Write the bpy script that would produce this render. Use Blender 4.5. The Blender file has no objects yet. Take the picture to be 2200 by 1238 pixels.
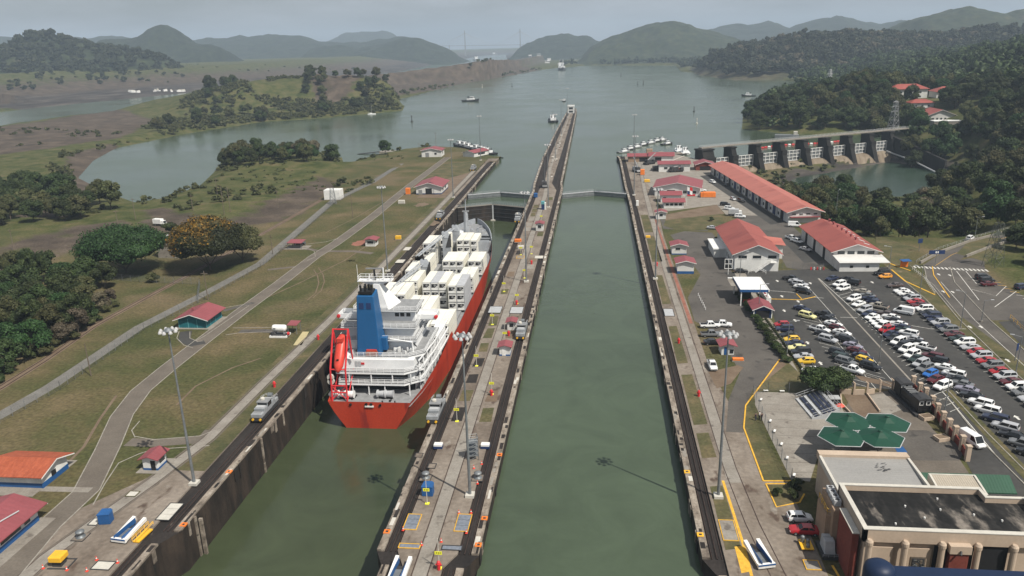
import bpy, bmesh, math, random
import numpy as np
from mathutils import Vector, Matrix, Euler

# ------------------------------------------------------------------ camera, sky, sun, exposure
S = bpy.context.scene
COL = S.collection
CAM_H, FOC, IMW, IMH = 73.59, 1643.75, 2200.0, 1238.0
PITCH, YAW, ROLL = .306642, .113155, -.0279533
CM = (Matrix.Rotation(YAW, 3, 'Z') @ Matrix.Rotation(math.pi/2 - PITCH, 3, 'X') @ Matrix.Rotation(ROLL, 3, 'Z'))
cd = bpy.data.cameras.new('camera'); cam = bpy.data.objects.new('camera', cd); COL.objects.link(cam)
cam.matrix_world = Matrix.Translation((0, 0, CAM_H)) @ CM.to_4x4()
cd.sensor_width = 36; cd.lens = 36*FOC/IMW; cd.clip_start = 1; cd.clip_end = 40000
S.camera = cam

SUN_EL, SUN_AZ = math.radians(53.0), math.atan2(.79, -.61)
sund = Vector((math.sin(SUN_AZ)*math.cos(SUN_EL), math.cos(SUN_AZ)*math.cos(SUN_EL), math.sin(SUN_EL)))
sl = bpy.data.lights.new('sun', 'SUN'); sl.energy = 5.0; sl.angle = math.radians(.5); sl.color = (1, .94, .84)
so = bpy.data.objects.new('sun', sl); COL.objects.link(so)
so.rotation_euler = sund.to_track_quat('Z', 'Y').to_euler(); so.location = (200, -300, 600)

W = bpy.data.worlds.new("World"); S.world = W; W.use_nodes = True
nt = W.node_tree; nt.nodes.clear()
wo = nt.nodes.new('ShaderNodeOutputWorld'); bg = nt.nodes.new('ShaderNodeBackground'); bg.inputs[1].default_value = .058
sky = nt.nodes.new('ShaderNodeTexSky'); sky.sky_type = 'NISHITA'; sky.sun_disc = False
sky.sun_elevation = SUN_EL; sky.sun_rotation = SUN_AZ; sky.air_density = 1.3; sky.dust_density = 3.0; sky.altitude = 60
tc = nt.nodes.new('ShaderNodeTexCoord'); mp = nt.nodes.new('ShaderNodeMapping'); mp.inputs['Scale'].default_value = (2.2, 2.2, 9)
nz = nt.nodes.new('ShaderNodeTexNoise'); nz.inputs['Scale'].default_value = 2.2; nz.inputs['Detail'].default_value = 6; nz.inputs['Roughness'].default_value = .55
mr = nt.nodes.new('ShaderNodeMapRange'); mr.inputs[1].default_value = .36; mr.inputs[2].default_value = .68; mr.inputs[3].default_value = .25; mr.inputs[4].default_value = 1.0
mx = nt.nodes.new('ShaderNodeMix'); mx.data_type = 'RGBA'; mx.inputs[7].default_value = (7.4, 7.6, 8.0, 1)
nt.links.new(tc.outputs['Generated'], mp.inputs[0]); nt.links.new(mp.outputs[0], nz.inputs[0]); nt.links.new(nz.outputs[0], mr.inputs[0])
nt.links.new(mr.outputs[0], mx.inputs[0]); nt.links.new(sky.outputs[0], mx.inputs[6]); nt.links.new(mx.outputs[2], bg.inputs[0]); nt.links.new(bg.outputs[0], wo.inputs[0])

S.view_settings.view_transform = 'Standard'; S.view_settings.look = 'None'; S.view_settings.exposure = 0.2; S.view_settings.gamma = 1
S.render.engine = 'CYCLES'; S.cycles.use_denoising = True
try: S.cycles.denoiser = 'OPENIMAGEDENOISE'
except Exception: pass
S.cycles.max_bounces = 6; S.cycles.transparent_max_bounces = 6; S.cycles.volume_bounces = 0
S.cycles.sample_clamp_indirect = 6; S.cycles.caustics_reflective = False; S.cycles.caustics_refractive = False

# ------------------------------------------------------------------ picture measurements -> world points
_C = np.array(CM)
def G(px, py, z=0.0):
    r = _C @ np.array([(px-IMW/2)/FOC, (IMH/2-py)/FOC, -1.0]); t = (z-CAM_H)/r[2]
    return (r[0]*t, r[1]*t)
def AT(px, py, Y):
    r = _C @ np.array([(px-IMW/2)/FOC, (IMH/2-py)/FOC, -1.0]); t = Y/r[1]
    return (r[0]*t, Y, CAM_H+r[2]*t)
def GP(pts, z=0.0): return [G(x, y, z) for x, y in pts]

# ------------------------------------------------------------------ materials
def _mat(name):
    m = bpy.data.materials.new(name); m.use_nodes = True
    return m, m.node_tree, m.node_tree.nodes['Principled BSDF']
def noise_mat(name, cols, rough=.8, scale=.3, detail=6, metal=0, stretch=(1, 1, 1), bump=0, bscale=None, spots=None, coord='pos', lo=.3, hi=.7, spec=.3, grain=.12, gscale=2.5):
    """colour ramp over noise, plus a finer grain; spots=(colour, scale, threshold) lays stains of a shape of their own"""
    m, t, b = _mat(name); N = t.nodes.new; Lk = t.links.new
    if coord == 'pos': src = N('ShaderNodeNewGeometry').outputs['Position']
    else: src = N('ShaderNodeTexCoord').outputs['Object']
    mpn = N('ShaderNodeMapping'); mpn.inputs['Scale'].default_value = stretch; Lk(src, mpn.inputs[0])
    n1 = N('ShaderNodeTexNoise'); n1.inputs['Scale'].default_value = scale; n1.inputs['Detail'].default_value = detail; n1.inputs['Roughness'].default_value = .6
    Lk(mpn.outputs[0], n1.inputs[0])
    r = N('ShaderNodeValToRGB'); Lk(n1.outputs[0], r.inputs[0])
    els = r.color_ramp.elements; k = len(cols)
    els[0].position = lo; els[0].color = (*cols[0], 1); els[1].position = hi; els[1].color = (*cols[-1], 1)
    for i in range(1, k-1):
        e = els.new(lo+(hi-lo)*i/(k-1)); e.color = (*cols[i], 1)
    out = r.outputs[0]
    if spots:
        for c, sc, th in spots:
            n3 = N('ShaderNodeTexNoise'); n3.inputs['Scale'].default_value = sc; n3.inputs['Detail'].default_value = 5; Lk(mpn.outputs[0], n3.inputs[0])
            q = N('ShaderNodeMapRange'); q.inputs[1].default_value = th; q.inputs[2].default_value = th+.08; Lk(n3.outputs[0], q.inputs[0])
            x = N('ShaderNodeMix'); x.data_type = 'RGBA'; x.inputs[7].default_value = (*c, 1); Lk(q.outputs[0], x.inputs[0]); Lk(out, x.inputs[6]); out = x.outputs[2]
    if grain:
        n2 = N('ShaderNodeTexNoise'); n2.inputs['Scale'].default_value = gscale; n2.inputs['Detail'].default_value = 4; Lk(src, n2.inputs[0])
        q = N('ShaderNodeMapRange'); q.inputs[1].default_value = .3; q.inputs[2].default_value = .7; q.inputs[3].default_value = 1-grain; q.inputs[4].default_value = 1+grain; Lk(n2.outputs[0], q.inputs[0])
        x = N('ShaderNodeMix'); x.data_type = 'RGBA'; x.blend_type = 'MULTIPLY'; x.inputs[0].default_value = 1; Lk(out, x.inputs[6]); Lk(q.outputs[0], x.inputs[7]); out = x.outputs[2]
    Lk(out, b.inputs['Base Color'])
    b.inputs['Roughness'].default_value = rough; b.inputs['Metallic'].default_value = metal; b.inputs['Specular IOR Level'].default_value = spec
    if bump:
        nb = N('ShaderNodeTexNoise'); nb.inputs['Scale'].default_value = bscale or scale*4; nb.inputs['Detail'].default_value = 5; Lk(src, nb.inputs[0])
        bp = N('ShaderNodeBump'); bp.inputs['Strength'].default_value = bump; bp.inputs['Distance'].default_value = .2; Lk(nb.outputs[0], bp.inputs['Height']); Lk(bp.outputs[0], b.inputs['Normal'])
    return m
def plain(name, c, rough=.6, metal=0, var=.1, scale=.8, spec=.35, coord='pos'):
    return noise_mat(name, [tuple(v*(1-var) for v in c), tuple(v*(1+var) for v in c)], rough, scale, 4, metal, coord=coord, spec=spec, grain=.05, gscale=3)
def ribbed(name, c, axis='x', pitch=.5, rough=.5, var=.12, depth=.25, spots=None):
    """sheet roofing: ribs by bump, weathering by noise"""
    m = noise_mat(name, [tuple(v*(1-var) for v in c), tuple(v*(1+var*.6) for v in c)], rough, .25, 5, 0, stretch=(1, .35, 1) if axis == 'x' else (.35, 1, 1), spots=spots, grain=.06)
    t = m.node_tree; b = t.nodes['Principled BSDF']; N = t.nodes.new
    g = N('ShaderNodeNewGeometry'); w = N('ShaderNodeTexWave'); w.wave_type = 'BANDS'; w.bands_direction = axis.upper(); w.inputs['Scale'].default_value = 1/pitch/3.1
    t.links.new(g.outputs['Position'], w.inputs[0]); bp = N('ShaderNodeBump'); bp.inputs['Strength'].default_value = depth; bp.inputs['Distance'].default_value = .08
    t.links.new(w.outputs['Fac'], bp.inputs['Height']); t.links.new(bp.outputs[0], b.inputs['Normal'])
    return m
MT = {}
MT['concrete'] = noise_mat('concrete_deck', [(.105, .082, .064), (.18, .15, .122), (.25, .215, .18)], .9, .12, 8, stretch=(1, .5, 1), spots=[((.085, .06, .046), .35, .60), ((.30, .275, .24), .22, .66)], bump=.15, grain=.18, gscale=1.3)
MT['concrete_light'] = noise_mat('pale_concrete', [(.19, .17, .145), (.27, .25, .22)], .9, .3, 6, spots=[((.13, .115, .1), .5, .62)], grain=.12)
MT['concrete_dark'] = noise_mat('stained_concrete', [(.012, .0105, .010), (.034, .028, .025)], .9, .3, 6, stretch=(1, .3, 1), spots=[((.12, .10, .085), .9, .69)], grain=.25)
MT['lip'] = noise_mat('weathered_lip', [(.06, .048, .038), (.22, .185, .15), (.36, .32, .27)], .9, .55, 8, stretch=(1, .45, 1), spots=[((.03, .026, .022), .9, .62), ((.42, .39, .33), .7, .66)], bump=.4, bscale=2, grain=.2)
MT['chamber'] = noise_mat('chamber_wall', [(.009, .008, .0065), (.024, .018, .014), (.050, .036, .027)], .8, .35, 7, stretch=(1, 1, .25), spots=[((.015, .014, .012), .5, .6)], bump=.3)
MT['rail'] = noise_mat('rail_steel', [(.05, .035, .03), (.09, .06, .05)], .6, 1, 4, metal=.4)
MT['asphalt'] = noise_mat('asphalt', [(.034, .034, .034), (.05, .049, .047), (.064, .062, .058)], .88, .07, 7, spots=[((.025, .024, .024), .25, .66)], grain=.12, gscale=1)
MT['asphalt_old'] = noise_mat('worn_asphalt', [(.062, .056, .05), (.088, .08, .072), (.11, .1, .088)], .9, .1, 7, spots=[((.05, .047, .043), .3, .62)], grain=.12)
MT['path'] = noise_mat('path_surface', [(.10, .085, .07), (.15, .13, .108)], .92, .15, 7, grain=.12)
MT['gravel'] = noise_mat('gravel', [(.12, .115, .105), (.175, .168, .155)], .95, .3, 7, grain=.25, gscale=3)
MT['paint_white'] = noise_mat('road_paint', [(.42, .41, .38), (.68, .67, .63)], .8, 1.5, 5)
MT['paint_yellow'] = noise_mat('yellow_paint', [(.55, .3, .03), (.72, .43, .06)], .75, 1.2, 5)
MT['kerb'] = noise_mat('kerb_concrete', [(.2, .185, .16), (.32, .3, .26)], .9, .8, 5)
MT['grass_patch'] = noise_mat('lawn', [(.045, .052, .02), (.082, .076, .034), (.135, .105, .055)], .95, .16, 10, spots=[((.075, .05, .03), .22, .64), ((.16, .13, .08), .4, .68)], bump=.3, bscale=3, grain=.22, gscale=1.6)
MT['dirt'] = noise_mat('bare_earth', [(.115, .08, .055), (.18, .135, .095)], .95, .2, 6, grain=.15)
MT['white_wall'] = noise_mat('white_wall', [(.52, .52, .5), (.68, .68, .66)], .8, .3, 5, stretch=(1, 1, .4), grain=.05)
MT['cream_wall'] = noise_mat('cream_wall', [(.40, .315, .24), (.48, .385, .30)], .85, .3, 5, stretch=(1, 1, .4), grain=.05)
MT['cream_dark'] = plain('ochre_wall', (.30, .21, .145), .85)
MT['roof_orange'] = ribbed('red_sheet_roof', (.40, .135, .105), 'y', 1.0, spots=[((.31, .095, .075), .12, .58), ((.46, .2, .16), .3, .66)])
MT['roof_red'] = ribbed('crimson_sheet_roof', (.24, .066, .074), 'y', 1.0, spots=[((.36, .12, .11), .3, .68)])
MT['roof_brick'] = ribbed('brick_red_roof', (.29, .078, .062), 'y', 1.0, spots=[((.22, .055, .045), .14, .57), ((.35, .12, .1), .3, .67)])
MT['roof_terra'] = noise_mat('tile_roof', [(.26, .06, .028), (.38, .10, .05)], .8, .6, 5, stretch=(3, 1, 1), bump=.3, bscale=4)
MT['roof_green'] = ribbed('green_tile_roof', (.022, .075, .045), 'x', .5, .6)
MT['teal'] = plain('teal_wall', (.012, .12, .145), .6)
MT['teal_light'] = plain('teal_trim', (.10, .30, .33), .6)
MT['blue'] = plain('blue_paint', (.018, .085, .24), .5)
MT['navy'] = plain('navy_paint', (.015, .035, .11), .5); MT['blue_dark'] = plain('dark_blue_metal', (.006, .017, .05), .5); MT['sand'] = plain('pale_sand_paint', (.42, .36, .2), .85)
MT['white'] = plain('white_paint', (.72, .72, .70), .45)
MT['cream_white'] = noise_mat('container_white', [(.68, .66, .57), (.80, .785, .70)], .5, .25, 5, spots=[((.5, .47, .40), .35, .70)], grain=.04)
MT['grey_container'] = plain('grey_container', (.42, .43, .45), .5)
MT['ship_white'] = noise_mat('ship_white', [(.68, .69, .70), (.78, .79, .79)], .4, .3, 5, grain=.03)
MT['ship_deck'] = plain('ship_deck_grey', (.23, .235, .24), .7, var=.2)
MT['ship_grey'] = plain('ship_crane_grey', (.30, .32, .345), .5, var=.18)
MT['hull_red'] = noise_mat('hull_red', [(.38, .036, .018), (.50, .058, .026)], .42, .15, 7, stretch=(1, 1, .2), spots=[((.27, .03, .022), .35, .60), ((.2, .05, .03), .6, .70)], grain=.09)
MT['orange_red'] = plain('rescue_red', (.55, .055, .035), .4)
MT['funnel_blue'] = noise_mat('funnel_blue', [(.012, .085, .22), (.018, .105, .26)], .42, .15, 5, stretch=(1, 1, .3), grain=.05)
MT['black'] = plain('black_paint', (.012, .012, .013), .45)
MT['dark'] = plain('dark_grey', (.04, .04, .042), .6)
MT['void'] = plain('dark_opening', (.012, .012, .014), .7)
MT['grey'] = plain('grey_paint', (.22, .225, .23), .5)
MT['grey_light'] = plain('light_grey', (.4, .41, .42), .5)
MT['steel'] = noise_mat('galvanised', [(.16, .175, .185), (.24, .255, .265)], .5, .6, 4, metal=.4)
MT['loco'] = plain('locomotive_grey', (.26, .275, .29), .45, var=.15)
MT['yellow'] = plain('yellow_enamel', (.75, .42, .03), .4)
MT['sign_yellow'] = plain('sign_yellow', (.80, .78, .05), .5)
MT['orange'] = plain('orange_enamel', (.72, .19, .03), .5)
MT['red'] = plain('red_enamel', (.55, .03, .035), .45)
MT['cone'] = plain('cone_red', (.72, .08, .05), .5)
MT['grate'] = noise_mat('steel_grating', [(.13, .15, .18), (.2, .22, .26)], .6, 2, 4)
MT['hatch_white'] = plain('pale_hatch', (.5, .48, .43), .8)
MT['red_earth'] = noise_mat('red_patch', [(.2, .085, .06), (.3, .13, .095)], .95, .4, 5)
MT['wood'] = noise_mat('weathered_wood', [(.10, .08, .06), (.17, .14, .11)], .9, .8, 5, stretch=(1, 1, .2))
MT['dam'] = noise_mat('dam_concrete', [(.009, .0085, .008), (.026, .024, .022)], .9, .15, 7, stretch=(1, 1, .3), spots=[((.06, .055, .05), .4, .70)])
MT['apron'] = noise_mat('spillway_apron', [(.13, .10, .07), (.24, .2, .15)], .9, .35, 6, stretch=(1, .25, .25), spots=[((.055, .045, .035), .4, .60)])
MT['tyre'] = plain('tyre_rubber', (.014, .014, .015), .9)
MT['rim'] = plain('wheel_rim', (.35, .35, .36), .35, .6)
MT['headlight'] = plain('lamp_glass', (.65, .66, .66), .15)
MT['taillight'] = plain('tail_lamp', (.35, .02, .02), .25)
MT['flood'] = plain('floodlight_white', (.42, .42, .42), .3)
MT['bark'] = noise_mat('bark', [(.06, .048, .038), (.12, .1, .08)], .95, 2, 5, stretch=(1, 1, .3))
MT['rooftar'] = noise_mat('black_roof_felt', [(.008, .008, .008), (.022, .021, .02), (.17, .15, .13)], .95, .28, 12, stretch=(1.2, .4, 1), lo=.42, hi=.64, spots=[((.008, .008, .008), .5, .54)], grain=.35, gscale=1.5)
MT['roof_white'] = ribbed('pale_metal_roof', (.60, .60, .58), 'y', .6, .5); MT['roof_grey'] = ribbed('grey_metal_roof', (.27, .265, .255), 'y', .6, .5)
MT['roof_tan'] = ribbed('tan_metal_roof', (.36, .32, .26), 'x', .35, .6, depth=.5)
MT['canvas_green'] = plain('green_canvas', (.006, .050, .029), .55, var=.08)
MT['brick_red'] = noise_mat('brick_wall', [(.15, .035, .025), (.2, .05, .036)], .85, .5, 5)
MT['skin'] = plain('skin', (.35, .2, .14), .6)
MT['cloth_dark'] = plain('dark_clothes', (.03, .03, .04), .9)
MT['cloth_white'] = plain('white_shirt', (.6, .6, .58), .9)
def glassy(name, c, rough=.08):
    m, t, b = _mat(name); b.inputs['Base Color'].default_value = (*c, 1); b.inputs['Roughness'].default_value = rough; b.inputs['Specular IOR Level'].default_value = .6
    n = t.nodes.new('ShaderNodeTexNoise'); n.inputs['Scale'].default_value = 2; q = t.nodes.new('ShaderNodeMapRange'); q.inputs[3].default_value = rough; q.inputs[4].default_value = rough+.12
    t.links.new(n.outputs[0], q.inputs[0]); t.links.new(q.outputs[0], b.inputs['Roughness'])
    return m
MT['glass'] = glassy('dark_glass', (.012, .015, .017)); MT['window'] = glassy('window_glass', (.02, .025, .03), .12)
CARS = dict(white=(.74, .75, .75), silver=(.40, .41, .43), grey=(.15, .155, .16), black=(.010, .010, .012), navy=(.012, .018, .05), red=(.36, .012, .018), maroon=(.085, .008, .012), yellow=(.74, .47, .03),
            orange=(.78, .33, .03), blue=(.012, .12, .42), green=(.012, .028, .022), lilac=(.25, .24, .30), brown=(.075, .052, .045), pale=(.72, .68, .32), taxi=(.74, .47, .03), tan=(.33, .30, .25))
for k, c in CARS.items():
    m = plain('car_paint_'+k, c, .28, .0, .04, 1, .5); m.node_tree.nodes['Principled BSDF'].inputs['Coat Weight'].default_value = .6; m.node_tree.nodes['Principled BSDF'].inputs['Coat Roughness'].default_value = .08
    MT['car_'+k] = m
def water_mat(name, deep, rough=.12, bscale=.12, strength=.25, streak=(1, 1, 1)):
    m, t, b = _mat(name); N = t.nodes.new; Lk = t.links.new
    g = N('ShaderNodeNewGeometry'); mpn = N('ShaderNodeMapping'); mpn.inputs['Scale'].default_value = streak; Lk(g.outputs['Position'], mpn.inputs[0])
    n = N('ShaderNodeTexNoise'); n.inputs['Scale'].default_value = .012; n.inputs['Detail'].default_value = 5; Lk(mpn.outputs[0], n.inputs[0])
    r = N('ShaderNodeValToRGB'); r.color_ramp.elements[0].position = .35; r.color_ramp.elements[1].position = .68
    r.color_ramp.elements[0].color = (*[v*.9 for v in deep], 1); r.color_ramp.elements[1].color = (*[v*1.12 for v in deep], 1); Lk(n.outputs[0], r.inputs[0]); b.inputs['Roughness'].default_value = rough; b.inputs['IOR'].default_value = 1.33; b.inputs['Specular IOR Level'].default_value = .5
    n5 = N('ShaderNodeTexNoise'); n5.inputs['Scale'].default_value = .07; n5.inputs['Detail'].default_value = 8; n5.inputs['Roughness'].default_value = .65; n5.inputs['Distortion'].default_value = 1.5; Lk(g.outputs['Position'], n5.inputs[0])
    q5 = N('ShaderNodeMapRange'); q5.inputs[1].default_value = .3; q5.inputs[2].default_value = .72; q5.inputs[3].default_value = .86; q5.inputs[4].default_value = 1.16; Lk(n5.outputs[0], q5.inputs[0])
    x5 = N('ShaderNodeMix'); x5.data_type = 'RGBA'; x5.blend_type = 'MULTIPLY'; x5.inputs[0].default_value = 1; Lk(r.outputs[0], x5.inputs[6]); Lk(q5.outputs[0], x5.inputs[7])
    n6 = N('ShaderNodeTexNoise'); n6.inputs['Scale'].default_value = .55; n6.inputs['Detail'].default_value = 7; n6.inputs['Distortion'].default_value = 2; Lk(g.outputs['Position'], n6.inputs[0])
    q6 = N('ShaderNodeMapRange'); q6.inputs[1].default_value = .73; q6.inputs[2].default_value = .83; q6.inputs[4].default_value = .35; Lk(n6.outputs[0], q6.inputs[0])
    x6 = N('ShaderNodeMix'); x6.data_type = 'RGBA'; x6.inputs[7].default_value = (.15, .16, .12, 1); Lk(q6.outputs[0], x6.inputs[0]); Lk(x5.outputs[2], x6.inputs[6]); Lk(x6.outputs[2], b.inputs['Base Color'])
    q7 = N('ShaderNodeMapRange'); q7.inputs[1].default_value = .35; q7.inputs[2].default_value = .65; q7.inputs[3].default_value = rough*.75; q7.inputs[4].default_value = rough*1.3; Lk(n.outputs[0], q7.inputs[0]); Lk(q7.outputs[0], b.inputs['Roughness'])
    n2 = N('ShaderNodeTexNoise'); n2.inputs['Scale'].default_value = bscale*4; n2.inputs['Detail'].default_value = 6; Lk(mpn.outputs[0], n2.inputs[0])
    bp = N('ShaderNodeBump'); bp.inputs['Strength'].default_value = strength; bp.inputs['Distance'].default_value = .25; Lk(n2.outputs[0], bp.inputs['Height']); Lk(bp.outputs[0], b.inputs['Normal'])
    return m
MT['water'] = water_mat('lake_water', (.058, .080, .050), .17, .12, .22)
MT['water_low'] = water_mat('chamber_water', (.047, .060, .031), .17, .1, .2)
MT['water_pool'] = water_mat('pool_water', (.03, .05, .035), .2)
def leaf_mat(name, dark, mid, light, bloom=None):
    m, t, b = _mat(name); N = t.nodes.new; Lk = t.links.new
    a = N('ShaderNodeAttribute'); a.attribute_name = 'tone'; oi = N('ShaderNodeObjectInfo')
    r = N('ShaderNodeValToRGB'); e = r.color_ramp.elements; e[0].position = 0; e[0].color = (*dark, 1); e[1].position = .85; e[1].color = (*light, 1); k = e.new(.45); k.color = (*mid, 1)
    if bloom: k = e.new(.97); k.color = (*bloom, 1); e[-1].color = (*bloom, 1)
    Lk(a.outputs['Fac'], r.inputs[0])
    q = N('ShaderNodeMapRange'); q.inputs[3].default_value = .75; q.inputs[4].default_value = 1.25; Lk(oi.outputs['Random'], q.inputs[0])
    h = N('ShaderNodeHueSaturation'); Lk(r.outputs[0], h.inputs['Color']); Lk(q.outputs[0], h.inputs['Value'])
    q2 = N('ShaderNodeMapRange'); q2.inputs[3].default_value = .475; q2.inputs[4].default_value = .515; Lk(oi.outputs['Random'], q2.inputs[0]); Lk(q2.outputs[0], h.inputs['Hue'])
    Lk(h.outputs[0], b.inputs['Base Color']); b.inputs['Roughness'].default_value = .65; b.inputs['Specular IOR Level'].default_value = .25
    return m
MT['leaf'] = leaf_mat('foliage_dark', (.011, .019, .006), (.026, .042, .011), (.055, .074, .021))
MT['leaf_olive'] = leaf_mat('foliage_olive', (.022, .028, .009), (.050, .057, .019), (.092, .092, .038))
MT['leaf_fresh'] = leaf_mat('foliage_green', (.009, .024, .006), (.020, .047, .011), (.042, .080, .022))
MT['leaf_far'] = leaf_mat('foliage_far', (.012, .020, .009), (.026, .038, .015), (.056, .066, .030))
MT['leaf_dry'] = leaf_mat('foliage_dry', (.045, .038, .024), (.08, .068, .042), (.125, .105, .07))
MT['leaf_bloom'] = leaf_mat('foliage_blossom', (.012, .020, .005), (.030, .040, .010), (.075, .066, .014), (.30, .205, .02))
# ------------------------------------------------------------------ mesh helpers
PI = math.pi
class MB:
    """collects shapes; build() links them as one mesh object"""
    def __init__(s): s.v = []; s.f = []; s.m = []; s.slots = []
    def mi(s, m):
        if m not in s.slots: s.slots.append(m)
        return s.slots.index(m)
    def add(s, vs, fs, m):
        o = len(s.v); i = s.mi(m); s.v += [tuple(v) for v in vs]
        for f in fs: s.f.append([o+k for k in f]); s.m.append(i)
    def box(s, x0, x1, y0, y1, z0, z1, m, rz=0, c=None):
        vs = [(x, y, z) for z in (z0, z1) for x, y in ((x0, y0), (x1, y0), (x1, y1), (x0, y1))]
        if rz:
            cx, cy = c or ((x0+x1)/2, (y0+y1)/2); k, n = math.cos(rz), math.sin(rz)
            vs = [(cx+(x-cx)*k-(y-cy)*n, cy+(x-cx)*n+(y-cy)*k, z) for x, y, z in vs]
        s.add(vs, [(3, 2, 1, 0), (4, 5, 6, 7), (0, 1, 5, 4), (1, 2, 6, 5), (2, 3, 7, 6), (3, 0, 4, 7)], m)
    def hexa(s, vs, m): s.add(vs, [(3, 2, 1, 0), (4, 5, 6, 7), (0, 1, 5, 4), (1, 2, 6, 5), (2, 3, 7, 6), (3, 0, 4, 7)], m)
    def prism(s, poly, z0, z1, m, mtop=None):
        if sum(a[0]*b[1]-b[0]*a[1] for a, b in zip(poly, poly[1:]+poly[:1])) < 0: poly = poly[::-1]
        n = len(poly); vs = [(x, y, z0) for x, y in poly]+[(x, y, z1) for x, y in poly]
        s.add(vs, [tuple(range(n-1, -1, -1))]+[(i, (i+1) % n, n+(i+1) % n, n+i) for i in range(n)], m)
        s.add([(x, y, z1) for x, y in poly], [tuple(range(n))], mtop or m)
    def sheet(s, poly, z, m):
        if sum(a[0]*b[1]-b[0]*a[1] for a, b in zip(poly, poly[1:]+poly[:1])) < 0: poly = poly[::-1]
        s.add([(x, y, z) for x, y in poly], [tuple(range(len(poly)))], m)
    def ribbon(s, pts, w, z, m, h=None, off=0):
        L, Rr = [], []
        for i, p in enumerate(pts):
            a = pts[max(i-1, 0)]; b = pts[min(i+1, len(pts)-1)]; d = math.hypot(b[0]-a[0], b[1]-a[1]) or 1
            nx, ny = -(b[1]-a[1])/d, (b[0]-a[0])/d
            L.append((p[0]+nx*(off+w/2), p[1]+ny*(off+w/2))); Rr.append((p[0]+nx*(off-w/2), p[1]+ny*(off-w/2)))
        n = len(pts)
        if h is None: s.add([(x, y, z) for x, y in L+Rr], [(i, n+i, n+i+1, i+1) for i in range(n-1)], m)
        else:
            for i in range(n-1): s.hexa([(*L[i], z), (*Rr[i], z), (*Rr[i+1], z), (*L[i+1], z), (*L[i], z+h), (*Rr[i], z+h), (*Rr[i+1], z+h), (*L[i+1], z+h)], m)
    def tube(s, p0, p1, r0, m, r1=None, n=6, cap=True):
        p0, p1 = Vector(p0), Vector(p1); d = p1-p0
        if d.length < 1e-6: return
        q = d.to_track_quat('Z', 'Y'); r1 = r0 if r1 is None else r1
        vs = [p0+q @ Vector((r0*math.cos(2*PI*i/n), r0*math.sin(2*PI*i/n), 0)) for i in range(n)]+[p1+q @ Vector((r1*math.cos(2*PI*i/n), r1*math.sin(2*PI*i/n), 0)) for i in range(n)]
        fs = [(i, (i+1) % n, n+(i+1) % n, n+i) for i in range(n)]
        if cap: fs += [tuple(range(n-1, -1, -1)), tuple(range(n, 2*n))]
        s.add(vs, fs, m)
    def lathe(s, prof, m, c=(0, 0, 0), n=12, axis='z'):
        vs = []; k = len(prof)
        for r, z in prof:
            for i in range(n):
                a = 2*PI*i/n; x, y = r*math.cos(a), r*math.sin(a)
                vs.append((c[0]+x, c[1]+y, c[2]+z) if axis == 'z' else ((c[0]+x, c[1]+z, c[2]+y) if axis == 'y' else (c[0]+z, c[1]+x, c[2]+y)))
        fs = [(j*n+i, j*n+(i+1) % n, (j+1)*n+(i+1) % n, (j+1)*n+i) for j in range(k-1) for i in range(n)]
        fs += [tuple(range(n-1, -1, -1)), tuple(range((k-1)*n, k*n))]
        s.add(vs, fs, m)
    def loft(s, rings, m, cap=True):
        n = len(rings[0]); vs = [p for r in rings for p in r]
        fs = [(j*n+i, j*n+(i+1) % n, (j+1)*n+(i+1) % n, (j+1)*n+i) for j in range(len(rings)-1) for i in range(n)]
        if cap: fs += [tuple(range(n-1, -1, -1)), tuple(range((len(rings)-1)*n, len(rings)*n))]
        s.add(vs, fs, m)
    def railing(s, pts, h, m, step=2.0, r=.04, bars=2):
        for a, b in zip(pts, pts[1:]):
            a, b = Vector(a), Vector(b); n = max(1, int((b-a).length/step))
            for k in range(1, bars+1): s.tube(a+Vector((0, 0, h*k/bars)), b+Vector((0, 0, h*k/bars)), r, m, n=4, cap=False)
            for i in range(n+1):
                p = a.lerp(b, i/n); s.tube(p, p+Vector((0, 0, h)), r, m, n=4, cap=False)
    def build(s, name, parent=None, smooth=False, bevel=0, base=None):
        """base: subtract this point from world coordinates (parent sits there)"""
        vs = s.v
        if base is None and parent is not None and parent.get('_w'): base = parent['_w']
        if base is not None: vs = [(x-base[0], y-base[1], z-base[2]) for x, y, z in vs]
        me = bpy.data.meshes.new(name); me.from_pydata(vs, [], s.f)
        for m in s.slots: me.materials.append(MT[m])
        me.polygons.foreach_set('material_index', s.m)
        bm = bmesh.new(); bm.from_mesh(me); bmesh.ops.recalc_face_normals(bm, faces=bm.faces)
        if bevel: bmesh.ops.bevel(bm, geom=[e for e in bm.edges], offset=bevel, segments=1, affect='EDGES', clamp_overlap=True)
        bm.to_mesh(me); bm.free()
        if smooth: me.polygons.foreach_set('use_smooth', [True]*len(me.polygons))
        me.update()
        o = bpy.data.objects.new(name, me); COL.objects.link(o)
        if parent is not None: o.parent = parent
        return o
def tag(o, label=None, cat=None, group=None, kind=None):
    if label: o['label'] = label
    if cat: o['category'] = cat
    if group: o['group'] = group
    if kind: o['kind'] = kind
    return o
def thing(name, label, cat, loc=(0, 0, 0), rz=0, group=None, world=False):
    """an Empty at the thing's base; world=True: its parts are given in world coordinates"""
    o = bpy.data.objects.new(name, None); COL.objects.link(o); o.location = loc; o.rotation_euler = (0, 0, rz); o.empty_display_size = .5
    if world: o['_w'] = tuple(float(v) for v in loc)
    return tag(o, label, cat, group)
KIDS = {}
def reg(o):
    for c in COL.objects:
        if c.parent == o: KIDS.setdefault(o.name, []).append(c)
def kids(o):
    if o.name not in KIDS: KIDS[o.name] = list(o.children)
    return KIDS[o.name]
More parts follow.
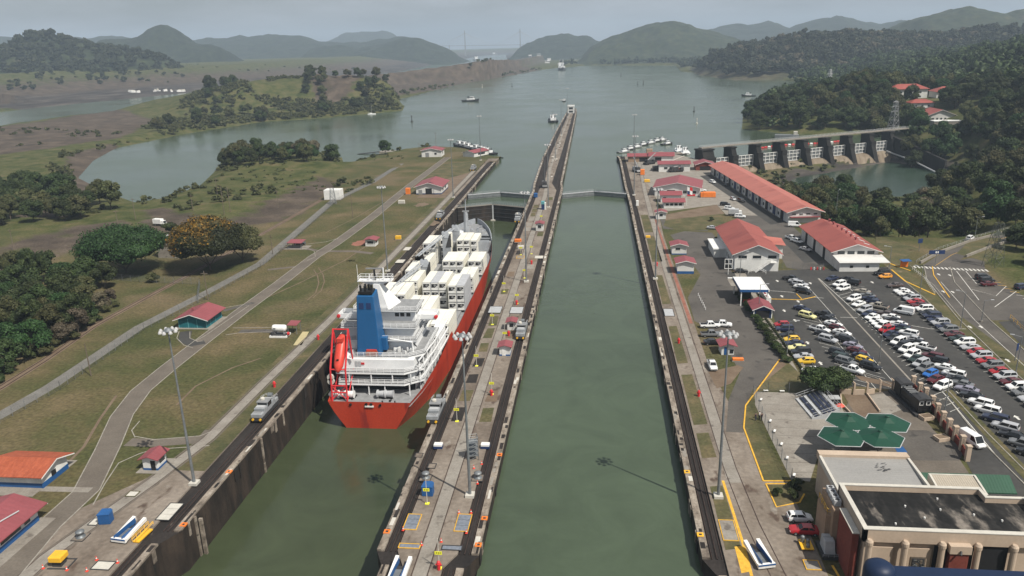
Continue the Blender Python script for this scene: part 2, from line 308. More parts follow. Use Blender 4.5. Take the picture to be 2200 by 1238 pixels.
def dup(root, loc, rz=None, label=None, group=None, scale=None, paint=None):
    r = root.copy(); COL.objects.link(r); r.location = loc
    if rz is not None: r.rotation_euler = (0, 0, rz)
    if scale is not None: r.scale = scale if hasattr(scale, '__len__') else (scale,)*3
    tag(r, label, None, group)
    for ch in kids(root):
        c = ch.copy(); COL.objects.link(c); c.parent = r
        if paint and paint[0] in ch.name:
            c.material_slots[0].link = 'OBJECT'; c.material_slots[0].material = MT[paint[1]]
        for g in kids(ch):
            d = g.copy(); COL.objects.link(d); d.parent = c
    return r
def struct(mb, name): return tag(mb.build(name), kind='structure')
ORD = 'first second third fourth fifth sixth seventh eighth ninth tenth eleventh twelfth thirteenth fourteenth fifteenth sixteenth seventeenth eighteenth nineteenth twentieth twenty-first twenty-second twenty-third twenty-fourth twenty-fifth twenty-sixth twenty-seventh twenty-eighth twenty-ninth thirtieth thirty-first thirty-second thirty-third'.split()
rnd = random.Random(7)
def inpoly(x, y, poly):
    c = False; j = len(poly)-1
    for i in range(len(poly)):
        xi, yi = poly[i]; xj, yj = poly[j]
        if (yi > y) != (yj > y) and x < (xj-xi)*(y-yi)/(yj-yi)+xi: c = not c
        j = i
    return c

# ------------------------------------------------------------------ terrain, water, hills
WZ = -2.5
LAKE = GP([(1068, 338), (1000, 318), (940, 316), (880, 320), (845, 324), (800, 334), (742, 352), (738, 338), (700, 333), (600, 336), (480, 338), (455, 372), (425, 400), (330, 432), (300, 437), (230, 412), (172, 382),
           (205, 345), (255, 318), (400, 288), (560, 263), (700, 254), (868, 238), (870, 228), (850, 216), (985, 182), (1100, 162), (1165, 150), (1200, 146), (1262, 141), (1450, 141), (1462, 154), (1550, 162),
           (1650, 170), (1740, 180), (1700, 196), (1640, 222), (1592, 250), (1590, 278), (1700, 289), (1800, 292), (1905, 288)], WZ)+[(225, 606), (68, 506), (58, 512), (44, 520), (20, 527)]
CANAL = GP([(-300, 290), (0, 241), (120, 228), (400, 200), (640, 182), (860, 154), (985, 129), (1040, 120), (1085, 117), (1090, 131), (1000, 148), (860, 163), (640, 189), (410, 212), (320, 236), (0, 278), (-300, 345)], WZ)
POOL = [(128, 512), (212, 580), (226, 555), (222, 482), (206, 458), (158, 446), (124, 478)]
VALLEY = [(100, 335), (95, 380), (88, 450), (78, 478), (73, 506), (140, 540), (212, 585), (228, 560), (230, 500), (215, 462), (165, 430), (145, 330)]
def sdf(px, py, poly):
    """signed distance, negative inside"""
    P = np.array(poly); d = np.full(px.shape, 1e18); ins = np.zeros(px.shape, bool); n = len(P)
    for i in range(n):
        a, b = P[i], P[(i+1) % n]; e = b-a; wx, wy = px-a[0], py-a[1]
        t = np.clip((wx*e[0]+wy*e[1])/max(e@e, 1e-9), 0, 1); d = np.minimum(d, (wx-e[0]*t)**2+(wy-e[1]*t)**2)
        c = ((a[1] > py) != (b[1] > py)) & (px < (b[0]-a[0])*(py-a[1])/((b[1]-a[1]) or 1e-9)+a[0]); ins ^= c
    return np.where(ins, -1, 1)*np.sqrt(d)
def vnoise(x, y, s, seed=0):
    """smooth value noise in -1..1"""
    x = np.asarray(x, float)/s; y = np.asarray(y, float)/s; xi, yi = np.floor(x).astype(np.int64), np.floor(y).astype(np.int64); fx, fy = x-xi, y-yi
    fx = fx*fx*(3-2*fx); fy = fy*fy*(3-2*fy)
    def h(i, j):
        k = (i*374761393+j*668265263+seed*974711) & 0x7fffffff; k = ((k ^ (k >> 13))*1274126177) & 0x7fffffff
        return ((k ^ (k >> 16)) & 0xffff)/32767.5-1
    return (h(xi, yi)*(1-fx)+h(xi+1, yi)*fx)*(1-fy)+(h(xi, yi+1)*(1-fx)+h(xi+1, yi+1)*fx)*fy
def sstep(a, b, x): t = np.clip((np.asarray(x, float)-a)/(b-a), 0, 1); return t*t*(3-2*t)
KN = [(*G(620, 226), 165, 70, 33), (*G(500, 238), 75, 52, 24), (*G(765, 222), 80, 62, 15), (*G(590, 360), 38, 16, 2.5), (*G(690, 205), 90, 60, 9)]
RAMP = [(96, 60), (96.8, 130), (98.5, 172), (101.5, 205), (107, 240), (113, 258), (124, 272), (140, 287), (166, 306), (220, 338), (300, 380)]
def pdist(px, py, L):
    d = np.full(px.shape, 1e18)
    for a, b in zip(L, L[1:]):
        ex, ey = b[0]-a[0], b[1]-a[1]; wx, wy = px-a[0], py-a[1]; t = np.clip((wx*ex+wy*ey)/(ex*ex+ey*ey), 0, 1); d = np.minimum(d, (wx-ex*t)**2+(wy-ey*t)**2)
    return np.sqrt(d)
def height(x, y):
    x = np.asarray(x, float); y = np.asarray(y, float)
    dl, dc, dp, dpool = sdf(x, y, LAKE), sdf(x, y, CANAL), sdf(x, y, VALLEY), sdf(x, y, POOL)
    far = sstep(150, 900, np.hypot(x, y))
    slope = .32-.2*far
    d = np.minimum(dl, dc)
    z = np.where(d < 0, WZ+np.maximum(d*.3, -4)-.25, np.minimum(WZ-.25+d*slope, 0))
    land = sstep(0, 25, d)
    # rough natural ground away from the tended lawns
    nat = sstep(-150, -185, x)*sstep(150, 260, y)+sstep(120, 160, x)+sstep(640, 800, y)
    z = z+land*np.clip(nat, 0, 1)*(1.2+vnoise(x, y, 60, 1)*1.2+vnoise(x, y, 17, 2)*.5)
    for kx, ky, rx, ry, h in KN: z = z+h*np.exp(-((x-kx)/rx)**2-((y-ky)/ry)**2)*sstep(0, 14, d)*(1+.12*vnoise(x, y, 22, 4))
    # beyond the new channel: benched cut slopes, then rising ground
    north = (dc > 0) & (y > 900) & (x < -260) & (dl > 0) & (x*.5+y*1.0 > 760)
    side = sstep(0, 1, (y-(1120+(x+916)*1.05))/60.0)
    ben = np.clip(dc-6, 0, 400)/26.0; st = np.floor(ben)+sstep(.55, 1, ben-np.floor(ben))
    z = z+np.where(north, side*np.minimum(st*3.0, 42)*(1+.1*vnoise(x, y, 200, 5)), 0)
    # embankment between the channel and the lagoon
    z = z+np.where((dc > 0) & (y < 2400), 3.5*sstep(4, 22, dc)*sstep(120, 40, dc)*(1-side), 0)
    # wooded hill to the east
    r = sstep(175, 520, x-np.clip((y-560)*.22, -60, 160))
    hill = r*(66+8*vnoise(x, y, 110, 6))*sstep(330, 640, y+x*.25)*sstep(0, 70, dl)*(1-.55*sstep(900, 1700, y))
    z = z+hill
    g = 22*np.exp(-((x-250)/60)**2-((y-780)/110)**2)*sstep(0, 40, dl); z = z+g*(1-r)
    # valley below the spillway
    v = sstep(46, 4, dp)*sstep(0, 8.5, x-np.interp(y, [300, 330, 400, 450, 480, 515], [95.5, 95, 88.5, 81.5, 72, 69.5]))
    pit = np.where(dp < 0, np.where(dpool < 0, -16, -14.3+np.minimum(np.maximum(dpool, 0)*.25, 4.0))+.5*vnoise(x, y, 9, 12), np.minimum(-10.5+np.maximum(dp-1, 0)*.24, 0)); z = z*(1-v*(dp < 46))+np.minimum(z, pit)*v*(dp < 46)
    near = np.hypot(x-130, y-260) < 260
    if near.any():
        rd = sstep(7, 17, pdist(x, y, RAMP)); z = np.where(near, z*rd, z)
    return z
def build_terrain():
    th = np.concatenate([np.linspace(-1.05, -.62, 60)[:-1], np.linspace(-.62, .82, 520), np.linspace(.82, 1.2, 50)[1:]])
    rr = [55.0]
    while rr[-1] < 16000: rr.append(rr[-1]*1.0075+.25)
    rr = np.array(rr); T, R = np.meshgrid(th, rr)
    X, Y = R*np.sin(T-YAW+YAW*.15), R*np.cos(T-YAW+YAW*.15); Z = height(X, Y)
    Z = Z-np.where(R > 6000, (R-6000)*.001, 0)
    nr, nth = X.shape; V = np.stack([X, Y, Z], -1).reshape(-1, 3)
    i, j = np.meshgrid(np.arange(nr-1), np.arange(nth-1), indexing='ij'); a = (i*nth+j).ravel(); F = np.stack([a, a+1, a+nth+1, a+nth], 1)
    hole = ((V[:, 0] > -74.5) & (V[:, 0] < 20.5) & (V[:, 1] < 512)) | ((V[:, 0] > -67) & (V[:, 0] < 16.5) & (V[:, 1] < 575))
    F = F[~hole[F].all(1)]
    me = bpy.data.meshes.new('ground'); me.vertices.add(len(V)); me.vertices.foreach_set('co', V.astype(np.float32).ravel())
    me.loops.add(F.size); me.loops.foreach_set('vertex_index', F.ravel().astype(np.int32)); me.polygons.add(len(F)); me.polygons.foreach_set('loop_start', np.arange(0, F.size, 4, dtype=np.int32))
    me.polygons.foreach_set('use_smooth', np.ones(len(F), bool)); me.update(calc_edges=True)
    x, y = V[:, 0], V[:, 1]; dl, dc, dp = sdf(x, y, LAKE), sdf(x, y, CANAL), sdf(x, y, POOL)
    # kinds of ground cover: earth (bare, brown), rock (dark cut slopes), scrub (rank vegetation)
    earth = np.zeros(len(V)); rock = np.zeros(len(V)); scrub = np.zeros(len(V))
    for poly, w in ((GP([(0, 335), (250, 300), (330, 260), (250, 245), (0, 285)]), 1), (GP([(60, 470), (150, 380), (160, 330), (240, 310), (250, 335), (180, 400), (130, 470)]), .9), (GP([(640, 210), (870, 165), (1080, 140), (1165, 150), (1000, 178), (860, 205), (700, 240)]), .8),
                    (GP([(310, 505), (330, 455), (420, 475), (500, 480), (690, 385), (720, 400), (620, 470), (430, 500)]), .8), (GP([(0, 545), (140, 500), (260, 480), (270, 510), (100, 560), (0, 590)]), .75)):
        earth = np.maximum(earth, w*sstep(14, -6, sdf(x, y, poly)))
    north = (y > 800) & (x < -200) & (dl > 0)
    rock = np.where(north & (dc > 0) & (dc < 160), sstep(160, 40, dc), 0); rockB = np.maximum(rock, np.where((x > 95) & (y > 300) & (y < 620), .75*sstep(30, 0, dp), 0))
    fars = sstep(0, 1, (y-(1120+(x+916)*1.05))/60.0)
    earth = np.maximum(earth, np.where(north & (dc > 0) & (dc < 420), .8*sstep(420, 120, dc)*fars, 0)); rock = np.where(rock > 0, rock*np.maximum(fars, .25), 0)
    rock = np.maximum(rock, rockB*((x > 95) & (y < 620)))
    scrub = np.clip(sstep(-150, -175, x)*sstep(250, 330, y)+sstep(118, 140, x)+(y > 720), 0, 1)
    scrub = np.maximum(scrub, sstep(35, 5, np.abs(dl))*sstep(-110, -130, x))
    for nm, ar in (('earth', earth), ('rock', rock), ('scrub', scrub)):
        at = me.attributes.new(nm, 'FLOAT', 'POINT'); at.data.foreach_set('value', ar.astype(np.float32))
    m, t, b = _mat('ground_cover'); N = t.nodes.new; Lk = t.links.new; g = N('ShaderNodeNewGeometry')
    def ramp(cols, sc, lo=.3, hi=.7, stretch=(1, 1, 1), det=8):
        mp_ = N('ShaderNodeMapping'); mp_.inputs['Scale'].default_value = stretch; Lk(g.outputs['Position'], mp_.inputs[0])
        n = N('ShaderNodeTexNoise'); n.inputs['Scale'].default_value = sc; n.inputs['Detail'].default_value = det; n.inputs['Roughness'].default_value = .62; Lk(mp_.outputs[0], n.inputs[0])
        r = N('ShaderNodeValToRGB'); Lk(n.outputs[0], r.inputs[0]); e = r.color_ramp.elements
        e[0].position = lo; e[0].color = (*cols[0], 1); e[1].position = hi; e[1].color = (*cols[-1], 1)
        for k in range(1, len(cols)-1): q = e.new(lo+(hi-lo)*k/(len(cols)-1)); q.color = (*cols[k], 1)
        return r.outputs[0], n
    def mixa(a, bb, fac):
        q = N('ShaderNodeMix'); q.data_type = 'RGBA'; Lk(fac, q.inputs[0]); Lk(a, q.inputs[6]); Lk(bb, q.inputs[7]); return q.outputs[2]
    def attr(nm, nn):
        a = N('ShaderNodeAttribute'); a.attribute_name = nm; ad = N('ShaderNodeMath'); ad.operation = 'ADD'; Lk(a.outputs['Fac'], ad.inputs[0])
        sm = N('ShaderNodeMapRange'); sm.inputs[1].default_value = .3; sm.inputs[2].default_value = .7; sm.inputs[3].default_value = -.35; sm.inputs[4].default_value = .35; Lk(nn.outputs[0], sm.inputs[0]); Lk(sm.outputs[0], ad.inputs[1])
        st = N('ShaderNodeMapRange'); st.inputs[1].default_value = .35; st.inputs[2].default_value = .65; Lk(ad.outputs[0], st.inputs[0]); return st.outputs[0]
    lawn, n0 = ramp([(.046, .055, .02), (.068, .070, .028), (.098, .083, .040), (.135, .105, .058)], .045, .32, .68)
    tan, nt_ = ramp([(.15, .12, .07), (.125, .09, .058)], .4)
    q = N('ShaderNodeTexNoise'); q.inputs['Scale'].default_value = .03; q.inputs['Detail'].default_value = 7; Lk(g.outputs['Position'], q.inputs[0])
    mr_ = N('ShaderNodeMapRange'); mr_.inputs[1].default_value = .54; mr_.inputs[2].default_value = .66; mr_.inputs[4].default_value = .75; Lk(q.outputs[0], mr_.inputs[0])
    lawn = mixa(lawn, tan, mr_.outputs[0])
    scr, n1 = ramp([(.024, .035, .010), (.052, .062, .019), (.082, .082, .032), (.12, .098, .05)], .09, .3, .7)
    ear, n2 = ramp([(.046, .037, .030), (.075, .059, .046), (.125, .098, .075)], .06, .3, .7)
    roc, n3 = ramp([(.025, .022, .021), (.052, .046, .042), (.10, .087, .076)], .05, .34, .66, (.25, .25, 9))
    c = mixa(lawn, scr, attr('scrub', n0)); c = mixa(c, ear, attr('earth', n1)); c = mixa(c, roc, attr('rock', n2))
    n4 = N('ShaderNodeTexNoise'); n4.inputs['Scale'].default_value = 1.3; n4.inputs['Detail'].default_value = 5; Lk(g.outputs['Position'], n4.inputs[0])
    s4 = N('ShaderNodeMapRange'); s4.inputs[1].default_value = .3; s4.inputs[2].default_value = .7; s4.inputs[3].default_value = .68; s4.inputs[4].default_value = 1.3; Lk(n4.outputs[0], s4.inputs[0])
    x4 = N('ShaderNodeMix'); x4.data_type = 'RGBA'; x4.blend_type = 'MULTIPLY'; x4.inputs[0].default_value = 1; Lk(c, x4.inputs[6]); Lk(s4.outputs[0], x4.inputs[7])
    Lk(x4.outputs[2], b.inputs['Base Color']); b.inputs['Roughness'].default_value = .95; b.inputs['Specular IOR Level'].default_value = .15
    bp = N('ShaderNodeBump'); bp.inputs['Strength'].default_value = .35; bp.inputs['Distance'].default_value = .5; Lk(n4.outputs[0], bp.inputs['Height']); Lk(bp.outputs[0], b.inputs['Normal'])
    me.materials.append(m); o = bpy.data.objects.new('ground', me); COL.objects.link(o); tag(o, kind='structure')
build_terrain()
w = MB()
w.sheet([(-16000, 372.6), (-66.2, 372.6), (62, 372.6), (62, 503), (72, 511), (225, 604), (16000, 9000), (16000, 16000), (-16000, 16000)], WZ, 'water')
w.sheet([(-66.2, 362), (-50.3, 366.2), (-33.6, 362), (-33.6, 372.5), (-66.2, 372.5)], WZ, 'water'); w.sheet([(-17.5, 40), (16.4, 40), (16.4, 372.5), (-17.5, 372.5)], WZ, 'water')
struct(w, 'lake_water')
w = MB(); w.sheet([(-68.6, 40), (-31.2, 40), (-31.2, 360.5), (-50.3, 367.5), (-68.6, 360.5)], -8.0, 'water_low'); struct(w, 'chamber_water')
w = MB(); w.sheet([(112, 430), (100, 520), (215, 598), (238, 560), (234, 440)], -14.0, 'water_pool'); struct(w, 'spillway_pool')

def forest_hill(name, prof, Y0, dn, df, seed, mat, rough=7.0, base=-6):
    """a hill as real ground: ridge line prof=[(px,py)] seen at distance Y0, falling away dn metres towards us and df beyond"""
    pts = [AT(px, py, Y0) for px, py in prof]; xs = np.array([p[0] for p in pts]); zs = np.array([max(p[2], 0) for p in pts])
    nx = int(min(260, max(60, (xs[-1]-xs[0])/rough))); ny = int(min(110, max(30, (dn+df)/rough/1.4)))
    gx = np.linspace(xs[0], xs[-1], nx); gy = np.concatenate([np.linspace(-dn, 0, int(ny*.7))[:-1], np.linspace(0, df, int(ny*.35))])
    X, D = np.meshgrid(gx, gy); Z = np.interp(X, xs, zs)
    rx = X+60*vnoise(X, D, 260, seed)*(np.abs(D)/dn)
    Zr = np.interp(rx, xs, zs); u = np.where(D < 0, 1+D/dn, 1-D/df); prof_ = sstep(0, 1, u)*(.75+.25*u)*sstep(xs[0], xs[0]+.1*(xs[-1]-xs[0]), X)*sstep(xs[-1], xs[-1]-.1*(xs[-1]-xs[0]), X)
    gul = 1+.16*vnoise(X, D*.35, 110, seed+1)*(np.abs(D)/dn)
    Zz = base+(Zr-base)*prof_*gul
    k = rough
    Zz = Zz+(vnoise(X, D, k*2.2, seed+2)*k*.35+vnoise(X, D, k*6, seed+3)*k*.62+vnoise(X, D, k*16, seed+5)*k*.8)*sstep(0, .12, u)*np.clip(prof_*6, 0, 1)
    V = np.stack([X, Y0+D, Zz], -1).reshape(-1, 3); n = len(gx); m_ = len(gy)
    F = [(i*n+j, i*n+j+1, (i+1)*n+j+1, (i+1)*n+j) for i in range(m_-1) for j in range(n-1)]
    me = bpy.data.meshes.new(name); me.from_pydata(V.tolist(), [], F); me.polygons.foreach_set('use_smooth', [True]*len(F)); me.materials.append(MT[mat])
    o = bpy.data.objects.new(name, me); COL.objects.link(o); tag(o, kind='structure')
    return lambda x, y: Zz[min(m_-1, max(0, int(np.searchsorted(gy, y-Y0)))), min(n-1, max(0, int(np.searchsorted(gx, x))))]
MT['hill_green'] = noise_mat('wooded_hillside', [(.012, .020, .009), (.024, .034, .014), (.045, .052, .024)], .95, .03, 12, spots=[((.07, .06, .035), .012, .66)], bump=1, bscale=.06, grain=.45, gscale=.07)
MT['hill_dark'] = noise_mat('dark_wooded_hillside', [(.010, .017, .009), (.022, .03, .015)], .95, .03, 12, bump=1, bscale=.05, grain=.45, gscale=.06)
MT['hill_tan'] = noise_mat('dry_wooded_hillside', [(.028, .036, .016), (.06, .056, .03), (.10, .08, .052)], .95, .012, 10, bump=1, bscale=.08, grain=.35, gscale=.08)
H1 = forest_hill('hill', [(-420, 188), (-260, 143), (-120, 129), (0, 123), (30, 109), (62, 97), (70, 85), (95, 79), (130, 83), (160, 91), (190, 97), (215, 105), (260, 114), (310, 120), (345, 129), (380, 141), (430, 163)], 1950, 480, 420, 1, 'hill_green', 6)
forest_hill('hill', [(205, 96), (240, 82), (270, 78), (298, 80), (308, 74), (322, 64), (336, 56), (347, 53), (360, 56), (374, 64), (388, 76), (402, 87), (420, 92), (455, 100), (500, 118)], 3000, 420, 420, 2, 'hill_dark', 9)
forest_hill('hill', [(-300, 82), (-100, 78), (0, 85), (60, 90), (210, 80), (300, 84), (420, 86), (470, 84), (540, 82), (590, 77), (640, 80), (690, 88), (720, 92), (770, 90), (830, 88), (850, 84), (900, 84), (950, 94), (1000, 112)], 4600, 900, 800, 3, 'hill_dark', 16)
forest_hill('hill', [(690, 100), (735, 80), (752, 72), (785, 69), (820, 70), (850, 80), (880, 98)], 7000, 900, 900, 4, 'hill_dark', 22)
forest_hill('hill', [(640, 108), (700, 100), (780, 102), (830, 94), (870, 86), (905, 86), (935, 96), (965, 106), (1000, 118)], 4000, 420, 500, 24, 'hill_dark', 12)
forest_hill('hill', [(1090, 126), (1110, 108), (1130, 98), (1160, 86), (1200, 76), (1222, 74), (1240, 80), (1262, 76), (1280, 84), (1310, 96), (1340, 110), (1380, 122)], 4300, 500, 500, 5, 'hill_dark', 12)
forest_hill('hill', [(1230, 128), (1280, 92), (1310, 80), (1335, 72), (1355, 64), (1380, 56), (1400, 48), (1420, 44), (1445, 42), (1470, 47), (1495, 56), (1520, 64), (1545, 72), (1580, 84), (1620, 104), (1660, 120)], 3300, 520, 600, 6, 'hill_green', 10)
forest_hill('hill', [(1290, 86), (1330, 71), (1380, 70), (1440, 66), (1520, 66), (1545, 58), (1600, 56), (1650, 50), (1690, 60), (1730, 68), (1790, 80)], 5200, 900, 700, 7, 'hill_dark', 18)
forest_hill('hill', [(1640, 82), (1700, 62), (1740, 48), (1775, 40), (1795, 34), (1820, 40), (1860, 50), (1890, 58), (1910, 52), (1940, 46), (1980, 58)], 5000, 900, 700, 8, 'hill_dark', 18)
forest_hill('hill', [(1860, 88), (1920, 62), (1955, 42), (1990, 30), (2030, 22), (2055, 14), (2080, 11), (2105, 13), (2130, 24), (2160, 32), (2180, 27), (2230, 22), (2300, 30), (2400, 60)], 2900, 620, 700, 9, 'hill_green', 10)
H8 = forest_hill('hill', [(1480, 132), (1560, 117), (1630, 108), (1680, 93), (1740, 84), (1800, 80), (1860, 83), (1920, 86), (1980, 90), (2050, 80), (2120, 74), (2200, 70), (2320, 80)], 1950, 480, 600, 10, 'hill_tan', 7)
# ------------------------------------------------------------------ lock walls, gates, decks
def lock_wall(label, edges_l, edges_r, tracks, y0, name='lock_wall', bottom=-16):
    """edges_l / edges_r: water-side plan lines [(x, y)] or None; tracks: list of (plan line, side) where the towing track runs beside that edge"""
    poly = list(edges_l)+list(edges_r)[::-1]
    t = thing(name, label, 'lock wall', (poly[0][0], poly[0][1], 0), world=True)
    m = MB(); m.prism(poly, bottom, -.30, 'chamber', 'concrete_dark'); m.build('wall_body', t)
    for k, (line, sd) in enumerate(tracks):
        m = MB(); m.ribbon(line, 1.15, -.30, 'lip', .36, off=-sd*.575)
        # broken and repaired lengths of the coping, some with fenders
        for i in range(len(line)-1):
            a, b = line[i], line[i+1]; n = int(math.dist(a, b)/2.1)
            for q in range(n):
                f = q/n; x = a[0]+(b[0]-a[0])*f; y = a[1]+(b[1]-a[1])*f
                if rnd.random() < .55:
                    u0 = rnd.uniform(.02, .45); u1 = min(1.12, u0+rnd.uniform(.25, .8)); L_ = rnd.uniform(.7, 3.0)
                    m.box(x+min(sd*u0, sd*u1), x+max(sd*u0, sd*u1), y, y+L_, .05, .065+rnd.uniform(0, .035), rnd.choice(['lip', 'concrete_dark', 'concrete_light', 'concrete_dark', 'hatch_white']))
                if rnd.random() < .22: m.box(x-sd*.14-.06, x-sd*.14+.06, y, y+rnd.uniform(.4, 1.6), -.9-rnd.random()*2.4, -.12, rnd.choice(['lip', 'concrete_dark']))
        m.build('coping', t)
        m = MB()
        for o in (1.45, 2.95): m.ribbon(line, .09, -.30, 'rail', .14, off=-sd*o)
        m.ribbon(line, .34, -.30, 'concrete_dark', .10, off=-sd*2.2); m.ribbon(line, .10, -.20, 'rail', .10, off=-sd*2.2); m.build('rack_rail', t)
    return t
EL = [(-66.6, 100), (-66.6, 357), (-66.6, 404), (-66.9, 440), (-66.6, 500), (-66.5, 508)]      # left wall edge
CL = [(-33.2, 97.5), (-33.2, 402), (-34.4, 424), (-36.2, 530), (-35.5, 700), (-33.4, 880), (-32.4, 948)]
CR = [(-17.3, 97.5), (-17.3, 408), (-18.4, 424), (-19.4, 560), (-20.8, 760), (-22.0, 900), (-23.6, 940)]
ER = [(16.2, 99), (16.2, 372), (15.6, 412), (15.6, 500), (15.4, 520), (14.2, 528)]
GATEREC = [(-68.4, 62), (-68.4, 96), (-66.6, 100)]
# left wall
t = lock_wall('long weathered wall under the grassy bank, carrying the towing track past the red ship', [(-79.5, 62), (-79.5, 508)], [(-68.4, 62), (-68.4, 97), (-66.6, 100.5), *EL[1:]], [([(-68.4, 62), (-68.4, 96.5)], -1), (EL, -1)], 62)
m = MB(); m.prism([(-88, 62), (-71.65, 62), (-71.65, 508), (-66.5, 512), (-66, 524), (-73.2, 524), (-73.2, 120), (-79.4, 118), (-88, 104)], -3, .012, 'concrete'); m.build('deck', t)
# ladder niche, mooring timbers on the left wall face
m = MB()
for y in (104.2, 131, 176, 233): m.box(-66.62, -66.35, y, y+.5, -8.5, -.3, 'lip')
m.build('timber_fender', t)
# centre wall
t = lock_wall('centre wall between the two chambers, long concrete island ending in the lake', [(-31.5, 62), (-31.5, 94), *CL], [(-19, 62), (-19, 94), *CR], [([(-31.5, 62), (-31.5, 94), ], 1), (CL, 1), ([(-19, 62), (-19, 94)], -1), (CR, -1)], 62)
cin_l = [(-28.3, 62), (-28.3, 94), (-29.95, 97.5), (-29.95, 402), (-28.4, 424), (-31.5, 530), (-30.9, 700), (-29.9, 880), (-29.6, 946)]
cin_r = [(-22.2, 62), (-22.2, 94), (-20.55, 97.5), (-20.55, 402), (-24.2, 424), (-24.2, 560), (-25, 760), (-25.4, 900), (-26.3, 943)]
m = MB(); m.prism(cin_l+cin_r[::-1], -.32, .012, 'concrete'); m.build('deck', t)
m = MB(); m.sheet([(-26.3, 62), (-24.2, 62), (-24.6, 390), (-27.4, 480), (-28.2, 900), (-28.9, 900), (-29.2, 480), (-26.7, 390)], .03, 'concrete_light')
for x in (-26.45, -24.1): m.ribbon([(x, 62), (x-.35, 390), ], .16, .034, 'rail')
m.build('return_track', t)
# grassed and patched panels in the deck
m = MB()
for q in range(26):
    y = 140+q*9.4; L = rnd.uniform(5, 8.4)
    for xa, xb in ((-29.5, -26.9), (-23.7, -21.0)):
        if rnd.random() < (.75 if y < 190 else .5):
            m.sheet([(xa+rnd.uniform(0, .3), y), (xb-rnd.uniform(0, .3), y+.2), (xb-rnd.uniform(0, .5), y+L), (xa+rnd.uniform(0, .4), y+L-.3)], .02+q*.0001, rnd.choice(['grass_patch', 'grass_patch', 'dirt', 'red_earth' if 185 < y < 200 else 'concrete_dark', 'concrete_light' if y > 240 else 'grass_patch']))
m.build('grass_panel', t)
m = MB()
for q in range(120):
    y = rnd.uniform(400, 935); x = rnd.uniform(-29.5, -24.8); s = rnd.uniform(.5, 1.6)
    m.box(x-s*.5, x+s*.5, y, y+s*rnd.uniform(.8, 2.5), .0, .03+rnd.random()*.3, rnd.choice(['concrete_light', 'concrete_dark', 'lip', 'hatch_white', 'dirt']))
m.build('deck_fitting', t)
# right wall
t = lock_wall('weathered edge wall with towing track running along the right chamber', [(18, 62), (18, 95), *ER], [(22.6, 62), (22.6, 528)], [([(18, 62), (18, 95)], 1), (ER, 1)], 62)
m = MB(); m.prism([(19.5, 62), (33.5, 62), (33.5, 125), (29.5, 140), (27, 170), (27, 300), (30, 400), (38, 430), (38, 512), (30, 520), (19.5, 526)], -3, .012, 'concrete'); m.build('deck', t)
m = MB()
for x0, x1, ya, yb in ((19.9, 22.4, 101, 119), (19.9, 22.6, 128, 138), (19.9, 22.7, 141, 166), (19.8, 22.3, 172, 198), (19.8, 22.3, 216, 246), (20, 23.5, 262, 300), (20, 23.5, 306, 340)):
    m.sheet([(x0, ya), (x1, ya+.6), (x1-.2, yb), (x0+.1, yb-.5)], .03, 'grass_patch')
m.build('grass_panel', t)
m = MB(); m.sheet([(23.2, 120), (25.6, 120), (24.9, 200), (24.6, 260), (26.6, 400), (29, 500), (27.4, 500), (24.6, 400), (22.8, 260), (23.1, 200)], .03, 'concrete_light')
for x in (23.3, 25.5):
    m.ribbon([(x+3.5, 62), (x+2.4, 92), (x+.8, 108), (x, 125), (x-.4, 260), (x+1, 400), (x+3.3, 500)], .15, .036, 'rail')
m.build('return_track', t)
m = MB(); m.sheet([(25.7, 200), (26.7, 200), (26.2, 330), (25.4, 330)], .028, 'red_earth'); m.build('brick_strip', t)
# lock gates: two leaves each, a walkway with railings on top
def gate(xl, xr, y, rise, label, low):
    t = thing('lock_gate', label, 'lock gate', ((xl+xr)/2, y, 0), group='mitre gates across the chambers', world=True)
    xm = (xl+xr)/2
    for a, b in (((xl, y), (xm-.15, y+rise)), ((xr, y), (xm+.15, y+rise))):
        d = Vector((b[0]-a[0], b[1]-a[1], 0)).normalized(); n = Vector((-d.y, d.x, 0)); n = n if n.y > 0 else -n
        A, B = Vector((*a, 0)), Vector((*b, 0)); v = [A-n*.9, B-n*.9, B+n*.9, A+n*.9]
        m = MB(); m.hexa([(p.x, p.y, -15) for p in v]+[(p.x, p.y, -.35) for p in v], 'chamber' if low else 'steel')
        for z in (-2, -4, -6): m.tube(A-n*.95+Vector((0, 0, z)), B-n*.95+Vector((0, 0, z)), .08, 'dark', n=4)
        leaf = m.build('gate_leaf', t)
        for s in (-1, 1):
            m = MB(); c = [A+n*(s*.75-.35), B+n*(s*.75-.35), B+n*(s*.75+.35), A+n*(s*.75+.35)]
            m.hexa([(p.x, p.y, -.34) for p in c]+[(p.x, p.y, -.22) for p in c], 'grey_light' if not low else 'concrete_light'); m.build('walkway', leaf, base=t['_w'])
            m = MB(); e = n*(s*1.05); m.railing([A+e+Vector((0, 0, -.25)), B+e+Vector((0, 0, -.25))], 1.0, 'steel', 2.5, .04); m.build('railing', leaf, base=t['_w'])
    if low:
        m = MB(); m.box(xm-.35, xm+.35, y+rise-1.3, y+rise-.9, -7.9, -.4, 'grey_light'); m.box(xm-1.1, xm+1.1, y+rise-2.2, y+rise-.9, -8, -7.6, 'hatch_white'); m.build('mitre_post', t)
gate(-66.5, -33.3, 359, 7.6, 'dark closed gate holding back water at the end of the lowered chamber', 1)
gate(-66.5, -33.3, 391.5, 7.6, 'second gate behind the dark one, walkway just above still water', 0)
gate(-17.4, 16.1, 392, 7.6, 'gate across the full right-hand chamber, pale walkway bent at its middle', 0)
m = MB(); m.box(-67.9, -32, 360, 361, -16, -14.9, 'chamber'); m.box(-67.6, -66.65, 372.2, 372.7, -16, -2.6, 'chamber'); m.box(-66.7, -33, 368, 372, -16, -9, 'chamber'); tag(m.build('gate_sill'), kind='structure')

